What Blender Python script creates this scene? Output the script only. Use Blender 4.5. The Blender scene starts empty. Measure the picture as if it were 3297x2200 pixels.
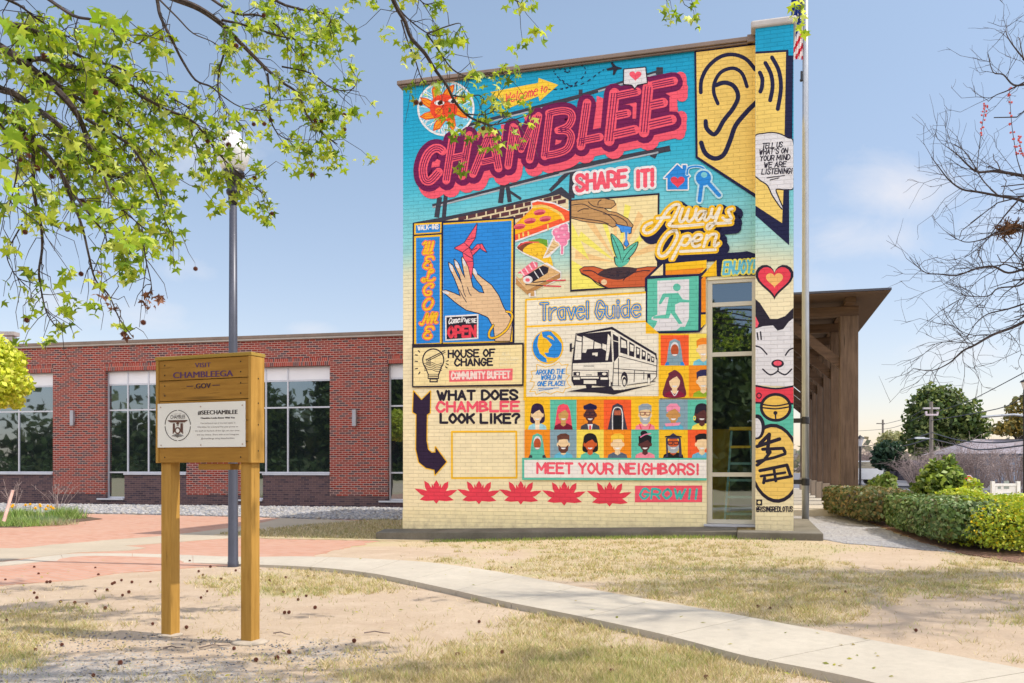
import bpy, bmesh, math, random
import numpy as np
from mathutils import Vector, Matrix, noise
from mathutils.geometry import tessellate_polygon
R = math.radians
rnd = random.Random(7)
scene = bpy.context.scene
COL = scene.collection

# ------------------------------------------------------------------ camera, world, sun, exposure
EYE = 1.15            # camera height above the lawn
HZ = 1070.0           # horizon row, in units of a 2350 px wide picture
FP = 2000.0           # focal length in the same units
cam_d = bpy.data.cameras.new("camera")
cam = bpy.data.objects.new("camera", cam_d)
COL.objects.link(cam)
cam.location = (0, 0, EYE)
cam.rotation_euler = (R(90), 0, 0)
cam_d.sensor_width = 36.0
cam_d.lens = 36.0 * FP / 2350.0
cam_d.shift_y = (HZ - 783.7) / 2350.0
cam_d.clip_start = 0.05
cam_d.clip_end = 3000
scene.camera = cam

SUN_EL = R(57)
SUN_AZ = math.atan2(0.980, -0.20)      # compass style: x = sin, y = cos
sdir = Vector((math.sin(SUN_AZ) * math.cos(SUN_EL), math.cos(SUN_AZ) * math.cos(SUN_EL), math.sin(SUN_EL)))
sun_d = bpy.data.lights.new("sun", 'SUN')
sun_d.energy = 2.0
sun_d.angle = R(0.53)
sun_d.color = (1.0, 0.92, 0.80)
sun = bpy.data.objects.new("sun", sun_d)
COL.objects.link(sun)
sun.rotation_euler = sdir.to_track_quat('Z', 'Y').to_euler()

world = bpy.data.worlds.new("World")
scene.world = world
world.use_nodes = True
wn, wl = world.node_tree.nodes, world.node_tree.links
wn.clear()
w_out = wn.new("ShaderNodeOutputWorld")
w_bg = wn.new("ShaderNodeBackground")
w_bg.inputs[1].default_value = 0.15
sky = wn.new("ShaderNodeTexSky")
sky.sky_type = 'NISHITA'
sky.sun_disc = False
sky.sun_elevation = SUN_EL
sky.sun_rotation = SUN_AZ
sky.altitude = 300
sky.air_density = 1.0
sky.dust_density = 0.6
sky.ozone_density = 1.0
def wmath(op, a, b=None, c=None):
    n = wn.new("ShaderNodeMath"); n.operation = op
    for i, v in enumerate((a, b, c)):
        if v is None: continue
        if isinstance(v, (int, float)): n.inputs[i].default_value = v
        else: wl.new(v, n.inputs[i])
    return n.outputs[0]
tc = wn.new("ShaderNodeTexCoord")
sx = wn.new("ShaderNodeSeparateXYZ"); wl.new(tc.outputs["Generated"], sx.inputs[0])
yy = wmath('MAXIMUM', sx.outputs[1], 0.02)
cu = wmath('DIVIDE', sx.outputs[0], yy)
cv = wmath('DIVIDE', sx.outputs[2], yy)
comb = wn.new("ShaderNodeCombineXYZ")
wl.new(cu, comb.inputs[0]); wl.new(wmath('MULTIPLY', cv, 1.6), comb.inputs[1])
cn = wn.new("ShaderNodeTexNoise"); cn.inputs["Scale"].default_value = 8; cn.inputs["Detail"].default_value = 9; cn.inputs["Roughness"].default_value = 0.62; cn.inputs["Distortion"].default_value = 0.5
wl.new(comb.outputs[0], cn.inputs["Vector"])
cl = None
for (cx, cy, ca, cb, amp) in ((2060, 440, 170, 75, .95), (1960, 545, 200, 70, .75), (2230, 520, 160, 80, .5), (1880, 640, 150, 60, .4), (470, 350, 170, 90, .7), (420, 620, 150, 45, .45), (330, 730, 130, 50, .7), (150, 690, 160, 50, .6),
                              (2190, 815, 130, 45, .8), (705, 756, 80, 28, .7), (560, 590, 110, 30, .3), (1900, 700, 120, 40, .4), (1280, 690, 160, 30, .2)):
    du = wmath('MULTIPLY', wmath('SUBTRACT', cu, (cx - 1175) / FP), FP / ca)
    dv = wmath('MULTIPLY', wmath('SUBTRACT', cv, (HZ - cy) / FP), FP / cb)
    g = wmath('EXPONENT', wmath('MULTIPLY', wmath('ADD', wmath('MULTIPLY', du, du), wmath('MULTIPLY', dv, dv)), -1.0))
    g = wmath('MULTIPLY', g, amp)
    cl = g if cl is None else wmath('MAXIMUM', cl, g)
cf = wmath('MULTIPLY', wmath('MINIMUM', wmath('MAXIMUM', wmath('MULTIPLY', wmath('SUBTRACT', wmath('ADD', wmath('MULTIPLY', cl, 0.72), cn.outputs["Fac"]), 0.70), 1.5), 0.0), 1.0), 0.72)
# unseen cloud added behind the viewer, brightened as fill light for the shaded mural
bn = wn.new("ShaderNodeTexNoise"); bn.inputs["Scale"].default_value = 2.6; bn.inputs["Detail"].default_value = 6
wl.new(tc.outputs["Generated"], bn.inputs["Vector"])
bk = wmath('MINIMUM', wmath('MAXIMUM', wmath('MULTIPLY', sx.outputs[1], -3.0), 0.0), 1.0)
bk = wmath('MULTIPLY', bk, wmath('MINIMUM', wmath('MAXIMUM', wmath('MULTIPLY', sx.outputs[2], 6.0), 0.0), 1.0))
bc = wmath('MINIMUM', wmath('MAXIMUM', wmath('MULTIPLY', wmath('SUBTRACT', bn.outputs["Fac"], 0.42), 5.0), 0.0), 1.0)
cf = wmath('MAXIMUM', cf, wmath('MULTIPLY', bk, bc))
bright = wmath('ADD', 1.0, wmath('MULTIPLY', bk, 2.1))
cmix = wn.new("ShaderNodeMix"); cmix.data_type = 'RGBA'
wl.new(cf, cmix.inputs[0])
# hazy spring air: the blue is softened and the band above the horizon kept from glaring
hz_ = wmath('SUBTRACT', 1.0, wmath('MINIMUM', wmath('MULTIPLY', wmath('ABSOLUTE', sx.outputs[2]), 2.2), 1.0))
tint = wn.new("ShaderNodeMix"); tint.data_type = 'RGBA'
wl.new(hz_, tint.inputs[0]); tint.inputs[6].default_value = (0.86, 0.745, 0.63, 1); tint.inputs[7].default_value = (0.545, 0.45, 0.45, 1)
smul = wn.new("ShaderNodeMix"); smul.data_type = 'RGBA'; smul.blend_type = 'MULTIPLY'; smul.inputs[0].default_value = 1.0
wl.new(sky.outputs[0], smul.inputs[6]); wl.new(tint.outputs[2], smul.inputs[7])
wl.new(smul.outputs[2], cmix.inputs[6])
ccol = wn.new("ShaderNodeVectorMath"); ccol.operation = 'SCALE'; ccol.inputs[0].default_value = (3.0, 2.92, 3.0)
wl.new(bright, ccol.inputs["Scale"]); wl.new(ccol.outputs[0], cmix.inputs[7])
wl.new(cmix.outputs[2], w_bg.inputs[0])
wl.new(w_bg.outputs[0], w_out.inputs[0])

scene.view_settings.view_transform = 'Standard'
scene.view_settings.look = 'None'
scene.view_settings.gamma = 1
scene.view_settings.exposure = 1.08
scene.cycles.max_bounces = 8
scene.cycles.transparent_max_bounces = 12

# ------------------------------------------------------------------ helpers
def lin(c):
    c = c / 255.0
    return c / 12.92 if c <= 0.04045 else ((c + 0.055) / 1.055) ** 2.4
def C(r, g, b): return (lin(r), lin(g), lin(b))

def tag(o, label=None, cat=None, group=None, kind=None):
    if label: o['label'] = label
    if cat: o['category'] = cat
    if group: o['group'] = group
    if kind: o['kind'] = kind
    return o
def empty(name, loc, rz=0.0, label=None, cat=None, group=None):
    o = bpy.data.objects.new(name, None)
    COL.objects.link(o); o.location = loc; o.rotation_euler = (0, 0, rz)
    o.empty_display_size = 0.2
    return tag(o, label, cat, group)
def copy_tree(o, parent=None):
    c = o.copy(); COL.objects.link(c)
    if parent is not None: c.parent = parent
    for ch in [x for x in COL.objects if x.parent == o]:
        copy_tree(ch, c)
    return c

class MB:
    def __init__(s): s.v = []; s.f = []; s.c = []
    def add(s, vs, fs, col=None):
        n = len(s.v); s.v += [tuple(p) for p in vs]
        for f in fs:
            s.f.append(tuple(i + n for i in f)); s.c.append(col)
    def box(s, x0, x1, y0, y1, z0, z1, col=None):
        s.add([(x0,y0,z0),(x1,y0,z0),(x1,y1,z0),(x0,y1,z0),(x0,y0,z1),(x1,y0,z1),(x1,y1,z1),(x0,y1,z1)],
              [(3,2,1,0),(4,5,6,7),(0,1,5,4),(1,2,6,5),(2,3,7,6),(3,0,4,7)], col)
    def bar(s, a, b, w, h, col=None):      # rectangular bar from a to b
        a, b = Vector(a), Vector(b); d = (b - a).normalized()
        up = Vector((0,0,1)) if abs(d.z) < 0.95 else Vector((0,1,0))
        sx_ = d.cross(up).normalized() * w / 2; sz_ = sx_.cross(d).normalized() * h / 2
        vs = [a-sx_-sz_, a+sx_-sz_, a+sx_+sz_, a-sx_+sz_, b-sx_-sz_, b+sx_-sz_, b+sx_+sz_, b-sx_+sz_]
        s.add(vs, [(0,1,2,3),(7,6,5,4),(0,4,5,1),(1,5,6,2),(2,6,7,3),(3,7,4,0)], col)
    def tube(s, pts, r0, r1=None, n=6, col=None, cap=True):
        if r1 is None: r1 = r0
        pts = [Vector(p) for p in pts]; m = len(pts)
        rs = r0 if isinstance(r0, (list, tuple)) else [r0 + (r1 - r0) * i / max(1, m - 1) for i in range(m)]
        base = len(s.v); prev = None
        for i, p in enumerate(pts):
            d = (pts[min(i+1, m-1)] - pts[max(i-1, 0)])
            d = d.normalized() if d.length > 1e-9 else Vector((0,0,1))
            if prev is None:
                a = d.cross(Vector((0,0,1)) if abs(d.z) < 0.9 else Vector((1,0,0))).normalized()
            else:
                a = (prev - d * prev.dot(d))
                a = a.normalized() if a.length > 1e-6 else d.orthogonal().normalized()
            prev = a; b = d.cross(a)
            for k in range(n):
                t = 2*math.pi*k/n
                q = p + (a*math.cos(t) + b*math.sin(t)) * rs[i]
                s.v.append((q.x,q.y,q.z))
        for i in range(m-1):
            for k in range(n):
                s.f.append((base+i*n+k, base+i*n+(k+1)%n, base+(i+1)*n+(k+1)%n, base+(i+1)*n+k)); s.c.append(col)
        if cap:
            s.f.append(tuple(base+k for k in reversed(range(n)))); s.c.append(col)
            s.f.append(tuple(base+(m-1)*n+k for k in range(n))); s.c.append(col)
    def lathe(s, prof, cx=0, cy=0, n=20, col=None):    # prof: (radius, z) bottom to top
        base = len(s.v); m = len(prof)
        for r, z in prof:
            for k in range(n):
                t = 2*math.pi*k/n
                s.v.append((cx+r*math.cos(t), cy+r*math.sin(t), z))
        for i in range(m-1):
            for k in range(n):
                s.f.append((base+i*n+k, base+i*n+(k+1)%n, base+(i+1)*n+(k+1)%n, base+(i+1)*n+k)); s.c.append(col)
        s.f.append(tuple(base+k for k in reversed(range(n)))); s.c.append(col)
        s.f.append(tuple(base+(m-1)*n+k for k in range(n))); s.c.append(col)
    def ball(s, c, r, col=None, n=10, m=7, sq=(1,1,1)):
        base = len(s.v)
        for i in range(1, m):
            ph = math.pi*i/m
            for k in range(n):
                t = 2*math.pi*k/n
                s.v.append((c[0]+r*sq[0]*math.sin(ph)*math.cos(t), c[1]+r*sq[1]*math.sin(ph)*math.sin(t), c[2]+r*sq[2]*math.cos(ph)))
        s.v.append((c[0],c[1],c[2]+r*sq[2])); s.v.append((c[0],c[1],c[2]-r*sq[2]))
        T = base+(m-1)*n
        for i in range(m-2):
            for k in range(n):
                s.f.append((base+i*n+k, base+(i+1)*n+k, base+(i+1)*n+(k+1)%n, base+i*n+(k+1)%n)); s.c.append(col)
        for k in range(n):
            s.f.append((T, base+k, base+(k+1)%n)); s.c.append(col)
            s.f.append((T+1, base+(m-2)*n+(k+1)%n, base+(m-2)*n+k)); s.c.append(col)
    def prism(s, poly, z0, z1, col=None):  # poly CCW in xy
        n = len(poly); b = len(s.v)
        s.v += [(p[0],p[1],z0) for p in poly] + [(p[0],p[1],z1) for p in poly]
        for k in range(n):
            s.f.append((b+k, b+(k+1)%n, b+n+(k+1)%n, b+n+k)); s.c.append(col)
        for t in tessellate_polygon([[Vector((p[0],p[1],0)) for p in poly]]):
            a, bb, c_ = (Vector(poly[i]) for i in t)
            if (bb-a).cross(c_-a) < 0: t = (t[0], t[2], t[1])
            s.f.append(tuple(b+n+i for i in t)); s.c.append(col)
    def build(s, name, mat, parent=None, smooth=False, bevel=0.0):
        me = bpy.data.meshes.new(name)
        me.from_pydata(s.v, [], s.f)
        if any(c is not None for c in s.c):
            at = me.color_attributes.new("Col", 'FLOAT_COLOR', 'CORNER')
            arr = []
            for f, c in zip(s.f, s.c):
                c = c or (0.5,0.5,0.5)
                arr += [c[0], c[1], c[2], 1.0] * len(f)
            at.data.foreach_set("color", arr)
        if smooth: me.polygons.foreach_set("use_smooth", [True]*len(me.polygons))
        me.materials.append(mat); me.update()
        o = bpy.data.objects.new(name, me); COL.objects.link(o)
        if parent is not None: o.parent = parent
        if bevel:
            md = o.modifiers.new("bevel", 'BEVEL'); md.width = bevel; md.segments = 2; md.limit_method = 'ANGLE'
        return o

def np_mesh(name, V, F, mat, parent=None, fcol=None, smooth=False):
    """V (n,3), F (m,k) equal-sided faces, fcol (m,3)"""
    me = bpy.data.meshes.new(name)
    V = np.asarray(V, np.float32); F = np.asarray(F, np.int32); k = F.shape[1]
    me.vertices.add(len(V)); me.vertices.foreach_set("co", V.ravel())
    me.loops.add(F.size); me.loops.foreach_set("vertex_index", F.ravel())
    me.polygons.add(len(F)); me.polygons.foreach_set("loop_start", np.arange(0, F.size, k, dtype=np.int32))
    if smooth: me.polygons.foreach_set("use_smooth", np.ones(len(F), bool))
    me.update(calc_edges=True)
    if fcol is not None:
        at = me.color_attributes.new("Col", 'FLOAT_COLOR', 'CORNER')
        cc = np.concatenate([np.repeat(np.asarray(fcol, np.float32), k, axis=0), np.ones((F.size,1), np.float32)], axis=1)
        at.data.foreach_set("color", cc.ravel())
    me.materials.append(mat)
    o = bpy.data.objects.new(name, me); COL.objects.link(o)
    if parent is not None: o.parent = parent
    return o

# ---- picture pixel (2350 px wide units, or source px) -> points of the place
SRC = 2350.0 / 3297.0
def ground_pt(sx_, sy_, z=0.0):            # source px on the plane z
    x, y = sx_*SRC, sy_*SRC
    zz = z
    for _ in range(12):
        Y = (EYE - zz) * FP / (y - HZ); X = (x - 1175) / FP * Y
        zz = 0.5*zz + 0.5*(z + gz(X, Y))
    return (X, Y)
def at(x, y, Y):                           # 2350 px at depth Y
    return Vector(((x-1175)/FP*Y, Y, EYE + (HZ-y)/FP*Y))

def sstep(a, b, x):
    t = min(1.0, max(0.0, (x-a)/(b-a))); return t*t*(3-2*t)
def gz(x, y):                              # the ground falls away gently to the far left
    return -0.18 * sstep(3.6, -2.2, x) * sstep(10.5, 15.5, y)

# ------------------------------------------------------------------ materials
class NT:
    def __init__(s, name):
        s.m = bpy.data.materials.new(name); s.m.use_nodes = True
        s.n, s.l = s.m.node_tree.nodes, s.m.node_tree.links
        s.b = s.n["Principled BSDF"]; s.o = s.n["Material Output"]
    def new(s, t, **kw):
        n = s.n.new(t)
        for k, v in kw.items(): setattr(n, k, v)
        return n
    def put(s, sock, v):
        if isinstance(v, bpy.types.NodeSocket): s.l.new(v, sock)
        elif isinstance(v, (tuple, list)) and len(v) == 3 and sock.type == 'RGBA': sock.default_value = (*v, 1)
        else: sock.default_value = v
    def math(s, op, a, b=0.0, c=0.0):
        n = s.new("ShaderNodeMath", operation=op)
        for i, v in enumerate((a, b, c)): s.put(n.inputs[i], v)
        return n.outputs[0]
    def mix(s, f, a, b, mode='MIX'):
        n = s.new("ShaderNodeMix", data_type='RGBA', blend_type=mode)
        s.put(n.inputs[0], f); s.put(n.inputs[6], a); s.put(n.inputs[7], b)
        return n.outputs[2]
    def coords(s, kind="Object", scale=None, rot=None):
        t = s.new("ShaderNodeTexCoord").outputs[kind]
        if scale is not None or rot is not None:
            mp = s.new("ShaderNodeMapping"); s.l.new(t, mp.inputs[0])
            if scale is not None: mp.inputs[3].default_value = scale
            if rot is not None: mp.inputs[2].default_value = rot
            t = mp.outputs[0]
        return t
    def noise(s, vec, scale, detail=4, rough=0.55, out="Fac"):
        n = s.new("ShaderNodeTexNoise"); s.l.new(vec, n.inputs["Vector"])
        n.inputs["Scale"].default_value = scale; n.inputs["Detail"].default_value = detail; n.inputs["Roughness"].default_value = rough
        return n.outputs[out]
    def ramp(s, f, stops):
        n = s.new("ShaderNodeValToRGB"); s.l.new(f, n.inputs[0])
        el = n.color_ramp.elements
        while len(el) < len(stops): el.new(0.5)
        for e, (p, c) in zip(el, stops):
            e.position = p; e.color = (*c, 1) if len(c) == 3 else c
        return n.outputs[0]
    def rng(s, f, a, b, c=0.0, d=1.0):
        n = s.new("ShaderNodeMapRange"); s.l.new(f, n.inputs[0])
        for i, v in enumerate((a, b, c, d)): n.inputs[i+1].default_value = v
        return n.outputs[0]
    def bump(s, h, strength=0.3, dist=0.01, normal=None):
        n = s.new("ShaderNodeBump"); s.put(n.inputs["Height"], h)
        n.inputs["Strength"].default_value = strength; n.inputs["Distance"].default_value = dist
        if normal is not None: s.l.new(normal, n.inputs["Normal"])
        s.l.new(n.outputs[0], s.b.inputs["Normal"]); return n.outputs[0]
    def attr(s, name="Col"):
        n = s.new("ShaderNodeVertexColor"); n.layer_name = name; return n.outputs[0]
    def set(s, col=None, rough=None, metal=None, spec=None):
        if col is not None: s.put(s.b.inputs["Base Color"], col)
        if rough is not None: s.put(s.b.inputs["Roughness"], rough)
        if metal is not None: s.put(s.b.inputs["Metallic"], metal)
        if spec is not None: s.put(s.b.inputs["Specular IOR Level"], spec)
        return s.m

def m_plain(name, col, rough=0.6, metal=0.0, var=0.12, scale=6.0, bump=0.0, bscale=40.0, spec=0.5):
    t = NT(name); v = t.coords()
    n = t.noise(v, scale, 5)
    k = t.rng(n, 0.3, 0.7, 1-var, 1+var)
    c = t.new("ShaderNodeVectorMath", operation='SCALE'); c.inputs[0].default_value = col; t.l.new(k, c.inputs["Scale"])
    if bump: t.bump(t.noise(v, bscale, 4), bump, 0.01)
    return t.set(c.outputs[0], rough, metal, spec)

def brick_node(t, vec, w, h, mortar, c1, c2, cm, offset=0.5, smooth=0.1, bias=0.0):
    b = t.new("ShaderNodeTexBrick"); t.l.new(vec, b.inputs["Vector"])
    b.offset = offset; b.inputs["Scale"].default_value = 1.0
    b.inputs["Brick Width"].default_value = w; b.inputs["Row Height"].default_value = h
    b.inputs["Mortar Size"].default_value = mortar; b.inputs["Mortar Smooth"].default_value = smooth
    b.inputs["Bias"].default_value = bias
    t.put(b.inputs["Color1"], c1); t.put(b.inputs["Color2"], c2); t.put(b.inputs["Mortar"], cm)
    return b
def xz_vec(t):
    s_ = t.new("ShaderNodeSeparateXYZ"); t.l.new(t.coords(), s_.inputs[0])
    c_ = t.new("ShaderNodeCombineXYZ"); t.l.new(t.math('ADD', s_.outputs[0], s_.outputs[1]), c_.inputs[0]); t.l.new(s_.outputs[2], c_.inputs[1])
    return c_.outputs[0]

def m_brick(name, c1, c2, c3, cm, w=0.203, h=0.0677, mortar=0.006, vert=False):
    t = NT(name); v = xz_vec(t)
    b = brick_node(t, v, w, h, mortar, (0,0,0), (1,1,1), (0.5,0.5,0.5))
    bw = t.new("ShaderNodeRGBToBW"); t.l.new(b.outputs["Color"], bw.inputs[0])
    col = t.ramp(bw.outputs[0], [(0.0, c1), (0.3, c2), (0.62, tuple(x*1.18 for x in c2)), (0.76, c3), (1.0, tuple(x*0.7 for x in c3))])
    col = t.mix(t.rng(t.noise(t.coords(), 2.2, 5), 0.35, 0.7, 0, 0.35), col, c1)
    col = t.mix(t.rng(t.noise(t.coords(), 45, 3), 0.3, 0.8, 0, 0.35), col, tuple(x*0.6 for x in c1))
    col = t.mix(b.outputs["Fac"], col, cm)
    h_ = t.math('ADD', t.math('MULTIPLY', b.outputs["Fac"], -1.0), t.math('MULTIPLY', t.noise(t.coords(), 60, 3), 0.25))
    t.bump(h_, 0.5, 0.008)
    return t.set(col, 0.85, spec=0.25)

def m_paint(name):                         # house paint rolled over brick: colour from the painted design, relief from the bricks
    t = NT(name); v = xz_vec(t)
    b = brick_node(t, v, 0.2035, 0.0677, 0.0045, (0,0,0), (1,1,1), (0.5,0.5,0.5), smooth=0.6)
    col = t.attr()
    bw = t.new("ShaderNodeRGBToBW"); t.l.new(b.outputs["Color"], bw.inputs[0])
    k = t.math('MULTIPLY', t.rng(bw.outputs[0], 0, 1, 0.965, 1.03), t.rng(t.noise(t.coords(), 5, 6), 0.3, 0.7, 0.93, 1.05))
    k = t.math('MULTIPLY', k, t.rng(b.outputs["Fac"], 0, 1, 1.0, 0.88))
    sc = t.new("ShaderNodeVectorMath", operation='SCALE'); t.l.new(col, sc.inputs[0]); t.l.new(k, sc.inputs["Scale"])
    n2 = t.noise(t.coords(), 55, 4)
    h_ = t.math('ADD', t.math('MULTIPLY', b.outputs["Fac"], -1.0), t.math('ADD', t.math('MULTIPLY', n2, 0.35), t.math('MULTIPLY', bw.outputs[0], 0.3)))
    sz = t.new("ShaderNodeSeparateXYZ"); t.l.new(t.coords(), sz.inputs[0])      # splashed soil along the foot of the wall
    gr = t.math('MULTIPLY', t.rng(sz.outputs[2], -0.02, 0.42, 1.0, 0.0), t.rng(t.noise(t.coords(), 7, 6, 0.7), 0.4, 0.7))
    dirty = t.mix(t.math('MULTIPLY', gr, 0.55), sc.outputs[0], (0.30,0.22,0.14))
    t.bump(h_, 0.7, 0.010)
    return t.set(dirty, 0.6, spec=0.25)

def m_leaf(name, trans=0.45, rough=0.5, spec=0.3):
    t = NT(name); c = t.attr()
    t.set(c, rough, spec=spec)
    tr = t.new("ShaderNodeBsdfTranslucent")
    t.l.new(t.mix(1.0, c, (1.0, 1.0, 0.55), 'MULTIPLY'), tr.inputs[0])
    mx = t.new("ShaderNodeMixShader"); mx.inputs[0].default_value = trans
    t.l.new(t.b.outputs[0], mx.inputs[1]); t.l.new(tr.outputs[0], mx.inputs[2]); t.l.new(mx.outputs[0], t.o.inputs[0])
    return t.m

def m_glass(name, tint=(0.02,0.03,0.035), refl=0.35, see=0.0):
    t = NT(name)
    t.set(tint, 0.05, spec=0.3)
    gl = t.new("ShaderNodeBsdfGlossy"); gl.inputs["Roughness"].default_value = 0.015; gl.inputs[0].default_value = (0.75,0.9,1.0,1)
    base = t.b.outputs[0]
    if see:
        tp = t.new("ShaderNodeBsdfTransparent"); tp.inputs[0].default_value = (0.92,0.96,0.96,1)
        m0 = t.new("ShaderNodeMixShader"); m0.inputs[0].default_value = see
        t.l.new(base, m0.inputs[1]); t.l.new(tp.outputs[0], m0.inputs[2]); base = m0.outputs[0]
    mx = t.new("ShaderNodeMixShader"); mx.inputs[0].default_value = refl
    t.l.new(base, mx.inputs[1]); t.l.new(gl.outputs[0], mx.inputs[2]); t.l.new(mx.outputs[0], t.o.inputs[0])
    bp = t.new("ShaderNodeBump"); bp.inputs["Strength"].default_value = 0.02; bp.inputs["Distance"].default_value = 0.05
    t.l.new(t.noise(t.coords(), 1.3, 2), bp.inputs["Height"]); t.l.new(bp.outputs[0], gl.inputs["Normal"])
    return t.m

def m_wood(name, c1, c2, axis='z', scale=1.0, rough=0.7):
    t = NT(name)
    sc = {'z': (14, 14, 1.2), 'x': (1.2, 14, 14), 'y': (14, 1.2, 14)}[axis]
    v = t.coords(scale=tuple(k*scale for k in sc))
    n = t.noise(v, 2.5, 6, 0.65)
    n2 = t.noise(t.coords(), 2.0, 3)
    col = t.mix(t.rng(n, 0.3, 0.7), c1, c2)
    col = t.mix(t.rng(n2, 0.35, 0.75, 0, 0.35), col, tuple(x*0.55 for x in c1))
    cr = t.noise(t.coords(scale=tuple(k*2.6*scale if k > 2 else 1.1*scale for k in sc)), 3.0, 3, 0.5)
    col = t.mix(t.rng(cr, 0.69, 0.74, 0, 0.55), col, tuple(x*0.25 for x in c1))
    vo = t.new("ShaderNodeTexVoronoi"); vo.inputs["Scale"].default_value = 1.0; t.l.new(t.coords(scale=tuple(k*0.55 for k in sc)), vo.inputs["Vector"])
    col = t.mix(t.rng(vo.outputs["Distance"], 0.05, 0.13, 0.7, 0.0), col, tuple(x*0.3 for x in c1))
    t.bump(t.math('SUBTRACT', n, t.rng(cr, 0.69, 0.74)), 0.35, 0.006)
    return t.set(col, rough, spec=0.25)

M = {}
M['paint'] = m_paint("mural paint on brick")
M['paint_flat'] = (lambda t: t.set(t.attr(), 0.6, spec=0.3))(NT("flat coloured paint"))
M['coping'] = m_plain("brown metal coping", C(130,112,100), 0.5, 0.2, 0.15, 3)
M['coping_l'] = m_plain("pale metal coping", C(176,168,160), 0.45, 0.3, 0.1, 3)
M['capstone'] = m_plain("grey cap", C(190,185,182), 0.7, 0, 0.15, 3)
M['redbrick'] = m_brick("red brick", C(122,48,44), C(148,58,48), C(86,74,80), C(186,156,144), mortar=0.008)
M['darkbrick'] = m_brick("dark brown brick", C(82,66,72), C(98,78,80), C(74,64,74), C(120,98,92))
M['soldier'] = m_brick("soldier brick", C(146,60,54), C(168,70,58), C(100,82,86), C(188,156,140), w=0.0677, h=0.25)
M['alu'] = m_plain("aluminium frame", C(198,200,208), 0.4, 0.3, 0.06, 2)
M['alu_tan'] = m_plain("putty window frame", C(196,190,172), 0.45, 0.1, 0.06, 2)
M['blind'] = m_plain("white spandrel panel", C(228,228,232), 0.6, 0, 0.03, 2)
M['glass'] = m_glass("dark window glass", (0.01,0.014,0.016), 0.30)
M['glass_see'] = m_glass("shop window glass", (0.015,0.02,0.022), 0.27, 0.82)
M['sign_wood'] = m_wood("ochre stained boards", C(152,110,44), C(176,132,58), 'x')
M['sign_post'] = m_wood("ochre stained post", C(160,120,52), C(190,148,74), 'z')
M['timber'] = m_wood("brown weathered timber", C(88,72,62), C(126,106,92), 'z', 0.5)
M['timber_x'] = m_wood("brown weathered beam", C(80,64,54), C(112,90,76), 'x', 0.5)
M['panel'] = m_plain("white sign panel", C(226,226,222), 0.45, 0, 0.02, 3)
M['pole'] = m_plain("grey painted steel", C(74,77,90), 0.4, 0.25, 0.1, 5)
M['black'] = m_plain("black painted iron", C(34,34,40), 0.4, 0.2, 0.2, 8)
M['silver'] = m_plain("brushed aluminium pole", C(160,164,170), 0.38, 0.6, 0.06, 4)
M['bolt'] = m_plain("dark screw heads", C(40,32,28), 0.5, 0.5, 0.1, 30)
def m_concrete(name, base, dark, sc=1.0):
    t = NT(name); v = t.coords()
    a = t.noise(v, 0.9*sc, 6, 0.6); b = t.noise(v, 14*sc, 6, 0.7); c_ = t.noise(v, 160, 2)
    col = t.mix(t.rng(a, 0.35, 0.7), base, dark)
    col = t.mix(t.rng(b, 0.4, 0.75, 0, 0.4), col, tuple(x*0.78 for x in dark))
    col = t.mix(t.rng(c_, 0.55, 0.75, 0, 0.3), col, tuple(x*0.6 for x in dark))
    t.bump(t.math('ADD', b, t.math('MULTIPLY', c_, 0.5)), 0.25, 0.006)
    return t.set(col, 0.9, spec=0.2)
M['concrete'] = m_concrete("pale concrete", (0.54,0.49,0.405), (0.45,0.405,0.335))
M['concrete_tan'] = m_concrete("tan concrete", (0.50,0.43,0.33), (0.43,0.37,0.285))
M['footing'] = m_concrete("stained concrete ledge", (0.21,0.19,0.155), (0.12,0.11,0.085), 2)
M['base_conc'] = m_concrete("pinkish cast base", (0.40,0.33,0.27), (0.33,0.27,0.22))

# bark, twigs
M['bark'] = m_plain("dark grey brown bark", C(66,56,54), 0.9, 0, 0.4, 30, 0.6, 60)
M['twig'] = m_plain("grey twig bark", C(118,104,98), 0.9, 0, 0.3, 20)
M['baretwig'] = m_plain("bare brown twigs", C(150,134,130), 0.9, 0, 0.3, 10)
M['gumball'] = m_plain("brown seed ball", C(112,66,50), 0.8, 0, 0.35, 60)
M['leaf'] = m_leaf("young sweetgum leaf", 0.5, 0.45)
M['shrubleaf'] = m_leaf("shrub leaf", 0.3, 0.45, 0.28)
M['farleaf'] = m_leaf("tree foliage", 0.3, 0.6)
M['grass'] = m_leaf("lawn grass blades", 0.3, 0.7, 0.2)
_old_build = MB.build
def _build(s, name, mat, parent=None, smooth=False, bevel=0.0):
    me = bpy.data.meshes.new(name)
    me.from_pydata(s.v, [], s.f)
    if any(c is not None for c in s.c):
        at_ = me.color_attributes.new("Col", 'FLOAT_COLOR', 'CORNER'); arr = []
        for f, c in zip(s.f, s.c):
            c = c or (0.5,0.5,0.5)
            if isinstance(c, list):
                for q in c: arr += [q[0], q[1], q[2], 1.0]
            else: arr += [c[0], c[1], c[2], 1.0] * len(f)
        at_.data.foreach_set("color", arr)
    if smooth: me.polygons.foreach_set("use_smooth", [True]*len(me.polygons))
    me.materials.append(mat); me.update()
    o = bpy.data.objects.new(name, me); COL.objects.link(o)
    if parent is not None: o.parent = parent
    if bevel:
        md = o.modifiers.new("bevel", 'BEVEL'); md.width = bevel; md.segments = 2; md.limit_method = 'ANGLE'
    return o
MB.build = _build

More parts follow.
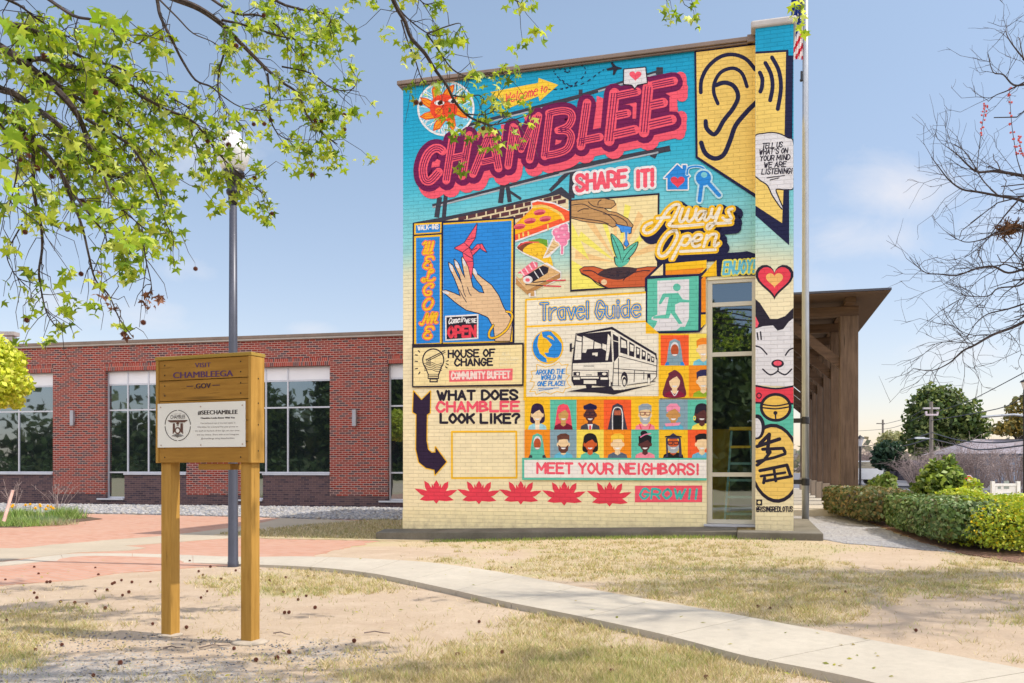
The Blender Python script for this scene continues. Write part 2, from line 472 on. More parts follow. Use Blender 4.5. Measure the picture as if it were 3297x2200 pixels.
class Plane:
    """vertical wall plane: origin, heading; src px -> (u along the wall, z)"""
    def __init__(s, P0, th, off=0.0): s.P0, s.th, s.off = P0, th, off
    def uz(s, sx_, sy_):
        x, y = sx_*SRC, sy_*SRC
        a = (x-1175)/FP; c, n = math.cos(s.th), math.sin(s.th)
        u = (a*(s.P0[1] + s.off*c) - s.P0[0] - s.off*n) / (c + a*n)
        Y = s.P0[1] - u*n + s.off*c
        return u, EYE + (HZ-y)/FP*Y
    def world(s, u, w, z):
        c, n = math.cos(s.th), math.sin(s.th)
        return Vector((s.P0[0]+u*c+w*n, s.P0[1]-u*n+w*c, z))

# ------------------------------------------------------------------ ground, paths
def to_src(X, Y, z=0.0):
    return ((1175 + X/Y*FP)/SRC, (HZ + (EYE-z-gz(X, Y))/Y*FP)/SRC)
GRASS = [(1010,1875,330,50,1.0),(1900,2140,720,110,1.0),(1500,2060,250,45,.7),(2150,1790,850,90,1.0),(2950,1880,420,60,.8),(2500,1960,420,60,.9),(2400,1900,500,70,.9),
         (180,2010,330,55,.75),(700,2230,500,40,.35),(30,2120,160,50,.6),(1750,2010,300,50,.7),(1400,2200,350,60,.8),(3150,1800,260,70,.7),(3250,1990,250,70,.5),(1250,1730,300,50,.8),
         (700,1880,120,35,.5),(2400,2230,300,40,.8)]
DIRT = [(1350,1990,260,65,1.0),(3000,1985,190,55,.9),(3120,2070,200,40,.8),(1640,1790,130,22,.6),(2850,1800,170,30,.9),(1290,1775,170,16,.7),(2050,2070,200,26,.45),(640,2010,330,70,.5)]
def grass_amount(X, Y):
    if Y < 2.5: return 0.4
    sx_, sy_ = to_src(X, Y)
    g = 0.0
    for cx, cy, rx, ry, a in GRASS:
        g = max(g, a*math.exp(-(((sx_-cx)/rx)**2 + ((sy_-cy)/ry)**2)**1.5))
    for cx, cy, rx, ry, a in DIRT:
        g -= a*math.exp(-(((sx_-cx)/rx)**2 + ((sy_-cy)/ry)**2))
    if Y > 14: g = max(g, 0.6)
    n = noise.noise((X*1.1, Y*1.1, 3)) * 0.32 + noise.noise((X*3.7, Y*3.7, 8)) * 0.16
    return min(1.0, max(0.0, g*1.1 + n))
def pebble_amount(X, Y):
    if Y < 2.5: return 0.3
    sx_, sy_ = to_src(X, Y)
    g = 0.0
    for cx, cy, rx, ry, a in [(350,2170,650,90,1.0),(1000,2100,280,70,.7),(900,2220,500,70,.8),(520,2060,200,30,.5)]:
        g = max(g, a*math.exp(-(((sx_-cx)/rx)**2 + ((sy_-cy)/ry)**2)))
    return min(1.0, max(0.0, g + noise.noise((X*2.3, Y*2.3, 15))*0.3))

def m_ground():
    t = NT("dry lawn and sandy dirt"); v = t.coords()
    a = t.attr(); sp = t.new("ShaderNodeSeparateColor"); t.l.new(a, sp.inputs[0])
    n1 = t.noise(v, 0.8, 6, 0.6); n2 = t.noise(v, 9, 6, 0.7); n3 = t.noise(v, 70, 4, 0.7); n4 = t.noise(v, 260, 2)
    dirt = t.mix(t.rng(n1, 0.35, 0.68), (0.55,0.44,0.325), (0.47,0.36,0.262))
    dirt = t.mix(t.rng(n2, 0.45, 0.75, 0, 0.5), dirt, (0.42,0.32,0.235))
    dirt = t.mix(t.rng(t.noise(v, 28, 5, 0.7), 0.5, 0.72, 0, 0.45), dirt, (0.36,0.27,0.195))
    dirt = t.mix(t.rng(t.noise(v, 3.1, 5, 0.65), 0.5, 0.7, 0, 0.5), dirt, (0.60,0.49,0.38))
    dirt = t.mix(t.rng(n3, 0.55, 0.8, 0, 0.6), dirt, (0.36,0.28,0.21))
    peb = t.mix(t.rng(n3, 0.35, 0.6), (0.26,0.25,0.25), (0.50,0.46,0.42))
    thatch = t.mix(t.rng(n2, 0.3, 0.7), (0.47,0.375,0.24), (0.57,0.465,0.315))
    thatch = t.mix(t.rng(t.noise(v, 1.7, 5), 0.5, 0.74, 0, 0.6), thatch, (0.36,0.37,0.16))
    thatch = t.mix(t.rng(n3, 0.4, 0.75, 0, 0.4), thatch, (0.36,0.285,0.17))
    f = t.rng(t.math('ADD', sp.outputs[0], t.math('MULTIPLY', t.math('SUBTRACT', n2, 0.5), 0.9)), 0.3, 0.62)
    col = t.mix(f, dirt, thatch)
    pf = t.rng(t.math('ADD', t.math('MULTIPLY', sp.outputs[1], 0.52), t.math('SUBTRACT', t.noise(v, 24, 5, 0.75), 0.5)), 0.3, 0.42)
    col = t.mix(pf, col, peb)
    h = t.math('ADD', t.math('MULTIPLY', n2, 0.8), t.math('ADD', t.math('MULTIPLY', n3, 0.5), t.math('MULTIPLY', n4, 0.15)))
    t.bump(h, 0.6, 0.03)
    return t.set(col, 0.95, spec=0.1)
M['ground'] = m_ground()

def axis(lo, hi, mid_lo, mid_hi, step, far):
    a = list(np.arange(mid_lo, mid_hi+1e-6, step))
    s_ = step; x = mid_hi
    while x < hi: s_ *= 1.5; x = min(hi, x+s_); a.append(x)
    s_ = step; x = mid_lo; pre = []
    while x > lo: s_ *= 1.5; x = max(lo, x-s_); pre.append(x)
    return pre[::-1] + a
gx = axis(-1200, 1200, -9, 10, 0.14, 1); gy = axis(-300, 1600, 3.2, 16, 0.14, 1)
V, colv = [], []
for y in gy:
    for x in gx:
        z = gz(x, y)
        if 3 < y < 17 and abs(x) < 11: z += 0.004*noise.noise((x*1.3, y*1.3, 0)) + 0.002*noise.noise((x*5, y*5, 2)) - 0.003
        V.append((x, y, z))
        colv.append((grass_amount(x, y), pebble_amount(x, y), 0) if (2.5 < y < 30 and abs(x) < 20) else (0.7, 0, 0))
nx = len(gx)
F = [(j*nx+i, j*nx+i+1, (j+1)*nx+i+1, (j+1)*nx+i) for j in range(len(gy)-1) for i in range(nx-1)]
ground = np_mesh("ground", V, F, M['ground'], smooth=True)
at_ = ground.data.color_attributes.new("Col", 'FLOAT_COLOR', 'POINT')
at_.data.foreach_set("color", np.concatenate([np.array(colv, np.float32), np.ones((len(colv),1), np.float32)], 1).ravel())
tag(ground, kind='structure')

def sheet(name, srcpts, z, mat, kind='structure', jag=0.0):
    drape(name, [ground_pt(a, b, z) for a, b in srcpts], z, mat, jag)
    o = bpy.data.objects[name]; tag(o, kind=kind); return o
def drape(name, poly, z, mat, jag=0.0):
    """a thin sheet lying on the ground, cut fine where the ground bends, its rim a little ragged"""
    if jag:
        q = []
        for a, b in zip(poly, poly[1:]+poly[:1]):
            a, b = Vector(a), Vector(b); L = (b-a).length; n = max(1, int(L/0.12)) if max(a.length, b.length) < 40 else 1
            nv = Vector((-(b-a).y, (b-a).x)).normalized() if L else Vector((0,0))
            for k in range(n):
                c = a.lerp(b, k/n); q.append(tuple(c + nv*jag*(noise.noise((c.x*2.1, c.y*2.1, 6))+.7*noise.noise((c.x*7, c.y*7, 2)))))
        poly = q
    bm = bmesh.new(); f = bm.faces.new([bm.verts.new((p[0], p[1], 0)) for p in poly])
    if f.normal.z < 0 or sum(poly[i][0]*poly[(i+1) % len(poly)][1]-poly[(i+1) % len(poly)][0]*poly[i][1] for i in range(len(poly))) < 0: f.normal_flip()
    for k in range(13):
        for co, no in (((-2.4+0.5*k, 0, 0), (1,0,0)), ((0, 10.4+0.44*k, 0), (0,1,0))):
            bmesh.ops.bisect_plane(bm, geom=bm.verts[:]+bm.edges[:]+bm.faces[:], plane_co=co, plane_no=no)
    bmesh.ops.triangulate(bm, faces=bm.faces[:])
    for v in bm.verts: v.co.z = gz(v.co.x, v.co.y)+z
    rim = [e for e in bm.edges if len(e.link_faces) == 1]
    new = bmesh.ops.extrude_edge_only(bm, edges=rim)['geom']
    for v in new:
        if isinstance(v, bmesh.types.BMVert): v.co.z -= 0.05
    me = bpy.data.meshes.new(name); bm.to_mesh(me); bm.free(); me.materials.append(mat)
    o = bpy.data.objects.new(name, me); COL.objects.link(o); return o

def m_paver():
    t = NT("clay pavers"); v = t.coords(rot=(0,0,R(40)))
    b = brick_node(t, v, 0.2, 0.1, 0.004, (0,0,0), (1,1,1), (0.5,0.5,0.5))
    bw = t.new("ShaderNodeRGBToBW"); t.l.new(b.outputs["Color"], bw.inputs[0])
    col = t.ramp(bw.outputs[0], [(0, (0.45,0.235,0.16)), (0.5, (0.50,0.27,0.19)), (1, (0.50,0.30,0.225))])
    col = t.mix(t.rng(t.noise(t.coords(), 0.6, 5), 0.4, 0.7, 0, 0.5), col, (0.52,0.33,0.24))
    col = t.mix(b.outputs["Fac"], col, (0.42,0.34,0.29))
    t.bump(t.math('MULTIPLY', b.outputs["Fac"], -1.0), 0.5, 0.004)
    return t.set(col, 0.85, spec=0.2)
M['paver'] = m_paver()
plaza = sheet("brick_plaza", [(-400,1640),(0,1652),(400,1656),(843,1666),(1000,1672),(1290,1676),(1290,1722),(1160,1752),(1010,1786),(900,1806),(720,1822),(560,1832),(400,1846),(200,1868),(0,1885),(-400,1900)], 0.003, M['paver'], jag=0.14)

def ribbon_pts(pts, n=8):
    out = []
    P = [pts[0]] + list(pts) + [pts[-1]]
    for i in range(1, len(P)-2):
        p0, p1, p2, p3 = (Vector((*q, 0)) for q in P[i-1:i+3])
        for k in range(n):
            t_ = k/n
            q = 0.5*((2*p1)+(-p0+p2)*t_+(2*p0-5*p1+4*p2-p3)*t_*t_+(-p0+3*p1-3*p2+p3)*t_**3)
            out.append((q.x, q.y))
    out.append(tuple(pts[-1])); return out
def resample(poly, n):
    P = [Vector((*p, 0)) for p in poly]
    L = [0]
    for a, b in zip(P, P[1:]): L.append(L[-1]+(b-a).length)
    out = []; j = 0
    for i in range(n+1):
        t_ = L[-1]*i/n
        while j < len(L)-2 and L[j+1] < t_: j += 1
        f = (t_-L[j])/max(1e-9, L[j+1]-L[j])
        q = P[j].lerp(P[j+1], min(1, f)); out.append((q.x, q.y))
    return out
SWZ = 0.045
up_src = [(-300,1812),(0,1801),(150,1783),(260,1774),(515,1776),(760,1787),(980,1789),(1200,1799),(1378,1810),(1575,1836),(1771,1872),(2003,1915),(2271,1961),(2539,2010),(2896,2077),(3297,2153),(3700,2232)]
lo_src = [(-300,1822),(0,1812),(150,1796),(260,1794),(515,1797),(737,1808),(980,1822),(1200,1846),(1414,1889),(1610,1933),(1860,1982),(2092,2032),(2199,2058),(2405,2112),(2628,2156),(2833,2202),(3200,2310)]
UP = resample(ribbon_pts([ground_pt(*p, SWZ) for p in up_src]), 160)
LO = resample(ribbon_pts([ground_pt(*p, SWZ) for p in lo_src]), 160)
def zsw(i): return 0.014 + (SWZ-0.014)*sstep(38, 75, i)
mb = MB(); gap_every = 11
for i in range(160):
    if i % gap_every == gap_every-1 : 
        f1 = 0.9
    else: f1 = 1.0
    a, b = Vector((*UP[i],0)), Vector((*UP[i+1],0)); c_, d_ = Vector((*LO[i],0)), Vector((*LO[i+1],0))
    b = a.lerp(b, f1); d_ = c_.lerp(d_, f1)
    z = zsw(i)+gz(*UP[i]); z2 = zsw(i+1)+gz(*UP[i+1])
    z2 = z + (z2-z)*f1
    vs = [(a.x,a.y,z),(b.x,b.y,z2),(d_.x,d_.y,z2),(c_.x,c_.y,z),(a.x,a.y,-.08),(b.x,b.y,-.08),(d_.x,d_.y,-.08),(c_.x,c_.y,-.08)]
    fs = [(3,2,1,0),(3,7,6,2),(0,1,5,4)]
    if f1 < 1: fs += [(1,2,6,5)]
    if i % gap_every == 0: fs += [(0,4,7,3)]
    mb.add(vs, fs)
side = mb.build("sidewalk", M['concrete']); tag(side, kind='structure')
tan = sheet("path", [(-300,1772),(0,1764),(60,1764),(163,1753),(327,1740),(500,1727),(640,1712),(760,1697),(850,1681),(905,1668),(1010,1672),(1290,1680),(1290,1700),(1130,1700),(1000,1705),(880,1718),(760,1731),(640,1739),(520,1748),(400,1756),(470,1763),(420,1771),(250,1778),(150,1790),(0,1806),(-300,1816)], 0.010, M['concrete_tan'])
wedge = sheet("verge", [(690,1722),(760,1712),(900,1700),(1040,1690),(1180,1676),(1300,1660),(1420,1660),(1420,1740),(1290,1740),(1080,1737),(860,1733)], 0.014, M['ground'], jag=.1)
for m_ in [wedge]:
    ca = m_.data.color_attributes.new("Col", 'FLOAT_COLOR', 'POINT')
    ca.data.foreach_set("color", [0.9,0,0,1]*len(m_.data.vertices))
def m_gravel(name, c1, c2, sc):
    t = NT(name); v = t.coords()
    vo = t.new("ShaderNodeTexVoronoi"); t.l.new(v, vo.inputs["Vector"]); vo.inputs["Scale"].default_value = sc
    bw = t.new("ShaderNodeRGBToBW"); t.l.new(vo.outputs["Color"], bw.inputs[0])
    col = t.mix(bw.outputs[0], c1, c2)
    col = t.mix(t.rng(t.noise(v, 1.5, 4), 0.4, 0.7, 0, 0.3), col, (0.36,0.31,0.25))
    t.bump(vo.outputs["Distance"], 0.9, 0.03)
    return t.set(col, 0.9, spec=0.2)
M['gravel'] = m_gravel("grey crushed gravel", (0.22,0.22,0.235), (0.46,0.46,0.48), 28)
gp = sheet("gravel_path", [(2500,1632),(2740,1640),(2765,1672),(2850,1702),(2960,1742),(3090,1778),(3020,1772),(2880,1762),(2730,1748),(2640,1736),(2570,1728),(2500,1720)], 0.006, M['gravel'], jag=.12)
mulch_m = m_plain("brown leaf mulch", C(118,88,72), 0.95, 0, 0.5, 18, 0.8, 40)
mulch = sheet("mulch_bed", [(2735,1648),(2850,1640),(3297,1640),(3900,1700),(3900,1960),(3500,1850),(3297,1812),(3150,1790),(3085,1778),(2958,1740),(2850,1700),(2780,1672)], 0.010, mulch_m, jag=.1)

# ------------------------------------------------------------------ the mural building
TH = R(15.5)
P0 = (-2.0125, 16.1)
PD = 0.30                                   # how far the pilaster stands proud
WALL = Plane(P0, TH); PIL = Plane(P0, TH, -PD)
mural_b = empty("mural_building", (P0[0], P0[1], 0), -TH, "tall painted brick building with a colourful mural across its front wall", "building")
u_w0 = WALL.uz(1622/SRC, 900/SRC)[0]; u_w1 = WALL.uz(1731/SRC, 900/SRC)[0]
u_p0 = u_w1 + 0.02; u_p1 = PIL.uz(1821/SRC, 800/SRC)[0]
u_p0 = PIL.uz(1733.5/SRC, 800/SRC)[0]
z_top = 8.17; z_wt = WALL.uz(1675/SRC, 640/SRC)[1]; z_wb = WALL.uz(1675/SRC, 1209/SRC)[1]
z_pt = PIL.uz(1778/SRC, 60/SRC)[1]
GST = [(-1, (246,230,184)), (3.9, (246,232,190)), (4.5, (232,226,188)), (5.0, (158,214,212)), (5.7, (118,205,216)), (6.5, (52,182,212)), (7.4, (20,165,205)), (9.5, (0,150,196))]
def wall_col(z, u=0.0):
    z = z + 0.18*noise.noise((u*0.9, z*1.4, 5)) + 0.02*(u-3)
    for (a, ca), (b, cb) in zip(GST, GST[1:]):
        if z <= b:
            f = max(0, (z-a)/(b-a)); return tuple(lin(x+(y-x)*f) for x, y in zip(ca, cb))
    return C(*GST[-1][1])
def paint_face(mb, x0, x1, z0, z1, y, du=0.45, dz=0.22):
    nxx = max(1, round((x1-x0)/du)); nz = max(1, round((z1-z0)/dz))
    for i in range(nxx):
        for j in range(nz):
            a, b = x0+(x1-x0)*i/nxx, x0+(x1-x0)*(i+1)/nxx; c_, d_ = z0+(z1-z0)*j/nz, z0+(z1-z0)*(j+1)/nz
            mb.add([(a,y,c_),(b,y,c_),(b,y,d_),(a,y,d_)], [(0,1,2,3)], [wall_col(c_,a),wall_col(c_,b),wall_col(d_,b),wall_col(d_,a)])
mb = MB(); cream = C(246,226,174)
paint_face(mb, 0, u_w0, -0.4, z_top, 0); paint_face(mb, u_w0, u_w1+0.05, z_wt, z_top, 0)
# solid behind the painted face
mb.box(0, u_w0, 0.004, 0.30, -0.4, z_top-.01, cream); mb.box(u_w0+.004, u_w1+0.05, 0.004, 0.30, z_wt, z_top-.01, cream)
mb.box(u_w0+.004, u_w1+0.05, 0.0, 0.30, -0.4, z_wb, cream)
mb.box(0, 0.3, 0.304, 9.0, -0.4, z_top-.012, cream)          # left flank
mb.box(0.304, u_p1, 8.7, 9.0, -0.4, z_top-.012, cream)       # rear
mb.box(u_p1-.35, u_p1-.004, 0.02, 8.69, -0.4, z_top-.012, cream)  # right flank
mb.box(0.31, u_p1-.36, 0.31, 8.69, z_top-0.5, z_top-.3, cream)  # flat roof
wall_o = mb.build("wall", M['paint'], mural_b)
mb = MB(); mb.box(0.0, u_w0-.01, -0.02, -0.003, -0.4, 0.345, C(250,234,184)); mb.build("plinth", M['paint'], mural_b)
mb = MB(); paint_face(mb, u_p0, u_p1, -0.2, z_pt, -PD)
mb.box(u_p0, u_p1, -PD+.004, 0.015, -0.2, z_pt-.01, cream)
for zz in np.linspace(-0.2, z_pt, 40)[:-1]:
    dz = (z_pt+0.2)/39
    mb.add([(u_p0,-PD,zz),(u_p0,0.0,zz),(u_p0,0.0,zz+dz),(u_p0,-PD,zz+dz)], [(3,2,1,0)], wall_col(zz))
    mb.add([(u_p1+.001,-PD,zz),(u_p1+.001,0.3,zz),(u_p1+.001,0.3,zz+dz),(u_p1+.001,-PD,zz+dz)], [(0,1,2,3)], wall_col(zz))
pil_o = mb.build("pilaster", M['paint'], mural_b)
mb = MB(); mb.box(-0.09, u_p0-.03, -0.09, 0.32, z_top, z_top+0.075); mb.box(-0.06, u_p0-.03, -0.06, -0.002, z_top-0.03, z_top-.002)
mb.box(-0.09, 0.32, 0.322, 9.05, z_top, z_top+0.075)
mb.build("coping", M['coping'], mural_b, bevel=0.012)
mb = MB(); mb.box(u_p0-.07, u_p1+.05, -PD-.05, 0.4, z_pt, z_pt+0.12); mb.build("cap", M['capstone'], mural_b, bevel=0.03)
mb = MB(); mb.box(u_p0-.13, u_p0-.003, -0.10, 0.32, z_top-0.03, z_pt+.02); mb.build("downspout_box", M['coping'], mural_b, bevel=0.01)
# concrete ledge under the wall, rising a little to the right
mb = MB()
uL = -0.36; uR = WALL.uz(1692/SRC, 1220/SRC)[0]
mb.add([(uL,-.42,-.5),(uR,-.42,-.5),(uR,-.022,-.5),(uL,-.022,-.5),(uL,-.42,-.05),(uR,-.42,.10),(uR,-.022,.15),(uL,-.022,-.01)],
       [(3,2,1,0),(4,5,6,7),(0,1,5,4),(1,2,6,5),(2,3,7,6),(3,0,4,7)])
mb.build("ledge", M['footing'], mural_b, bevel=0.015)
mb = MB(); mb.box(uR+.01, u_p1+0.42, -0.75, -PD-.003, -.2, .115); mb.box(u_p1+.004, u_p1+0.42, -PD, 3.2, -.2, .115)
mb.build("step", M['footing'], mural_b, bevel=0.015)
# tall window by the pilaster
win = MB(); fy0, fy1 = 0.02, 0.10
x0, x1 = u_w0+.004, u_w1+.03; fw = 0.085
win.box(x0, x0+fw, fy0, fy1, z_wb+.05, z_wt-.002); win.box(x1-fw*.8, x1, fy0, fy1, z_wb+.05, z_wt-.002)
rails = [645, 696, 810, 1089]
zr = [WALL.uz(1675/SRC, r/SRC)[1] for r in (648, 697, 812, 1089, 1196)]
win.box(x0+fw, x1-fw*.8, fy0, fy1, z_wt-.06, z_wt-.002)
for z in zr[1:4]: win.box(x0+fw, x1-fw*.8, fy0+.006, fy1-.006, z-.035, z+.035)
win.box(x0+fw, x1-fw*.8, fy0, fy1, z_wb+.05, z_wb+.12)
wo = win.build("window", M['alu_tan'], mural_b)
g = MB(); g.add([(x0+fw,.058,z_wb+.06),(x1-fw*.8,.058,z_wb+.06),(x1-fw*.8,.058,z_wt-.05),(x0+fw,.058,z_wt-.05)],[(0,1,2,3)]); g.build("pane", M['glass_see'], wo)
s_ = MB(); s_.box(x0-.05, x1+.02, -0.07, 0.12, z_wb+.005, z_wb+.045); s_.build("sill", M['alu'], wo)
# room behind the window
rm = MB(); dk = C(62,68,72)
rm.box(x0-1.2, x1+.05, 2.6, 2.7, -0.2, 4.6, dk); rm.box(x0-1.3, x0-1.2, 0.31, 2.6, -0.2, 4.6, dk); rm.box(x1+.06, x1+.14, .31, 2.6, -.2, 4.6, dk)
rm.box(x0-1.2, x1+.05, 0.31, 2.6, 4.6, 4.7, dk); rm.box(x0-1.2, x1+.05, .31, 2.6, -.2, 0.05, C(62,60,60))
rm.box(x0-.25, x0+.32, 1.9, 1.98, 0.05, 1.85, C(250,205,40))
rm.build("inner_room", M['paint_flat'], mural_b)
ladder = empty("stepladder", WALL.world((x0+x1)/2+.14, 0.34, 0.05), -TH, "pale green stepladder with yellow top standing inside the tall window", "ladder")
lg = m_plain("pale green fibreglass", C(120,170,160), 0.5, 0, 0.1, 8); ly = m_plain("yellow plastic step", C(240,200,40), 0.5, 0, 0.05, 8)
for sgn in (-1, 1):
    mb = MB(); mb.bar((sgn*0.27, 0, 0), (sgn*0.15, 0.28, 1.72), 0.035, 0.06); mb.build("rail", lg, ladder)
    mb = MB(); mb.bar((sgn*0.29, 0.75, 0), (sgn*0.15, 0.36, 1.72), 0.03, 0.04); mb.build("rear_leg", lg, ladder)
for k in range(5):
    f = (k+1)/6; mb = MB(); w_ = 0.27-0.12*f
    mb.box(-w_, w_, 0.28*f-.04, 0.28*f+.05, 1.72*f-.02, 1.72*f+.02); mb.build("step", ly if k == 4 else lg, ladder)
mb = MB(); mb.box(-0.19, 0.19, 0.22, 0.42, 1.72, 1.78); mb.build("top_cap", ly, ladder, bevel=.01)

# ------------------------------------------------------------------ the mural: every painted shape is a thin coat on the wall
FR = {1: (1260,180,3.015), 2: (1800,40,2.37625), 3: (1290,600,3.015), 4: (1660,600,2.9375), 5: (1290,1080,2.45), 6: (1670,920,3.6154),
      7: (1660,1250,3.5606), 8: (2240,40,1.9605), 9: (2240,820,1.6681), 0: (0,0,SRC), 'S': (480,1100,3.5625)}
def catmull(pts, n=5, closed=False):
    if len(pts) < 3: return list(pts)
    P = [pts[-1]]+list(pts)+[pts[0], pts[1]] if closed else [pts[0]]+list(pts)+[pts[-1]]
    out = []
    for i in range(1, len(P)-2):
        p0, p1, p2, p3 = P[i-1:i+3]
        for k in range(n):
            t = k/n
            out.append(tuple(0.5*((2*b)+(-a+c)*t+(2*a-5*b+4*c-d)*t*t+(-a+3*b-3*c+d)*t**3) for a, b, c, d in zip(p0, p1, p2, p3)))
    if not closed: out.append(tuple(pts[-1]))
    return out
GL = {
'A':"003960|1353",'B':"0009|~093957463505|~0535624100",'C':"~6749291704032040 62",'D':"0009|~093966633000",'E':"69090060|0555",'F':"690900|0555",
'G':"~6749291704032040 63|636434",'H':"0009|6069|0565",'I':"3039",'J':"~5953412002",'K':"0009|0469|2660",'L':"090060",'M':"0009336960",'N':"00096069",
'O':"~391704123052655739".replace("3052655739","30526457 39"),'P':"0009|~093967543404",'R':"0009|~093967543404|3460",'S':"~67491907254462401002",'T':"0969|3930",
'U':"~090320406369",'V':"093069",'W':"0920374069",'X':"0069|0960",'Y':"093569|3530",'Z':"09690060",'!':"3933|3130",'?':"~072959674533|3130","'":"3937",'-':"1454",'.':"3031",
'@':"~6050200317396966 53 33 25 46|4643","#":"2029|4049|0363|0666",
'a':"~563605022051|5650",'r':"0006|~03254656",'v':"063066",'e':"0464|~6456260402204061",'l':"3039",'u':"~0602204062|6660",'i':"3036|3839",'d':"~563605022051|5950",
'o':"~260402204064462 6",'t':"3931|1656",'m':"0006|~03163430|~33466460",'c':"~6536260402204061",'n':"0006|~03266460",'p':"0006|~0646541 2",'y':"0633|6610",'s':"~56361534432 0 01",'w':"0620344066"}
GW = {'I':2.6,'!':2.6,"'":2.4,'.':2.4,'l':2.4,'i':2.4,' ':4.2,'M':7.4,'W':7.6,'m':7.0,'t':4.6,'-':6}
class Motif:
    def __init__(s, name, frame, plane=None, parent=None, umax=None, umin=None, lift=0.003, mat='paint'):
        s.name, s.pl, s.par, s.umax, s.umin = name, plane or WALL, parent or wall_o, umax, umin
        s.fr = FR[frame]; s.k = 0; s.lift = lift; s.mb = MB(); s.mat = mat
    def frame(s, f): s.fr = FR[f]; return s
    def pt(s, x, y):
        ox, oy, sc = s.fr
        return s.pl.uz(ox+x/sc, oy+y/sc)
    def clip(s, P):
        for lim, sg in ((s.umax, 1), (s.umin, -1)):
            if lim is None: continue
            out = []
            for a, b in zip(P, P[1:]+P[:1]):
                ia, ib = sg*(lim-a[0]) >= 0, sg*(lim-b[0]) >= 0
                if ia: out.append(a)
                if ia != ib:
                    t = (lim-a[0])/(b[0]-a[0]); out.append((lim, a[1]+t*(b[1]-a[1])))
            P = out
            if len(P) < 3: return []
        return P
    def y(s): return s.pl.off - s.lift - s.k*0.00003
    def face(s, P, col):
        P = s.clip(P)
        if len(P) < 3: return
        ar = sum(P[i][0]*P[(i+1)%len(P)][1]-P[(i+1)%len(P)][0]*P[i][1] for i in range(len(P)))
        if abs(ar) < 1e-8: return
        if ar < 0: P = P[::-1]
        s.mb.add([(u, s.y(), z) for u, z in P], [tuple(range(len(P)))], col)
    def poly(s, pts, col, smooth=False):
        if smooth: pts = catmull(pts, 5, True)
        P = s.clip([s.pt(*p) for p in pts])
        if len(P) < 3: return s
        s.k += 1
        vs = [(u, s.y(), z) for u, z in P]; fs = []
        for t in tessellate_polygon([[Vector((u, z, 0)) for u, z in P]]):
            a, b, c_ = (P[i] for i in t)
            ar = (b[0]-a[0])*(c_[1]-a[1])-(b[1]-a[1])*(c_[0]-a[0])
            if abs(ar) < 1e-10: continue
            fs.append(t if ar > 0 else (t[0], t[2], t[1]))
        if fs: s.mb.add(vs, fs, col)
        return s
    def ell(s, cx, cy, rx, ry, col, rot=0.0, n=28, a0=0, a1=360):
        c_, q = math.cos(R(rot)), math.sin(R(rot)); P = []
        for i in range(n + (0 if a1-a0 == 360 else 1)):
            t = R(a0+(a1-a0)*i/n); x, y = rx*math.cos(t), ry*math.sin(t)
            P.append((cx+x*c_-y*q, cy+x*q+y*c_))
        return s.poly(P, col)
    def rect(s, x0, y0, x1, y1, col): return s.poly([(x0,y0),(x1,y0),(x1,y1),(x0,y1)], col)
    def rib(s, pts, w, col, caps=True):
        s.k += 1; n = len(pts); L, Rr = [], []
        for i in range(n):
            a, b = pts[max(0,i-1)], pts[min(n-1,i+1)]
            dx, dy = b[0]-a[0], b[1]-a[1]; l = math.hypot(dx, dy) or 1
            nx_, ny_ = -dy/l*w/2, dx/l*w/2
            L.append((pts[i][0]+nx_, pts[i][1]+ny_)); Rr.append((pts[i][0]-nx_, pts[i][1]-ny_))
        for i in range(n-1):
            s.face([s.pt(*L[i]), s.pt(*Rr[i]), s.pt(*Rr[i+1]), s.pt(*L[i+1])], col)
        if caps:
            for e, o in ((0, 1), (n-1, n-2)):
                th = math.atan2(pts[e][1]-pts[o][1], pts[e][0]-pts[o][0])
                s.face([s.pt(pts[e][0]+w/2*math.cos(th+R(t)), pts[e][1]+w/2*math.sin(th+R(t))) for t in (-90,-60,-30,0,30,60,90)], col)
    def stroke(s, pts, w, col, smooth=True, closed=False, caps=True):
        if closed and not smooth: pts = list(pts)+[pts[0]]
        if smooth and len(pts) > 2:
            q = catmull(pts, 5, closed)
            if closed: q = q+[q[0]]
            s.rib(q, w, col, caps and not closed)
        else:
            for a, b in zip(pts, pts[1:]): s.rib([a, b], w, col, caps)
        return s
    def text(s, st, x0, y0, x1, y1, h, w, col, slant=0.0):
        tot = sum(GW.get(ch, 6)+(2.2 if ch != ' ' else 0) for ch in st)-2.2
        cx = 0.0; dx, dy = (x1-x0)/tot, (y1-y0)/tot
        for ch in st:
            gw = GW.get(ch, 6)
            if ch != ' ':
                g = GL[ch].replace(' ', '')
                for part in g.split('|'):
                    sm = part[0] == '~'; part = part.lstrip('~')
                    pts = []
                    for i in range(0, len(part)-1, 2):
                        px, py = int(part[i]), int(part[i+1])
                        px = px*gw/6 if gw > 6 else (px-3)+gw/2 if gw < 4 else px*gw/6
                        X = cx+px; yy_ = py/9*h
                        pts.append((x0+X*dx+slant*yy_, y0+X*dy-yy_))
                    s.stroke(pts, w, col, smooth=sm)
            cx += gw+(2.2 if ch != ' ' else 0)
        return s
    def heart(s, cx, cy, w, h, col):
        P = []
        for i in range(30):
            t = 2*math.pi*i/30
            P.append((cx+w/32*16*math.sin(t)**3, cy-h/30*(13*math.cos(t)-5*math.cos(2*t)-2*math.cos(3*t)-math.cos(4*t))))
        return s.poly(P, col)
    LAID = []
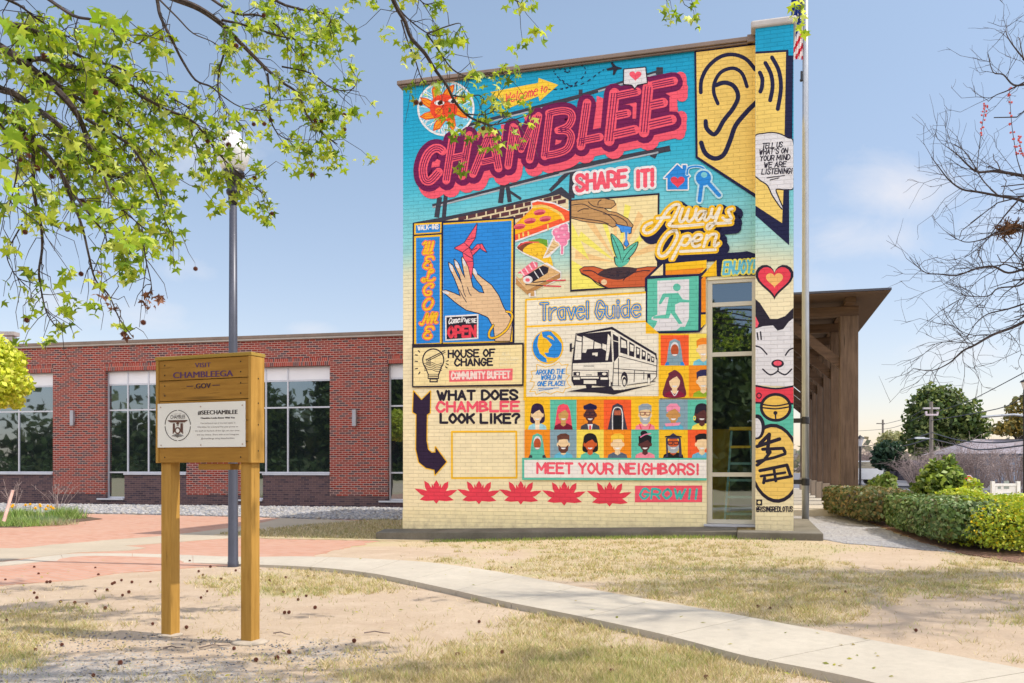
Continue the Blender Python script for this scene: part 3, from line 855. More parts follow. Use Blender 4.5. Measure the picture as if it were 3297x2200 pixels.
    def done(s):
        us = [v[0] for v in s.mb.v]; zs = [v[2] for v in s.mb.v]; bb = (min(us), max(us), min(zs), max(zs))
        base = 0.0
        for pl, b, d in Motif.LAID:          # this coat goes over whatever was painted there before
            if pl is s.pl and b[0] < bb[1] and bb[0] < b[1] and b[2] < bb[3] and bb[2] < b[3]: base = max(base, d)
        if s.mat == 'paint':
            s.mb.v = [(v[0], v[1]+s.lift-0.003-base, v[2]) for v in s.mb.v]
            Motif.LAID.append((s.pl, bb, base+s.k*0.00003+0.0002))
        return s.mb.build(s.name, M[s.mat], s.par)
# palette of the painter
K=C(38,32,48); NV=C(22,24,66); YE=C(252,198,36); PY=C(250,226,90); OR=C(246,146,28); RO=C(250,96,44); PK=C(248,92,112); MR=C(112,10,78); WH=C(240,238,236)
BL=C(38,140,222); TE=C(96,196,170); SL=C(134,166,180); AQ=C(126,206,218); SK=C(232,196,152); GY=C(60,60,72); LG=C(176,182,188); RD=C(236,66,84); CR=C(248,228,168); BK=C(24,22,30); WH2=C(228,226,228)
def ear_clip(): return WALL.uz(1733/SRC, 300/SRC)[0]
UE = u_w1+0.045
# billboard scaffold behind the big word
m = Motif("painted_scaffold", 1)
for a, b, w in (((530,730),(1809,395),34), ((400,1460),(1760,1100),40)): m.stroke([a,b], w, GY, caps=False)
m.stroke([(560,745),(1809,415)], 14, LG, caps=False); m.stroke([(400,1470),(1760,1120)], 16, LG, caps=False)
for a, b, w in (((540,720),(540,800),40),((470,1370),(440,1568),48),((530,1340),(510,1568),40),((1085,1220),(1060,1430),48),((1120,1210),(1150,1420),40),((1140,1310),(1260,1390),26),((1720,1130),(1540,1310),34),((1765,1100),(1750,1380),52)):
    m.stroke([a,b], w, GY, False, caps=False)
m.frame(2)
for a, b, w in (((0,690),(760,455),30),((60,1200),(850,1040),44),((110,1150),(95,1420),46),((0,1290),(120,1180),30),((750,1040),(715,1110),44),((770,420),(770,480),50),((165,590),(165,640),30)): m.stroke([a,b], w, GY, False, caps=False)
m.stroke([(300,605),(740,470)], 14, LG, False, caps=False); m.stroke([(0,1235),(760,1070)], 13, LG, False, caps=False)
m.frame(3)
m.poly([(120,352),(410,300),(960,190),(1440,70),(1560,5),(1660,95),(1660,130),(1110,310),(410,345)], GY)
m.poly([(430,335),(1540,80),(1630,130),(1630,220),(1110,360),(1100,310)], C(232,214,172))
for r in range(6):
    for c_ in range(12):
        x = 560+c_*92+(r % 2)*46-60*r*0; y = 300+r*52-(x-560)*0.22
        if x > 1560 or y < 95 or (x < 1120 and y > 315-(x-700)*0.02) or y > 345: continue
        m.poly([(x,y),(x+78,y-17),(x+78,y+20),(x,y+37)], C(92,52,56))
m.done()
# sun in its white lace disc
m = Motif("painted_sun", 1)
m.ell(530,510,268,262,C(112,200,226)); m.stroke([(530+268*math.cos(t/12*6.283),510+262*math.sin(t/12*6.283)) for t in range(12)],20,WH,closed=True)
rr = random.Random(3)
for i in range(60):
    t = rr.uniform(0,6.28); r0 = rr.uniform(.55,.8); r1 = rr.uniform(.85,1); t2 = t+rr.uniform(-.25,.25)
    m.stroke([(530+268*r0*math.cos(t),510+262*r0*math.sin(t)),(530+268*r1*math.cos(t2),510+262*r1*math.sin(t2))],7,WH,False)
for k in range(8):
    t = 6.283*(k+.25)/8; a = t-.3; b = t+.3; tip = t+.22
    P = [(510+125*math.cos(a),505+125*math.sin(a)),(510+205*math.cos(t),505+205*math.sin(t)),(510+245*math.cos(tip),505+240*math.sin(tip)),(510+190*math.cos(b),505+185*math.sin(b)),(510+125*math.cos(b),505+125*math.sin(b))]
    m.poly(P,C(250,150,20)); m.stroke(P,9,C(226,74,26),False,closed=True)
    m.stroke([(510+140*math.cos(t),505+140*math.sin(t)),(510+220*math.cos(tip-.05),505+215*math.sin(tip-.05))],6,C(226,74,26),False)
m.ell(510,505,135,132,C(238,72,36))
for i in range(26):
    t = rr.uniform(0,6.28); q = rr.uniform(20,110); m.stroke([(510+q*math.cos(t),505+q*math.sin(t)),(510+q*math.cos(t)+rr.uniform(-22,22),505+q*math.sin(t)+rr.uniform(-22,22))],5,C(205,50,30),False)
m.ell(468,458,50,24,WH); m.ell(468,462,17,19,K); m.ell(600,440,46,24,WH); m.ell(598,444,17,19,K)
m.ell(462,538,36,34,C(246,140,24)); m.stroke([(440,540),(462,520),(482,540),(462,556),(452,540)],7,C(214,60,24)); m.stroke([(490,578),(530,600),(570,585)],22,C(246,120,20))
m.done()
m = Motif("painted_welcome_arrow", 1)
m.poly([(960,352),(1425,262),(1430,215),(1622,282),(1440,440),(1428,392),(1110,520),(1060,435)], C(250,208,60))
m.text("Welcome", 1105,462,1415,382,92,10,C(238,70,80),.12); m.text("to", 1445,366,1510,346,70,10,C(238,70,80),.12)
m.done()
# dashed flight path, little plane, heart message
m = Motif("painted_flight_path", 1)
dash = catmull([(1525,325),(1640,325),(1740,300),(1809,262)],8)+[]
def dashes(pts, w, col, on=2, off=2):
    i = 0
    while i+on < len(pts):
        m.stroke(pts[i:i+on+1], w, col, False, caps=False); i += on+off
dashes(dash, 9, NV, 2, 2)
heartp = catmull([(1745,300),(1690,260),(1610,200),(1580,150),(1610,120),(1670,120),(1720,165),(1735,120),(1790,95)],7); dashes(heartp, 9, NV, 2, 2)
m.frame(2)
dashes(catmull([(0,430),(70,460),(90,425),(140,405),(195,420),(195,480),(120,545),(60,575),(0,590)],7), 7, NV, 2, 2)
dashes(catmull([(0,510),(60,555),(140,560),(230,520),(300,465),(350,435)],7), 7, NV, 2, 2)
m.poly([(360,432),(410,418),(395,385),(408,382),(440,415),(480,425),(482,430),(445,440),(425,478),(412,480),(415,440),(372,446)], K)
m.done()
# the big word, strokes in three coats
LT = [(1,[(500,925),(462,900),(410,905),(350,965),(312,1070),(312,1160),(335,1212),(380,1215),(432,1165),(462,1130)],84,True),
 (1,[(595,815),(535,1212)],76,False),(1,[(760,770),(690,1168)],76,False),(1,[(590,995),(712,968)],70,False),
 (1,[(940,790),(795,1150)],74,False),(1,[(985,780),(1042,1095)],76,False),(1,[(880,1035),(1010,1005)],62,False),
 (1,[(1185,690),(1135,1070)],72,False),(1,[(1205,700),(1262,915)],60,False),(1,[(1262,915),(1395,600)],60,False),(1,[(1430,585),(1345,1010)],74,False),
 (1,[(1540,560),(1490,978)],74,False),(1,[(1530,560),(1650,535),(1735,550),(1755,610),(1715,685),(1640,720)],74,True),(1,[(1620,725),(1715,735),(1748,800),(1710,900),(1620,945),(1500,968)],74,True),
 (2,[(215,695),(168,1025)],66,False),(2,[(165,985),(312,955)],62,False),
 (2,[(425,620),(385,985)],80,False),(2,[(440,640),(600,608)],62,False),(2,[(440,790),(522,774)],64,False),(2,[(420,935),(580,900)],74,False),
 (2,[(682,570),(650,918)],82,False),(2,[(715,560),(878,527)],66,False),(2,[(700,712),(798,692)],74,False),(2,[(690,862),(862,822)],78,False)]
m = Motif("painted_city_name", 1)
def sc2(f): return 1.0 if f == 1 else 2.37625/3.015
for f, p, w, sm in LT:
    m.frame(f); q = sc2(f); m.stroke([(x+44*q, y+72*q) for x, y in p], w+108*q, PK, sm)
m.frame(2); m.stroke([(930,500),(940,640)],90,PK,False); m.stroke([(935,800),(920,930)],90,PK,False)
for f, p, w, sm in LT:
    m.frame(f); q = sc2(f); m.stroke([(x-4*q, y) for x, y in p], w+92*q, MR, sm); m.stroke([(x+6*q, y+16*q) for x, y in p], w+84*q, MR, sm)
m.frame(1)
for P in ([(835,730),(875,745),(840,830)],[(1065,670),(1100,665),(1080,800)],[(400,1030),(480,1020),(470,1075),(390,1085)],[(1290,600),(1330,580),(1310,640)]): m.poly(P, PK)
m.frame(2); m.poly([(290,640),(340,660),(320,885),(280,885)],PK); m.poly([(565,700),(595,695),(590,815),(562,815)],PK); m.poly([(845,650),(905,650),(905,760),(845,760)],PK)
for f, p, w, sm in LT:
    m.frame(f); m.stroke(p, w, PK, sm)
for f, p, w, sm in LT:
    m.frame(f); pts = catmull(p, 5) if sm else p
    for o in (-.25, 0, .25):
        n = len(pts); Q = []
        for i in range(n):
            a, b = pts[max(0,i-1)], pts[min(n-1,i+1)]; l = math.hypot(b[0]-a[0], b[1]-a[1]) or 1
            Q.append((pts[i][0]-(b[1]-a[1])/l*w*o, pts[i][1]+(b[0]-a[0])/l*w*o))
        m.rib(Q, 9*sc2(f), MR, False)
m.done()
m = Motif("painted_heart_message", 2)
m.stroke([(500,440),(660,425),(672,540),(590,560),(580,585),(555,555),(498,552)],16,K,False,closed=True); m.poly([(500,440),(660,425),(672,540),(600,555),(580,582),(560,555),(498,550)],WH2)
m.heart(585,485,92,78,PK); m.done()
m = Motif("painted_share_it", 2)
m.text("SHARE",136,1368,514,1324,116,66,WH); m.text("IT!",595,1338,725,1324,120,66,WH)
m.text("SHARE",136,1366,514,1322,114,28,PK); m.text("IT!",595,1336,725,1322,118,31,PK); m.done()
m = Motif("painted_house_and_keys", 2)
hp=[(805,1270),(905,1165),(945,1200),(945,1170),(975,1170),(975,1225),(1000,1255),(985,1265),(985,1355),(830,1358),(830,1268)]
m.stroke(hp,20,WH,False,closed=True); m.poly(hp,BL); m.heart(908,1295,108,92,RD)
for wd, cc in ((26,C(190,226,236)),(13,BL)): m.stroke([(980,1240),(990,1195),(1040,1180),(1100,1190),(1120,1230),(1100,1250)],wd,cc)
for cc, e in ((C(190,226,236),14),(BL,0)):
    m.ell(1105,1270,58+e,58+e,cc); m.stroke([(1090,1320),(1075,1440)],30+e*2,cc,False); m.stroke([(1145,1310),(1225,1400)],30+e*2,cc,False)
m.ell(1110,1245,24,22,AQ); m.done()
# listening ear across wall and pilaster
m = Motif("painted_ear", 2, umax=UE)
m.poly([(1035,292),(1510,232),(1510,1425),(1045,1115)],NV); m.poly([(1050,308),(1510,252),(1510,1395),(1062,1105)],C(244,206,108))
for p, w in (([(1085,615),(1090,520),(1140,420),(1230,345),(1330,325),(1430,360),(1500,440)],30),([(1215,700),(1185,620),(1190,540),(1240,460),(1330,430),(1400,470),(1438,570)],28),
             ([(1200,560),(1270,540),(1340,570),(1370,650),(1330,740),(1260,830),(1215,910),(1180,935),(1130,890),(1122,835)],34),
             ([(1088,1000),(1120,1080),(1190,1120),(1260,1090),(1310,980),(1350,870),(1430,770),(1510,690)],36)): m.stroke(p,w,NV)
m.done()
m = Motif("painted_sound_waves", 8, PIL, pil_o, umax=u_p1-.002, umin=u_p0+.002)
m.poly([(370,248),(585,236),(585,272),(615,272),(610,800),(590,830),(590,1470),(370,1275)],NV)
m.poly([(370,262),(570,250),(555,1100),(545,1330),(370,1215)],C(244,210,112))
m.poly([(590,820),(612,800),(612,1120),(590,1130)],AQ)
for p in ([(405,380),(420,420),(418,470),(408,500)],[(440,320),(475,390),(485,470),(470,555)],[(482,285),(525,370),(538,480),(518,610)]): m.stroke(p,26,NV)
m.done()
m = Motif("painted_speech_bubble", 8, PIL, pil_o, umax=u_p1-.002, umin=u_p0+.002)
bp=[(370,800),(430,768),(510,765),(580,795),(615,830),(622,1085),(570,1115),(505,1115),(520,1170),(548,1240),(490,1160),(455,1090),(400,1050),(370,1000)]
m.stroke(bp,16,K,closed=True); m.poly(bp,WH2,True)
for st, x0, y0, x1, y1 in (("TELL US",420,860,545,850),("WHAT'S ON",400,898,578,888),("YOUR MIND",405,938,592,930),("WE ARE",430,980,568,974),("LISTENING!",416,1022,608,1016)): m.text(st,x0,y0,x1,y1,32,6.5,K,.15)
m.stroke([(450,1045),(560,1030)],6,K,False); m.stroke([(470,1058),(525,1045)],6,K,False); m.done()
m = Motif("painted_pilaster_heart", 9, PIL, pil_o, umax=u_p1-.002, umin=u_p0+.002)
m.heart(423,132,206,196,K); m.heart(423,132,176,164,RD); m.heart(423,132,92,82,C(246,190,110)); m.done()
# beckoning cat
m = Motif("painted_cat", 9, PIL, pil_o, umax=u_p1-.002, umin=u_p0+.002)
m.poly([(316,700),(316,400),(340,385),(400,370),(440,350),(480,370),(540,330),(540,710)],WH2)
m.poly([(316,235),(345,260),(400,345),(440,345),(480,330),(540,270),(540,330),(500,360),(470,400),(440,408),(415,380),(360,385),(316,400)],K,False)
m.poly([(316,320),(340,370),(330,390),(316,390)],PK)
for p in ([(330,420),(335,455)],[(348,415),(352,455)],[(318,490),(350,500),(382,535)],[(482,540),(505,510),(540,500)]): m.stroke(p,8,K)
m.ell(440,585,34,22,K); m.ell(440,583,22,14,PK); m.stroke([(440,600),(440,625),(400,645),(360,615)],8,K); m.stroke([(440,625),(480,645),(515,615)],8,K)
m.poly([(316,705),(430,722),(540,705),(540,800),(316,790)],RD); m.stroke([(316,703),(430,720),(540,703)],10,K); m.stroke([(316,795),(540,802)],10,K,False); m.ell(340,757,15,17,K); m.ell(340,757,9,10,RD)
m.poly([(316,800),(540,806),(540,980),(316,900)],TE)
m.ell(430,820,86,78,K); m.ell(430,820,70,62,C(244,200,92)); m.stroke([(360,805),(430,812),(500,800)],8,K); m.stroke([(360,822),(430,828),(500,818)],8,K); m.ell(428,850,11,11,K); m.stroke([(428,855),(430,885)],8,K,False)
m.ell(425,1120,140,214,K,-6); m.ell(425,1120,124,194,C(244,204,106),-6)
m.ell(330,925,42,68,K); m.ell(326,930,28,52,WH2)
for p, w in (([(345,1015),(395,965),(385,1060)],20),([(330,1030),(450,990)],20),([(360,1045),(470,1040),(480,1060)],18),([(330,1110),(420,1090),(480,1070)],16),([(400,1060),(370,1100),(330,1130)],18),
             ([(345,1160),(490,1130),(510,1190)],18),([(370,1200),(365,1225)],18),([(350,1190),(480,1170)],14),([(420,1150),(430,1215)],16),([(380,1215),(515,1190)],16)): m.stroke(p,w,K,False)
m.rect(325,1315,357,1347,K); m.ell(341,1331,9,9,CR); m.done()
m = Motif("painted_signature", 9, PIL, pil_o, umax=u_p1-.001)
m.text("@RISINGREDLOTUS",326,1380,520,1379,26,5,K); m.done()
# left panel: WALK-INS, WELCOME, hand with paper crane
m = Motif("painted_welcome_panel", 3)
m.poly([(118,355),(1112,298),(1105,1530),(115,1560)],NV)
m.poly([(132,362),(398,348),(396,452),(132,470)],YE); m.poly([(148,378),(384,364),(384,442),(148,456)],BL)
m.poly([(132,485),(396,468),(398,1532),(132,1545)],YE); m.poly([(150,502),(380,488),(382,1518),(152,1528)],BL)
m.poly([(415,358),(1095,315),(1085,1510),(410,1532)],YE); m.poly([(415,374),(1076,334),(1066,1498),(412,1516)],BL)
m.text("WALK-INS",168,425,366,412,42,10,WH)
for ch, cy in zip("WELCOME",(600,740,868,1005,1145,1285,1420)):
    SC={'W':[[(-48,-40),(-20,-62),(-30,0),(-50,50),(-20,40),(10,-60)],[(10,-60),(0,0),(-18,50),(15,40),(45,-60)],[(45,-60),(32,0),(12,50),(35,45)]],
        'E':[[(48,-35),(35,-58),(-10,-55),(-25,-25),(10,-8),(-30,5),(-45,40),(-10,58),(25,40),(20,20)]],
        'L':[[(20,-30),(45,-45),(35,-60),(10,-50),(-10,20),(-40,55),(-62,45),(-45,30),(0,50),(40,45),(55,28)]],
        'C':[[(30,-25),(45,-45),(20,-60),(-25,-35),(-45,10),(-25,50),(15,45),(20,20),(-5,18)]],
        'O':[[(30,-55),(-15,-45),(-48,10),(-30,52),(10,40),(42,-15),(30,-55)]],
        'M':[[(-80,45),(-60,55),(-30,-10),(-10,-55),(-12,20),(-10,40)],[(-10,40),(30,-40),(45,-58),(25,40)],[(25,40),(60,-35),(82,-50),(60,30),(80,35)]]}
    for w_, cc in ((40,C(246,120,96)),(19,YE)):
        for q in SC[ch]: m.stroke([(272+x,cy+y) for x,y in q],w_,cc)
m.done()
m = Motif("painted_crane_hand", 3)
hand=[(1060,1500),(1085,1300),(1000,1180),(950,1060),(880,960),(800,900),(740,850),(705,790),(695,830),(740,910),(790,970),(815,1040),(760,1030),(700,980),(680,900),(660,800),(625,700),(596,690),(600,740),(630,900),(600,850),(560,750),(522,710),(530,770),(575,860),(600,960),(540,850),(505,770),(468,742),(480,800),(520,880),(560,980),(585,1070),(520,1040),(440,1010),(405,1015),(440,1045),(540,1130),(640,1200),(760,1230),(850,1270),(905,1370),(920,1500)]
m.stroke(hand,16,NV,False,closed=True); m.poly(hand,SK)
for e in ((492,790,14,42,-20),(548,760,14,42,-25),(618,740,13,38,-15),(722,830,14,40,-25),(440,1030,34,14,20)): m.ell(e[0],e[1],e[2],e[3],WH2,e[4])
for p in ([(570,1000),(600,1060),(640,1125)],[(600,960),(615,1030),(632,1070)],[(650,980),(670,1040),(685,1060)]): m.stroke(p,7,NV)
cr=[(742,365),(620,550),(525,600),(605,640),(612,690),(660,780),(685,900),(705,760),(698,670),(770,600),(835,640),(790,560),(745,565),(690,625),(665,590),(725,500)]
m.stroke(cr,12,NV,False,closed=True); m.poly(cr,PK)
for a, b in (((620,550),(665,590)),((650,520),(725,500)),((605,640),(665,595)),((665,595),(698,670)),((612,650),(700,705)),((640,735),(700,730)),((690,625),(745,600)),((770,565),(775,600))): m.stroke([a,b],6,NV,False)
m.stroke([(1030,1215),(1075,1230),(1080,1290),(1030,1390),(940,1460),(870,1470),(860,1420),(900,1350)],28,NV); m.stroke([(1030,1215),(1075,1230),(1080,1290),(1030,1390),(940,1460),(870,1470),(860,1420),(900,1350)],18,YE)
m.done()
m = Motif("painted_open_sign", 3, lift=0.008)
m.poly([(432,1258),(756,1240),(756,1482),(435,1500)],WH); m.poly([(446,1272),(742,1255),(742,1468),(448,1486)],K)
m.text("Come",465,1335,570,1320,55,9,WH,.25); m.text("in",582,1318,622,1310,50,9,WH,.25); m.text("WE'RE",632,1328,735,1322,38,8,WH); m.text("OPEN",466,1466,726,1456,100,26,RD); m.done()
# food stickers
m = Motif("painted_food", 3)
m.poly([(1112,380),(1270,215),(1265,150),(1330,130),(1500,160),(1645,240),(1645,350),(1112,545)],WH)
m.poly([(1112,372),(1285,205),(1275,165),(1330,145),(1480,170),(1640,245),(1640,335),(1112,528)],C(250,96,54)); m.poly([(1112,378),(1290,205),(1400,205),(1530,265),(1570,310),(1112,470)],C(254,190,20)); m.stroke([(1290,200),(1400,195),(1540,260),(1580,320)],26,C(250,214,110))
for p in ((1350,252),(1256,335),(1404,315),(1155,390)): m.ell(p[0],p[1],58,26,C(236,110,120),-8); m.ell(p[0],p[1]+14,50,14,C(200,60,80),-8)
for p in ((1150,470,40),(1240,445,30),(1430,375,44),(1190,455,26)): m.stroke([(p[0],p[1]),(p[0]+2,p[1]+p[2])],16,C(250,214,110),False)
m.poly([(1120,600),(1160,545),(1330,505),(1430,520),(1440,600),(1485,790),(1440,770),(1180,650)],WH)
m.poly([(1130,590),(1170,550),(1260,540),(1300,560),(1190,640),(1140,610)],C(130,70,50)); m.poly([(1230,530),(1350,505),(1425,520),(1430,590),(1330,560)],C(110,170,50)); m.stroke([(1150,580),(1220,545),(1340,545)],14,C(236,84,80))
m.poly([(1190,635),(1240,570),(1330,548),(1400,575),(1440,640),(1475,780),(1330,700)],C(252,204,50),True)
for i in range(14): x,y=rr.uniform(1230,1430),rr.uniform(590,690); m.stroke([(x,y),(x+9,y+7)],6,C(220,150,40),False)
m.poly([(1380,700),(1480,490),(1570,560),(1440,690)],WH); m.poly([(1395,690),(1488,510),(1560,560)],C(240,206,150))
for i in range(5): m.stroke([(1410+i*24,670-i*36),(1450+i*26,640-i*22)],5,C(206,160,100),False); m.stroke([(1420+i*16,650-i*34),(1460+i*20,650-i*26)],5,C(206,160,100),False)
for q, cc in ((10,WH),(0,C(246,140,176))):
    for p in ((1520,450,45),(1580,420,48),(1600,480,48),(1540,500,42),(1600,390,26),(1580,540,40)): m.ell(p[0],p[1],p[2]+q,p[2]+q,cc)
    m.stroke([(1570,540),(1568,650)],22+2*q,cc,False)
for p in ((1510,440),(1570,410),(1590,470),(1535,490)): m.ell(p[0],p[1],14,10,C(255,190,210))
m.poly([(1115,880),(1420,740),(1560,830),(1560,900),(1310,1010),(1320,1070),(1250,1075),(1240,1040),(1115,940)],WH)
m.poly([(1120,880),(1400,755),(1550,840),(1230,1010)],C(226,182,122)); m.poly([(1120,885),(1230,1010),(1230,1050),(1120,950)],C(200,150,92)); m.poly([(1230,1010),(1552,842),(1552,890),(1230,1050)],C(186,136,80)); m.rect(1262,1020,1300,1068,C(206,160,100))
m.poly([(1140,840),(1280,730),(1330,740),(1330,790),(1190,890)],C(246,120,140)); 
for i in range(4): m.stroke([(1170+i*40,820-i*28),(1200+i*38,865-i*28)],12,C(255,220,224),False)
m.poly([(1195,880),(1380,770),(1440,790),(1430,840),(1270,940)],K); m.ell(1236,908,46,38,WH); m.ell(1234,910,22,18,C(244,110,120)); m.ell(1160,870,28,24,C(220,230,190))
m.stroke([(1300,830),(1340,890)],9,WH,False); m.stroke([(1350,800),(1385,860)],9,WH,False)
m.stroke([(1290,935),(1420,918)],9,K,False); m.stroke([(1420,918),(1600,912)],11,RD,False); m.stroke([(1215,955),(1390,966)],9,K,False); m.stroke([(1390,966),(1555,972)],11,RD,False); m.done()
# watering hands panel
m = Motif("painted_planting_panel", 4, lift=0.006)
m.poly([(508,130),(1362,64),(1352,940),(518,998)],K); m.poly([(528,148),(1345,84),(1335,925),(532,978)],CR)
for i in range(9):
    a0=math.pi*(1.02+i*.108); a1=a0+.15
    P=[(960,720),(960+400*math.cos(a0),720+560*math.sin(a0)),(960+400*math.cos(a1),720+560*math.sin(a1))]
    P=[(min(1335,max(532,x)),max(110,y)) for x,y in P]; m.poly(P,C(250,238,110) if i%2 else C(248,206,140))
m.poly([(532,700),(760,840),(860,960),(532,975)],C(250,238,110)); m.poly([(532,340),(700,700),(532,560)],C(250,238,110))
h1=[(530,140),(700,122),(840,118),(930,140),(945,175),(900,210),(830,205),(880,240),(960,255),(1060,310),(1110,370),(1100,392),(1040,385),(960,370),(920,385),(860,355),(760,345),(640,330),(530,300)]
m.stroke(h1,14,K,False,closed=True); m.poly(h1,C(196,150,96))
for p in ([(530,180),(640,170),(720,210),(860,260),(950,340),(945,380)],[(590,240),(640,215),(690,215)],[(530,290),(660,310),(800,330),(880,358)],[(690,150),(740,190),(830,205)],[(780,180),(785,150),(810,130)],[(830,262),(950,280),(1040,330),(1060,370)]): m.stroke(p,8,K)
for cc, e in ((K,8),(C(70,150,236),0)):
    m.poly([(945-e,360-e),(1000,372-e),(1095+e,388),(1090+e,440+e),(1070,448+e),(1062,425),(1055,500),(1070+e,550),(1050,575+e),(1028-e,550),(1040,500),(1035,435),(1005-e,435+e),(985,400)],cc)
for cc, e in ((K,9),(TE,0)):
    m.poly([(910-e,455-e),(1000+e,540),(1025+e,640),(995,720+e),(940-e,620)],cc,True); m.poly([(1150+e,530-e),(1115+e,630),(1015,715+e),(1020-e,620)],cc,True)
    m.poly([(945-e,670-e),(990,720),(995,775),(950-e,735)],cc,True); m.poly([(1075+e,690-e),(1055,735),(1003,760),(1015,720)],cc,True); m.stroke([(1002,690),(1000,810)],16+e,cc,False)
m.stroke([(915,470),(975,600),(1000,700)],6,K); m.stroke([(1140,545),(1060,630),(1015,700)],6,K)
h2=[(610,790),(650,765),(740,762),(830,790),(960,790),(1150,780),(1250,765),(1330,765),(1340,945),(1220,948),(880,960),(810,930),(700,860),(630,830)]
m.stroke(h2,14,K,False,closed=True); m.poly(h2,C(206,96,52)); m.poly([(780,830),(850,785),(960,765),(1080,765),(1150,790),(1060,860),(960,885),(830,860)],C(70,50,56),True)
for i in range(16): x,y=rr.uniform(830,1090),rr.uniform(785,860); m.stroke([(x,y),(x+14,y+5),(x+26,y)],6,K)
for p in ([(640,800),(720,800),(790,840)],[(620,820),(700,860),(780,930),(860,960)],[(1020,890),(1080,830),(1200,800),(1270,800)],[(790,890),(800,920),(860,960)]): m.stroke(p,9,K)
m.ell(838,908,28,26,C(240,206,160)); m.done()
# Always Open lettering
AO=[[(1290,345),(1230,375),(1210,420),(1240,445),(1300,420),(1360,350),(1430,240),(1500,180),(1545,178),(1540,220),(1490,320),(1450,365),(1500,380),(1650,372),(1775,360)],[(1340,305),(1455,295)],
 [(1580,215),(1552,300),(1562,340),(1600,310),(1640,220)],[(1640,220),(1620,300),(1642,335),(1690,290),(1710,215)],[(1800,240),(1750,240),(1712,290),(1722,325),(1762,300),(1800,240),(1785,310),(1812,320),(1850,270)],
 [(1860,215),(1850,270),(1872,300),(1910,250),(1932,205)],[(1932,205),(1890,330),(1840,400),(1810,395),(1835,355),(1930,352),(2035,345)],[(2050,215),(2012,232),(2030,280),(2040,310),(1990,322),(1960,300)],
 [(1520,420),(1450,440),(1380,530),(1352,620),(1372,660),(1420,650),(1480,580),(1530,480),(1520,430),(1490,420)],[(1590,480),(1550,560),(1480,690)],[(1590,480),(1640,470),(1652,510),(1610,560),(1570,552)],
 [(1680,520),(1740,510),(1762,470),(1720,460),(1682,500),(1672,550),(1700,572),(1745,555)],[(1812,465),(1780,572)],[(1812,500),(1850,460),(1900,460),(1882,530),(1884,570),(1922,540)],[(1560,618),(1890,602)]]
m = Motif("painted_always_open", 4, lift=0.012)
for p in AO: m.stroke([(x+44,y+46) for x,y in p],118,NV)
for p in AO: m.stroke([(x+20,y+24) for x,y in p],112,NV)
m.ell(1265,395,20,18,NV)
for p in AO: m.stroke(p,70,YE)
for p in AO: m.stroke(p,26,C(246,236,214))
m.done()
# lit exit box
m = Motif("painted_exit_sign", 4, lift=0.009, umax=u_w0-.003)
m.poly([(1225,870),(1370,730),(1960,650),(1960,840),(1800,880),(1800,1300),(1740,1380),(1225,1400)],NV)
m.poly([(1275,850),(1395,735),(1395,842)],CR); m.poly([(1420,842),(1420,735),(1890,690),(1760,820)],C(254,200,30)); m.poly([(1420,842),(1420,800),(1790,770),(1740,828)],OR)
m.poly([(1758,880),(1800,830),(1800,1190),(1758,1192)],OR); m.poly([(1755,1215),(1800,1212),(1800,1300),(1755,1340)],C(254,200,30))
m.poly([(1248,880),(1732,850),(1728,1362),(1246,1374)],TE); m.poly([(1342,895),(1642,880),(1642,1150),(1640,1250),(1590,1362),(1290,1372),(1330,1310),(1342,1275),(1285,1262),(1290,1240),(1342,1215)],WH2)
m.umax=None
m.ell(1526,957,36,36,TE)
m.poly([(1400,1015),(1540,1010),(1580,1070),(1642,1078),(1642,1100),(1555,1100),(1510,1120),(1510,1190),(1580,1300),(1545,1305),(1470,1200),(1450,1250),(1300,1252),(1310,1230),(1420,1215),(1450,1050),(1420,1050),(1380,1110),(1358,1105)],TE)
m.stroke([(1400,1030),(1368,1105)],24,TE,False); m.poly([(1520,1365),(1560,1330),(1620,1330),(1590,1362)],TE); m.done()
m = Motif("painted_enjoy", 4, lift=0.007, umax=UE)
zz=846
m.poly([(1895,680),(1960,660),(2010,630),(2110,625),(2190,615),(2268,640),(2268,846),(1905,852)],NV); m.poly([(1755,860),(1900,700),(1902,850)],C(254,200,30))
m.text("ENJOY!",1965,835,2258,815,118,46,C(240,226,90),.12); m.text("ENJOY!",1965,833,2258,813,114,22,C(110,196,216),.12); m.done()
# travel guide panel with bus and globe
m = Motif("painted_travel_guide", 6)
m.poly([(78,155),(1480,68),(1480,420),(1640,560),(1640,1300),(60,1310)],YE)
m.poly([(98,175),(1480,92),(1480,406),(98,466)],C(246,238,214)); m.poly([(98,490),(1480,428),(1480,560),(1630,560),(1630,1285),(92,1292)],C(242,234,212))
for st,x0,y0,x1,y1 in (("Travel",262,398,818,378),("Guide",905,378,1412,356)):
    m.text(st,x0,y0,x1,y1,188,58,C(246,206,70)); m.text(st,x0,y0,x1,y1,186,40,BL); m.text(st,x0,y0,x1,y1,186,11,C(246,206,70))
m.ell(340,715,184,198,YE); m.ell(336,713,170,184,BL)
for p in ([(232,600),(270,535),(285,600),(332,622),(392,690),(352,742),(352,782),(302,782),(332,830),(420,842),(470,832),(450,865),(350,895),(330,890),(325,850),(250,790),(220,700)],[(375,525),(440,545),(505,640),(500,675),(450,610),(400,560)],[(330,590),(420,640),(400,600),(360,575)]): m.poly(p,YE)
bu=[(215,915),(310,950),(400,930),(470,885),(500,925),(580,915),(560,960),(555,1030),(595,1045),(560,1090),(580,1150),(615,1180),(545,1200),(520,1250),(450,1230),(370,1265),(300,1235),(205,1270),(195,1230),(130,1235),(180,1170),(185,1120),(135,1115),(165,1060),(145,1000),(210,990)]
m.stroke(bu,7,YE,False,closed=True)
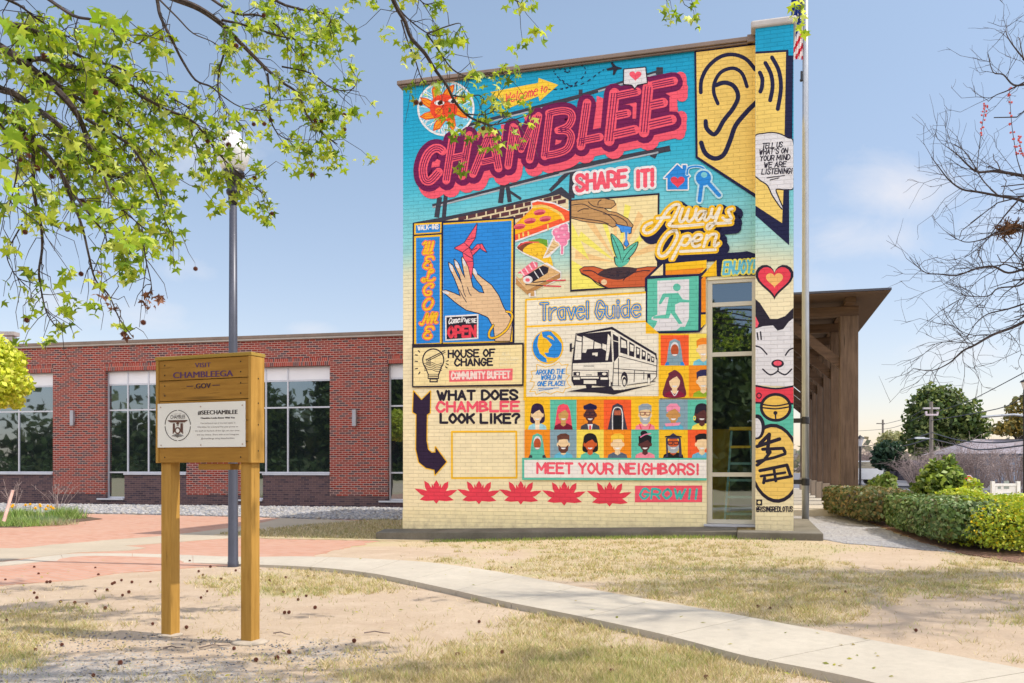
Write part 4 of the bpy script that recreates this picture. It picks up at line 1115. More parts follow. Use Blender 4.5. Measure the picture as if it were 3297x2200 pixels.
for st,x0,y0,x1,y1 in (("AROUND THE",206,1035,538,1022),("WORLD IN",262,1095,496,1090),("ONE PLACE!",222,1168,540,1162)): m.text(st,x0,y0,x1,y1,52,10,BL,.15)
m.stroke([(232,1195),(470,1190)],7,BL,False); m.stroke([(240,1220),(400,1200)],7,BL,False); m.done()
m = Motif("painted_bus", 6, lift=0.016)
BW=C(242,236,220)
m.poly([(565,1232),(800,1190),(1080,1175),(1110,1215),(1190,1215),(1595,1145),(1110,1268),(900,1245)],K)
m.poly([(670,560),(1090,480),(1110,495),(1600,790),(1612,850),(1605,1060),(1550,1120),(1260,1165),(1190,1215),(1120,1215),(1090,1180),(650,1160),(620,1100),(625,900)],BW)
m.poly([(668,560),(1090,480),(1110,492),(1605,790),(1612,860),(1598,860),(1590,812),(1102,520),(1080,512),(690,572)],K)
m.poly([(680,568),(1076,530),(1092,890),(630,906)],K); m.stroke([(672,560),(628,900),(622,1100),(650,1160)],11,K,False)
for P in ([(752,585),(875,640),(868,735),(800,740),(785,782),(745,780)],[(885,650),(962,682),(966,730),(880,735)],[(978,675),(1026,690),(1020,760),(975,735)],[(1042,562),(1074,600),(1060,760),(1040,870),(1014,870)],[(682,582),(738,600),(735,650),(676,636)],[(670,648),(738,660),(728,860),(650,865)],[(860,782),(925,778),(920,822),(895,822),(895,810),(860,810)]): m.poly(P,BW)
m.poly([(620,1095),(1050,1092),(1092,1130),(1085,1182),(800,1160),(650,1160)],K); m.poly([(620,1055),(1050,1050),(1050,1100),(620,1100)],K); m.rect(725,1062,935,1082,BW); m.rect(760,1100,905,1143,BW); m.poly([(780,1150),(860,1150),(850,1192),(790,1190)],K)
m.rect(640,1005,716,1050,K); m.rect(920,1003,1042,1050,K); m.ell(690,1028,16,16,BW); m.ell(1000,1028,26,16,BW); m.rect(640,1068,715,1095,BW); m.rect(955,1068,1040,1095,BW); m.stroke([(628,985),(1045,985)],8,K,False); m.stroke([(1050,985),(1050,1050)],8,K,False)
for i in range(12): m.stroke([(765+i*10,930),(765+i*10,945)],4,K,False)
for i in range(7): m.stroke([(790+i*10,1032),(790+i*10,1046)],5,K,False)
m.poly([(1098,560),(1162,602),(1166,822),(1110,892)],K); m.stroke([(1100,640),(1162,655)],9,BW,False)
for P in ([(1183,590),(1265,640),(1269,806),(1184,780)],[(1289,652),(1352,690),(1346,832),(1287,815)],[(1368,708),(1417,732),(1413,852),(1368,840)],[(1436,742),(1482,770),(1479,867),(1433,857)],[(1501,782),(1536,805),(1533,887),(1498,877)],[(1546,818),(1582,836),(1577,897),(1543,887)]): m.poly(P,K)
for P in ([(1195,625),(1250,650),(1258,730),(1195,720)],[(1298,682),(1342,702),(1338,770),(1300,760)],[(1378,728),(1408,742),(1402,800),(1380,800)],[(1446,768),(1474,782),(1468,822),(1446,822)],[(1508,805),(1528,815),(1525,850),(1508,850)],[(1554,838),(1574,846),(1570,875),(1554,872)]): m.poly(P,BW)
for p in ([(1170,820),(1605,935)],[(1110,965),(1600,1000)],[(1112,1016),(1598,1026)],[(1100,1165),(1190,1168)],[(1265,1158),(1592,1112)],[(1612,850),(1606,1060),(1550,1120)],[(1165,850),(1165,1160)],[(1352,990),(1345,1120)],[(1460,1005),(1458,1090)],[(1110,892),(1095,1170)]): m.stroke(p,8,K,False)
m.ell(1232,1095,40,92,K); m.ell(1228,1130,32,82,BW); m.ell(1233,1120,26,58,K); m.ell(1233,1125,16,36,BW); m.poly([(1498,1030),(1536,1030),(1536,1140),(1500,1130)],K); m.ell(1518,1110,15,38,BW); m.poly([(1120,1175),(1190,1180),(1190,1215),(1130,1210)],BW); m.poly([(598,675),(624,672),(622,770),(598,772)],K); m.stroke([(620,735),(645,725)],12,K,False)
m.poly([(1060,1080),(1075,1080),(1072,1170),(1055,1170)],BW); m.done()
# portraits
def person(m, x0, x1, y0, y1, bg, skin, hair, style, shirt, ex=()):
    w, h = x1-x0, y1-y0; cx = (x0+x1)/2
    X = lambda f: cx+f*w; Y = lambda f: y0+f*h
    m.rect(x0,y0,x1,y1,bg)
    if style=='long': m.poly([(X(-.24),Y(.35)),(X(-.16),Y(.18)),(X(0),Y(.14)),(X(.16),Y(.18)),(X(.26),Y(.38)),(X(.34),Y(1)),(X(-.34),Y(1))],hair)
    if style=='bob': m.poly([(X(-.26),Y(.45)),(X(-.2),Y(.2)),(X(0),Y(.12)),(X(.2),Y(.2)),(X(.28),Y(.45)),(X(.28),Y(.72)),(X(.12),Y(.8)),(X(-.14),Y(.8)),(X(-.28),Y(.72))],hair,True)
    if style=='wavy': m.poly([(X(-.2),Y(.3)),(X(0),Y(.14)),(X(.24),Y(.3)),(X(.34),Y(.6)),(X(.36),Y(.98)),(X(-.38),Y(.98)),(X(-.34),Y(.6))],hair,True)
    if style in('hijab','niqab'):
        m.poly([(X(-.24),Y(.5)),(X(-.18),Y(.2)),(X(0),Y(.12)),(X(.18),Y(.2)),(X(.24),Y(.5)),(X(.3 if style=='hijab' else .36),Y(1)),(X(-.3 if style=='hijab' else -.36),Y(1))],hair)
    # body
    P=[(X(-.36),Y(1)),(X(-.33),Y(.88)),(X(-.16),Y(.8)),(X(.16),Y(.8)),(X(.33),Y(.88)),(X(.36),Y(1))]
    if style!='niqab':
        if style!='hijab': m.poly(P,shirt); m.poly([(X(-.08),Y(.65)),(X(.08),Y(.65)),(X(.1),Y(.84)),(X(0),Y(.9)),(X(-.1),Y(.84))],skin)
        else: m.poly([(X(-.36),Y(1)),(X(-.3),Y(.88)),(X(-.2),Y(.9)),(X(-.2),Y(1))],shirt); m.poly([(X(.36),Y(1)),(X(.3),Y(.88)),(X(.2),Y(.9)),(X(.2),Y(1))],shirt)
    if style=='hijab':
        m.ell(X(0),Y(.44),.15*w,.22*h,WH2); m.ell(X(0),Y(.5),.14*w,.2*h,skin)
    elif style=='niqab':
        m.stroke([(X(-.18),Y(1)),(X(-.18),Y(.5)),(X(-.1),Y(.28)),(X(.1),Y(.28)),(X(.18),Y(.5)),(X(.18),Y(1))],.035*w,WH); m.poly([(X(-.14),Y(1)),(X(-.14),Y(.45)),(X(0),Y(.3)),(X(.14),Y(.45)),(X(.14),Y(1))],BK); m.rect(X(-.12),Y(.36),X(.12),Y(.52),skin); return
    else:
        if style!='long' and style!='wavy': m.ell(X(-.2),Y(.52),.05*w,.07*h,skin); m.ell(X(.2),Y(.52),.05*w,.07*h,skin)
        m.ell(X(0),Y(.5),.19*w,.25*h,skin)
    if style in('short','beard','old','blond'): m.poly([(X(-.22),Y(.46)),(X(-.24),Y(.22)),(X(-.1),Y(.14)),(X(.1),Y(.13)),(X(.23),Y(.2)),(X(.23),Y(.45)),(X(.17),Y(.34)),(X(.02),Y(.33)),(X(-.17),Y(.36))],hair)
    if style=='curly':
        for k in range(7): m.ell(X(-.18+.06*k),Y(.2+.02*abs(k-3)),.07*w,.08*h,hair)
        m.rect(X(-.2),Y(.2),X(.2),Y(.33),hair)
    if style in('bob','long','wavy'): m.poly([(X(-.2),Y(.5)),(X(-.22),Y(.24)),(X(0),Y(.13)),(X(.2),Y(.24)),(X(.2),Y(.48)),(X(.08),Y(.34)),(X(-.06),Y(.4))],hair)
    if style=='bun': m.ell(X(-.04),Y(.13),.13*w,.1*h,hair); m.poly([(X(-.22),Y(.5)),(X(-.24),Y(.24)),(X(0),Y(.14)),(X(.24),Y(.24)),(X(.22),Y(.5)),(X(.1),Y(.36)),(X(-.08),Y(.44))],hair); m.stroke([(X(-.16),Y(.26)),(X(0),Y(.17)),(X(.2),Y(.14))],.04*w,C(246,140,176))
    if style=='turban': m.poly([(X(-.23),Y(.42)),(X(-.24),Y(.24)),(X(-.1),Y(.13)),(X(.12),Y(.13)),(X(.24),Y(.26)),(X(.22),Y(.44)),(X(.06),Y(.3))],hair); m.poly([(X(-.3),Y(.8)),(X(.26),Y(.76)),(X(.2),Y(.86)),(X(-.26),Y(.9))],hair)
    if style=='keffiyeh': m.poly([(X(-.24),Y(.9)),(X(-.26),Y(.3)),(X(0),Y(.12)),(X(.26),Y(.3)),(X(.3),Y(.95)),(X(.2),Y(.95)),(X(.19),Y(.32)),(X(-.19),Y(.32)),(X(-.18),Y(.95)),(X(-.34),Y(1))],hair); m.stroke([(X(-.27),Y(.25)),(X(0),Y(.22)),(X(.27),Y(.25))],.05*w,K)
    if 'beard' in ex: m.poly([(X(-.2),Y(.52)),(X(-.1),Y(.6)),(X(.1),Y(.6)),(X(.2),Y(.52)),(X(.18),Y(.72)),(X(.08),Y(.82)),(X(-.08),Y(.82)),(X(-.18),Y(.72))],hair if style=='beard' else LG)
    m.ell(X(0),Y(.63),.09*w,.055*h,WH,0,12,0,180)
    if 'glasses' in ex:
        gc = C(120,30,40) if style=='old' else K
        for sx_ in(-.1,.1): m.stroke([(X(sx_-.085),Y(.42)),(X(sx_+.085),Y(.42)),(X(sx_+.07),Y(.52)),(X(sx_-.07),Y(.52))],.026*w,gc,False,closed=True)
    if 'hoop' in ex: m.ell(X(-.26),Y(.62),.05*w,.08*h,PY); m.ell(X(-.26),Y(.62),.025*w,.05*h,bg)
    if 'tie' in ex: m.poly([(X(-.1),Y(.82)),(X(.1),Y(.82)),(X(.06),Y(1)),(X(-.06),Y(1))],WH); m.poly([(X(-.03),Y(.86)),(X(.03),Y(.86)),(X(.04),Y(1)),(X(-.04),Y(1))],RD)
    if 'pearls' in ex: m.stroke([(X(-.12),Y(.8)),(X(0),Y(.95)),(X(.12),Y(.8))],.03*w,WH)
    if 'straps' in ex: m.stroke([(X(-.2),Y(.82)),(X(-.14),Y(1))],.04*w,RD,False); m.stroke([(X(.2),Y(.82)),(X(.14),Y(1))],.04*w,RD,False)
    if 'blouse' in ex: m.poly([(X(-.08),Y(.84)),(X(.08),Y(.84)),(X(.08),Y(1)),(X(-.08),Y(1))],C(250,232,205))
UW = u_w0-.002
m = Motif("painted_portraits", 7, lift=0.02, umax=UW)
DKS=C(92,48,48); BRS=C(190,84,44); TNS=C(206,150,84); PLS=C(246,214,166); ORS=C(214,96,44)
m.rect(95,98,1660,140,YE)
cols=[108,400,703,1014,1329,1645,1975,2300]
r1=[(YE,PLS,C(46,24,66),'bob',C(160,214,226),('blouse',)),(TE,C(206,160,90),C(244,84,104),'long',C(122,16,50),()),(OR,DKS,C(28,20,70),'curly',C(70,70,80),('tie','glasses')),(RO,C(190,100,70),C(62,60,76),'niqab',K,()),(YE,PLS,C(150,164,176),'old',C(246,140,160),('beard','glasses','straps')),(SL,TNS,C(246,150,180),'turban',C(90,180,210),()),(TE,DKS,K,'bob',PY,('hoop',))]
r2=[(OR,BRS,TE,'hijab',GY,()),(SL,PLS,C(106,62,50),'beard',C(100,190,220),('beard',)),(PY,ORS,BK,'bob',TE,()),(OR,PLS,C(252,206,60),'blond',C(92,108,128),()),(TE,DKS,BK,'bun',C(246,140,160),()),(YE,ORS,C(62,58,90),'keffiyeh',BK,('beard','glasses')),(RO,PLS,BK,'short',C(110,190,220),())]
for i in range(7): person(m,cols[i],cols[i+1]-(0 if i<6 else 0),132,474,*r1[i])
for i in range(7): person(m,cols[i],cols[i+1],476,802,*r2[i])
m.frame(6); m.rect(1630,560,2180,1310,YE)
person(m,1655,1982,578,930,RO,BRS,SL,'hijab',BL,()); person(m,1982,2320,562,928,PY,PLS,C(246,140,40),'short',C(120,200,220),())
person(m,1652,1982,932,1300,YE,PLS,C(110,40,60),'wavy',C(140,20,60),('pearls',)); person(m,1982,2320,930,1295,OR,PLS,C(42,40,84),'short',C(150,180,40),())
m.done()
m = Motif("painted_neighbors_banner", 7, umax=UW, lift=0.012)
m.poly([(80,798),(2200,800),(2200,1058),(80,1050)],TE); m.poly([(105,822),(2200,820),(2200,1030),(105,1025)],C(244,238,230))
m.text("MEET YOUR NEIGHBORS!",255,972,2105,985,112,27,PK); m.done()
m = Motif("painted_grow", 7, umax=UW)
m.poly([(1370,1118),(2140,1115),(2138,1305),(1368,1308)],PK); m.text("GROW!!",1425,1262,2085,1268,108,27,C(70,190,180),.12); m.done()
# bulb, house of change, question
m = Motif("painted_house_of_change", 5)
m.poly([(95,70),(975,60),(972,400),(95,412)],K); m.poly([(106,100),(962,75),(962,385),(106,400)],CR)
m.ell(262,195,88,92,K); m.ell(262,196,78,82,CR); m.poly([(190,240),(335,240),(305,325),(225,325)],K); m.poly([(198,238),(326,238),(296,318),(232,318)],CR)
for i in range(5): m.stroke([(192,225+i*14),(240,212+i*14),(290,230+i*14),(330,220+i*14)],5,K)
for i in range(4): m.stroke([(212+i*9,185),(212+i*9,235)],4,K,False)
m.stroke([(205,195),(352,122)],8,K,False); m.stroke([(225,200),(355,135)],7,K,False); m.rect(218,310,308,345,K); m.rect(225,316,300,322,CR); m.rect(225,328,300,336,CR); m.rect(232,345,298,372,K); m.rect(242,350,288,362,CR)
for a,b in (((145,122),(155,133)),((122,155),(138,158)),((120,205),(138,207)),((122,265),(138,262)),((148,305),(158,290)),((368,205),(380,200)),((365,225),(380,232)),((360,250),(372,258))): m.stroke([a,b],9,K,False)
m.text("HOUSE OF",382,175,745,165,54,14,K); m.text("CHANGE",432,240,728,236,52,14,K)
m.poly([(386,278),(888,262),(886,355),(388,368)],C(246,112,118)); m.text("COMMUNITY BUFFET",406,345,865,336,52,12,C(250,226,214))
m.text("ALL",805,160,870,156,26,7,C(250,236,190)); m.text("YOU CAN",788,205,930,198,26,7,C(250,236,190)); m.text("ENJOY",790,240,925,234,22,6,C(250,236,190)); m.done()
m = Motif("painted_question", 5)
m.text("WHAT DOES",292,508,920,502,68,20,K); m.text("CHAMBLEE",285,600,932,596,72,20,PK); m.text("LOOK LIKE?",316,688,935,690,68,20,K)
m.stroke([(405,760),(912,758),(915,1122),(405,1125)],15,YE,False,closed=True); m.done()
m = Motif("painted_curved_arrow", 5)
ap=[(103,440),(165,510),(235,440),(232,610),(208,625),(205,830),(218,900),(245,925),(275,922),(275,880),(362,998),(272,1100),(268,1060),(200,1045),(145,1000),(122,900),(125,622),(97,605)]
m.stroke(ap,14,YE,False,closed=True); m.poly(ap,C(44,26,56)); m.done()
def lotus(m, cx, cy, s_):
    for p in ([(0,-95),(22,-60),(16,0),(-16,0),(-22,-60)],[(-95,-90),(-62,-70),(-30,-20),(-10,30),(-60,20),(-90,-40)],[(95,-85),(62,-68),(30,-20),(10,30),(60,20),(92,-40)],[(-36,-68),(-20,-40),(-14,0),(-40,0)],[(36,-68),(20,-40),(14,0),(40,0)],
              [(-172,-28),(-110,-22),(-40,0),(0,40),(-60,45),(-120,20)],[(166,-18),(110,-16),(40,0),(0,40),(60,45),(120,22)],[(-132,60),(-100,32),(-30,25),(30,25),(100,34),(138,64),(80,72),(20,66),(0,92),(-22,66),(-80,70)]):
        m.poly([(cx+x*s_, cy+y*s_) for x,y in p],RD)
    m.ell(cx,cy+25*s_,48*s_,42*s_,RD)
m = Motif("painted_lotus_row", 5)
for cx, cy in ((282,1236),(618,1240),(948,1242)): lotus(m,cx,cy,1.0)
m.frame(7)
lotus(m,558,1210,1.48); lotus(m,1078,1218,1.52); m.done()
# ------------------------------------------------------------------ the low brick building on the left
TL = R(12.3)
Q0 = ((925-1175)/FP*27.2, 27.2)
LB = Plane(Q0, TL)
def z3(px, py): return LB.uz(px/1.7803, 1040+py/1.7803)
lib = empty("brick_building", (Q0[0], Q0[1], 0), -TL, "long low red brick building with tall dark windows and a flat roof", "building")
zt_ = z3(1700,247)[1]; zb_ = z3(1700,326)[1]; zr_ = z3(1700,482)[1]; zs_ = z3(1700,862)[1]; zd_ = z3(650,1004)[1]; zbase = z3(450,980)[1]
zroof = z3(2200,76)[1]
def ux(px): return z3(px, 700)[0]
WINS = [(ux(-190), ux(303), [ux(-90), ux(90)], None, ux(-190)),
        (ux(602), ux(1068), [ux(717), ux(836), ux(955)], (ux(602), ux(712)), ux(602)),
        (ux(1398), ux(1890), [ux(1512), ux(1638)], (ux(1398), ux(1506)), ux(1398)),
        (ux(2222), ux(2700), [ux(2340), ux(2460)], (ux(2222), ux(2336)), ux(2222))]
LE = -26.0; RE = 5.0
wl_ = MB(); dkb = MB(); sol = MB()
edges = [LE] + [e for w in WINS for e in (w[0], w[1])] + [RE]
DW = 0.35
for i in range(0, len(edges), 2):
    a, b = edges[i], edges[i+1]
    wl_.box(a, b, 0, DW, zbase, zt_)
    dkb.box(a, b, 0.012, DW, -0.6, zbase-.002)
wl_.box(LE, RE, 0, DW, zt_+.002, zroof)
for (a, b, mu, door, _) in WINS:
    sol = MB(); sol.box(a-.02, b+.02, -0.006, -0.001, zt_+.004, zt_+.25); sol.build("soldier_course", M['soldier'], lib)
    a2 = door[1] if door else a
    dkb.box(a2+.001, b-.001, 0.012, DW, -0.6, zs_-.06)
    if door: dkb.box(a+.001, a2, 0.012, DW, -0.6, zd_-.06)
wl_.box(LE, RE, DW+.002, 12, zroof-.6, zroof-.3); wl_.box(LE, RE, 11.7, 12, -.5, zroof-.61)
wl_.build("wall", M['redbrick'], lib); dkb.build("base_course", M['darkbrick'], lib)
mb = MB(); mb.box(LE, RE, -0.07, 0.4, zroof, zroof+.06); mb.build("roof_edge", M['coping_l'], lib)
mb = MB(); mb.box(LE, RE, -0.10, 0.4, zroof+.062, zroof+.15); mb.build("coping", M['coping'], lib)
mb = MB(); mb.box(LE, RE, 3.5, 3.8, -.5, zroof-.62); mb.box(LE,RE,DW+.01,3.49,.0,.05); mb.build("inner_room", m_plain("dim interior plaster", C(120,118,112), 0.9), lib)
def window_l(a, b, mu, door):
    f = MB(); y0, y1 = 0.14, 0.20; e = .05
    zb = zs_
    f.box(a, a+e, y0, y1, (zd_ if door else zb), zt_); f.box(b-e, b, y0, y1, zb, zt_)
    for z, hh in ((zt_-e, e), (zb_-e*.7, e), (zr_-e*.5, e), (zb, e)):
        f.box(a+e, b-e, y0+.003, y1-.003, z, z+hh-.001)
    for u in mu: f.box(u-e/2, u+e/2, y0+.001, y1-.001, (zd_ if door and abs(u-door[1]) < .15 else zb), zt_-e)
    if door: f.box(a+e, door[1]-.02, y0+.003, y1-.003, zd_, zd_+e)
    o = f.build("window", M['alu'], lib)
    g = MB(); g.box(a+e*.5, b-e*.5, 0.168, 0.176, zb+.01, zb_-.01)
    if door: g.box(a+e*.5, door[1]-.02, 0.168, 0.176, zd_+.01, zb-.005)
    g.build("pane", M['glass'], o)
    g = MB(); g.box(a+e*.5, b-e*.5, 0.160, 0.19, zb_+.02, zt_-.02); g.build("panel", M['blind'], o)
    s_ = MB(); s_.box((door[1] if door else a)-.0, b, -0.05, 0.18, zb-.055, zb-.004)
    if door: s_.box(a-.28, door[1]-.004, -0.06, 0.18, zd_-.055, zd_-.004)
    s_.build("sill", M['alu'], o)
for a, b, mu, door, _ in WINS: window_l(a, b, mu, door)
M['pole_l'] = m_plain('satin grey metal', C(168,170,178), .4, .4, .06, 4)
for px in (423, 2037):
    u, z = z3(px, 545); 
    sc_ = empty("wall_sconce", LB.world(u, 0, z), -TL, "slim silver wall lamp on the brick pier "+("left of the wooden sign" if px < 1000 else "beside the mural wall"), "wall lamp", "silver wall lamps on the brick building")
    mb = MB(); mb.box(-.06,.06,-.13,-.03,-.26,.26); mb.build("lamp_body", M['pole_l'], sc_, bevel=.01)
    mb = MB(); mb.box(-.05,.05,-.03,-.002,-.12,.12); mb.build("bracket", M['alu'], sc_)
ch = MB(); p = at(22, 800, 34); ch.box(p.x-.12, p.x+.12, p.y, p.y+.3, 4.0, at(22,772,34).z); ch.box(p.x-.35, p.x+.2, p.y-.05, p.y+.35, at(22,770,34).z, at(22,764,34).z+.05)
vent = ch.build("roof_vent", M['coping_l']); tag(vent, "small capped vent pipe rising behind the brick building's roof", "vent")

# river stones along the building foot
def ico():
    bm = bmesh.new(); bmesh.ops.create_icosphere(bm, subdivisions=1, radius=1)
    v = np.array([q.co for q in bm.verts]); f = np.array([[q.index for q in fa.verts] for fa in bm.faces]); bm.free(); return v, f
IV, IF = ico()
def inpoly(x, y, poly):
    c = False; n = len(poly); j = n-1
    for i in range(n):
        xi, yi = poly[i]; xj, yj = poly[j]
        if (yi > y) != (yj > y) and x < (xj-xi)*(y-yi)/(yj-yi)+xi: c = not c
        j = i
    return c
def stones(name, poly, n, smin, smax, z, cols, seed, mat, kind='stuff'):
    r = np.random.RandomState(seed); xs = [p[0] for p in poly]; ys = [p[1] for p in poly]
    P = []
    while len(P) < n:
        x, y = r.uniform(min(xs), max(xs)), r.uniform(min(ys), max(ys))
        if inpoly(x, y, poly): P.append((x, y))
    V = []; F = []; cc = []
    for k, (x, y) in enumerate(P):
        s_ = r.uniform(smin, smax); a = r.uniform(0, 6.28); sx_, sy_, sz_ = s_*r.uniform(.8,1.4), s_*r.uniform(.7,1.1), s_*r.uniform(.5,.75)
        v = IV*(1+r.uniform(-.15,.15,(len(IV),1)))*[sx_,sy_,sz_]
        c_, q = math.cos(a), math.sin(a)
        V.append(np.stack([v[:,0]*c_-v[:,1]*q+x, v[:,0]*q+v[:,1]*c_+y, v[:,2]+z+sz_*.5+(gz(x,y))], 1)); F.append(IF+k*len(IV))
        b = np.array(cols[r.randint(len(cols))])*r.uniform(.75,1.2); cc.append(np.repeat(b[None], len(IF), 0))
    o = np_mesh(name, np.concatenate(V), np.concatenate(F), mat, fcol=np.concatenate(cc), smooth=True); tag(o, kind=kind); return o
def m_stone(name):
    t = NT(name); c = t.mix(t.rng(t.noise(t.coords(), 25, 4), .4, .7, 0, .3), t.attr(), (0.1,0.1,0.1)); return t.set(c, 0.85, spec=.25)
M['stone'] = m_stone("river stone")
base_line = [tuple(LB.world(u, -0.02, 0)[:2]) for u in (-24, -17, -12, -6, 0, 2.0)]
front_line = [ground_pt(*q) for q in ((1290,1676),(1000,1672),(843,1666),(600,1661),(400,1656),(0,1650),(-300,1640))]
stp = base_line + front_line
tag(drape("gravel_bed", stp, 0.012, M['gravel']), kind='structure')
stones("river_stones", stp, 17000, 0.03, 0.065, 0.01, [(.34,.34,.36),(.42,.41,.41),(.25,.26,.29),(.38,.36,.33)], 3, M['stone'])

# ------------------------------------------------------------------ wooden sign on two posts
TS = R(22)
S0 = (-2.413, 5.9)
SP = Plane(S0, TS)
sign = empty("wooden_sign", (S0[0], S0[1], 0), -TS, "ochre wooden box sign on two square posts with a white panel on it", "sign")
SW, SD = 0.782, 0.135; zb, zt = 1.172, 1.863
mb = MB(); mb.box(0, 0.024, 0, SD, zb, zt); mb.build("side_board", M['sign_post'], sign, bevel=.003)
mb = MB(); mb.box(SW-.012, SW+.012, 0, SD, zb, zt); mb.build("side_board", M['sign_post'], sign, bevel=.003)
mb = MB(); mb.box(-.004, SW+.016, -.004, SD+.004, zt+.001, zt+.024); mb.build("top_board", m_wood("mossy stained board", C(176,140,62), C(150,132,66), 'x'), sign, bevel=.003)
hb = (zt-zb)/5
for k in range(5):
    mb = MB(); mb.box(0.0255, SW-.0135, 0.006, 0.03, zb+k*hb+.0025, zb+(k+1)*hb-.0025); mb.build("front_board", M['sign_wood'], sign, bevel=.002)
mb = MB()
for k in range(5): mb.box(0.0255, SW-.0135, SD-.03, SD-.01, zb+k*hb+.0025, zb+(k+1)*hb-.0025)
mb.build("back_board", M['sign_wood'], sign)
mb = MB(); mb.box(0.34, 0.60, 0.03, SD+.10, zb-.045, zb-.004); mb.build("shelf", M['sign_wood'], sign)
PW = 0.086
for u in (0.016, 0.684):
    mb = MB(); mb.box(u, u+PW, 0.032, 0.032+PW, -0.3, zb+.3); mb.build("post", M['sign_post'], sign, bevel=.005)
sb = MB()
for u in (0.075, SW-.075):
    for k in range(5):
        for f in (.27, .75):
            z = zb+k*hb+hb*f
            v = [(u+.0055*math.cos(t), 0.0048, z+.0055*math.sin(t)) for t in np.linspace(0, 6.283, 9)[:-1]]
            if 1.30 < z < 1.57 : continue
            sb = MB(); sb.add(v, [tuple(range(8))]); sb.build("screw", M['bolt'], sign)
for z in (1.25, 1.42, 1.56, 1.72): 
    v = [(SW+.0135, 0.07+.0055*math.cos(t), z+.0055*math.sin(t)) for t in np.linspace(0, 6.283, 9)[:-1]]; sb = MB(); sb.add(v, [tuple(range(8))]); sb.build("screw", M['bolt'], sign)
pu0, pz0 = SP.uz(480+103/3.5625, 1100+715/3.5625); pu1, pz1 = SP.uz(480+1105/3.5625, 1100+1208/3.5625)
pu0, pz1b = SP.uz(480+102/3.5625, 1100+1216/3.5625)
mb = MB(); mb.box(pu0, pu1, -0.004, 0.005, pz1b, pz0); pan = mb.build("panel", M['panel'], sign, bevel=.0015)
def font_motif(m, st, x0, y0, x1, y1, h, col, bold=0.0):
    if bold:
        for dx in (-bold*160, bold*160): font_motif(m, st, x0+dx, y0, x1+dx, y1, h, col)
        return font_motif(m, st, x0, y0, x1, y1, h, col)
    _font_motif(m, st, x0, y0, x1, y1, h, col)
def _font_motif(m, st, x0, y0, x1, y1, h, col, bold=0.0):
    """built-in font outline laid from baseline (x0,y0) to (x1,y1), capital height h (frame px)"""
    cu_ = bpy.data.curves.new("lettering", 'FONT'); cu_.body = st; cu_.offset = bold; cu_.resolution_u = 3
    ob = bpy.data.objects.new("lettering", cu_); COL.objects.link(ob)
    dg = bpy.context.evaluated_depsgraph_get(); me = bpy.data.meshes.new_from_object(ob.evaluated_get(dg))
    vs = [v.co.copy() for v in me.vertices]; fs = [tuple(p.vertices) for p in me.polygons]
    bpy.data.objects.remove(ob); bpy.data.curves.remove(cu_); bpy.data.meshes.remove(me)
    xa, xb = min(v.x for v in vs), max(v.x for v in vs); cap = 0.729
    m.k += 1; P = []
    for v in vs:
        f = (v.x-xa)/(xb-xa); q = m.pt(x0+(x1-x0)*f, y0+(y1-y0)*f-v.y/cap*h); P.append((q[0], m.y(), q[1]))
    out = []
    for f in fs:
        a, b, c_ = (P[i] for i in f[:3]); ar = (b[0]-a[0])*(c_[2]-a[2])-(b[2]-a[2])*(c_[0]-a[0])
        out.append(f if ar > 0 else tuple(reversed(f)))
    m.mb.add(P, out, col)
PUR = C(84,52,96); DK = C(52,44,44); BRN = C(96,66,56)
m = Motif("lettering", 'S', SP, sign, lift=-0.0045, mat='paint_flat')
font_motif(m,"VISIT",520,296,702,289,54,PUR,.012); font_motif(m,"CHAMBLEEGA",272,420,956,394,72,PUR,.022); font_motif(m,".GOV",515,538,700,530,60,C(58,36,56),.02)
m.stroke([(424,512),(502,509)],9,C(66,44,62),False,caps=False); m.stroke([(722,500),(808,497)],9,C(66,44,62),False,caps=False)
for p in ((160,592),(172,606),(158,610)): m.stroke([p,(p[0]+16,p[1]+18)],4,C(110,84,60),False)
m.done()
m = Motif("lettering", 'S', SP, pan, lift=0.0055, mat='paint_flat')
font_motif(m,"#SEECHAMBLEE",566,838,1020,829,50,DK,.016); font_motif(m,"Chamblee Looks Better With You",600,886,988,880,19,DK,.012)
for st, x0, x1, y in (("You've found one of the best spots in",595,995,944),("Chamblee for a picture! Put your phone on",562,1026,988),("the shelf on the back of this sign, set your timer,",534,1050,1032),("and say cheese. Share with us on Instagram",556,1034,1076),("@chamble.ga using #seechamblee",602,986,1120)):
    font_motif(m,st,x0,y,x1,y-6,18,C(120,112,112))
for a0, a1 in ((-86,-4),(4,86),(94,176),(184,266)):
    m.stroke([(335+145*math.cos(R(a)),962+174*math.sin(R(a))) for a in np.linspace(a0,a1,16)],7,DK)
font_motif(m,"CITY OF",292,838,378,833,11,C(150,140,140)); font_motif(m,"CHAMBLEE",252,886,420,880,44,DK)
m.poly([(222,902),(446,898),(446,908),(415,926),(250,928),(224,910)],BRN); m.poly([(280,938),(303,937),(303,1030),(278,1062)],BRN); m.poly([(366,936),(394,935),(396,1062),(366,1030)],BRN)
m.ell(335,937,18,10,BRN); m.rect(325,945,345,968,BRN); m.ell(335,1020,34,40,BRN); m.ell(335,1020,20,24,C(226,226,222)); m.rect(327,955,343,960,C(226,226,222))
for i in range(9):
    x = (i-4); m.poly([(335+x*7-2,1060),(335+x*7+2,1060),(335+x*17+5,1100-abs(x)*4),(335+x*17-5,1100-abs(x)*4)],DK)
for px, py in ((140,755),(598,745),(1076,730),(145,1190),(600,1186),(1078,1175)): m.ell(px,py,8,9,C(180,160,150))
m.done()
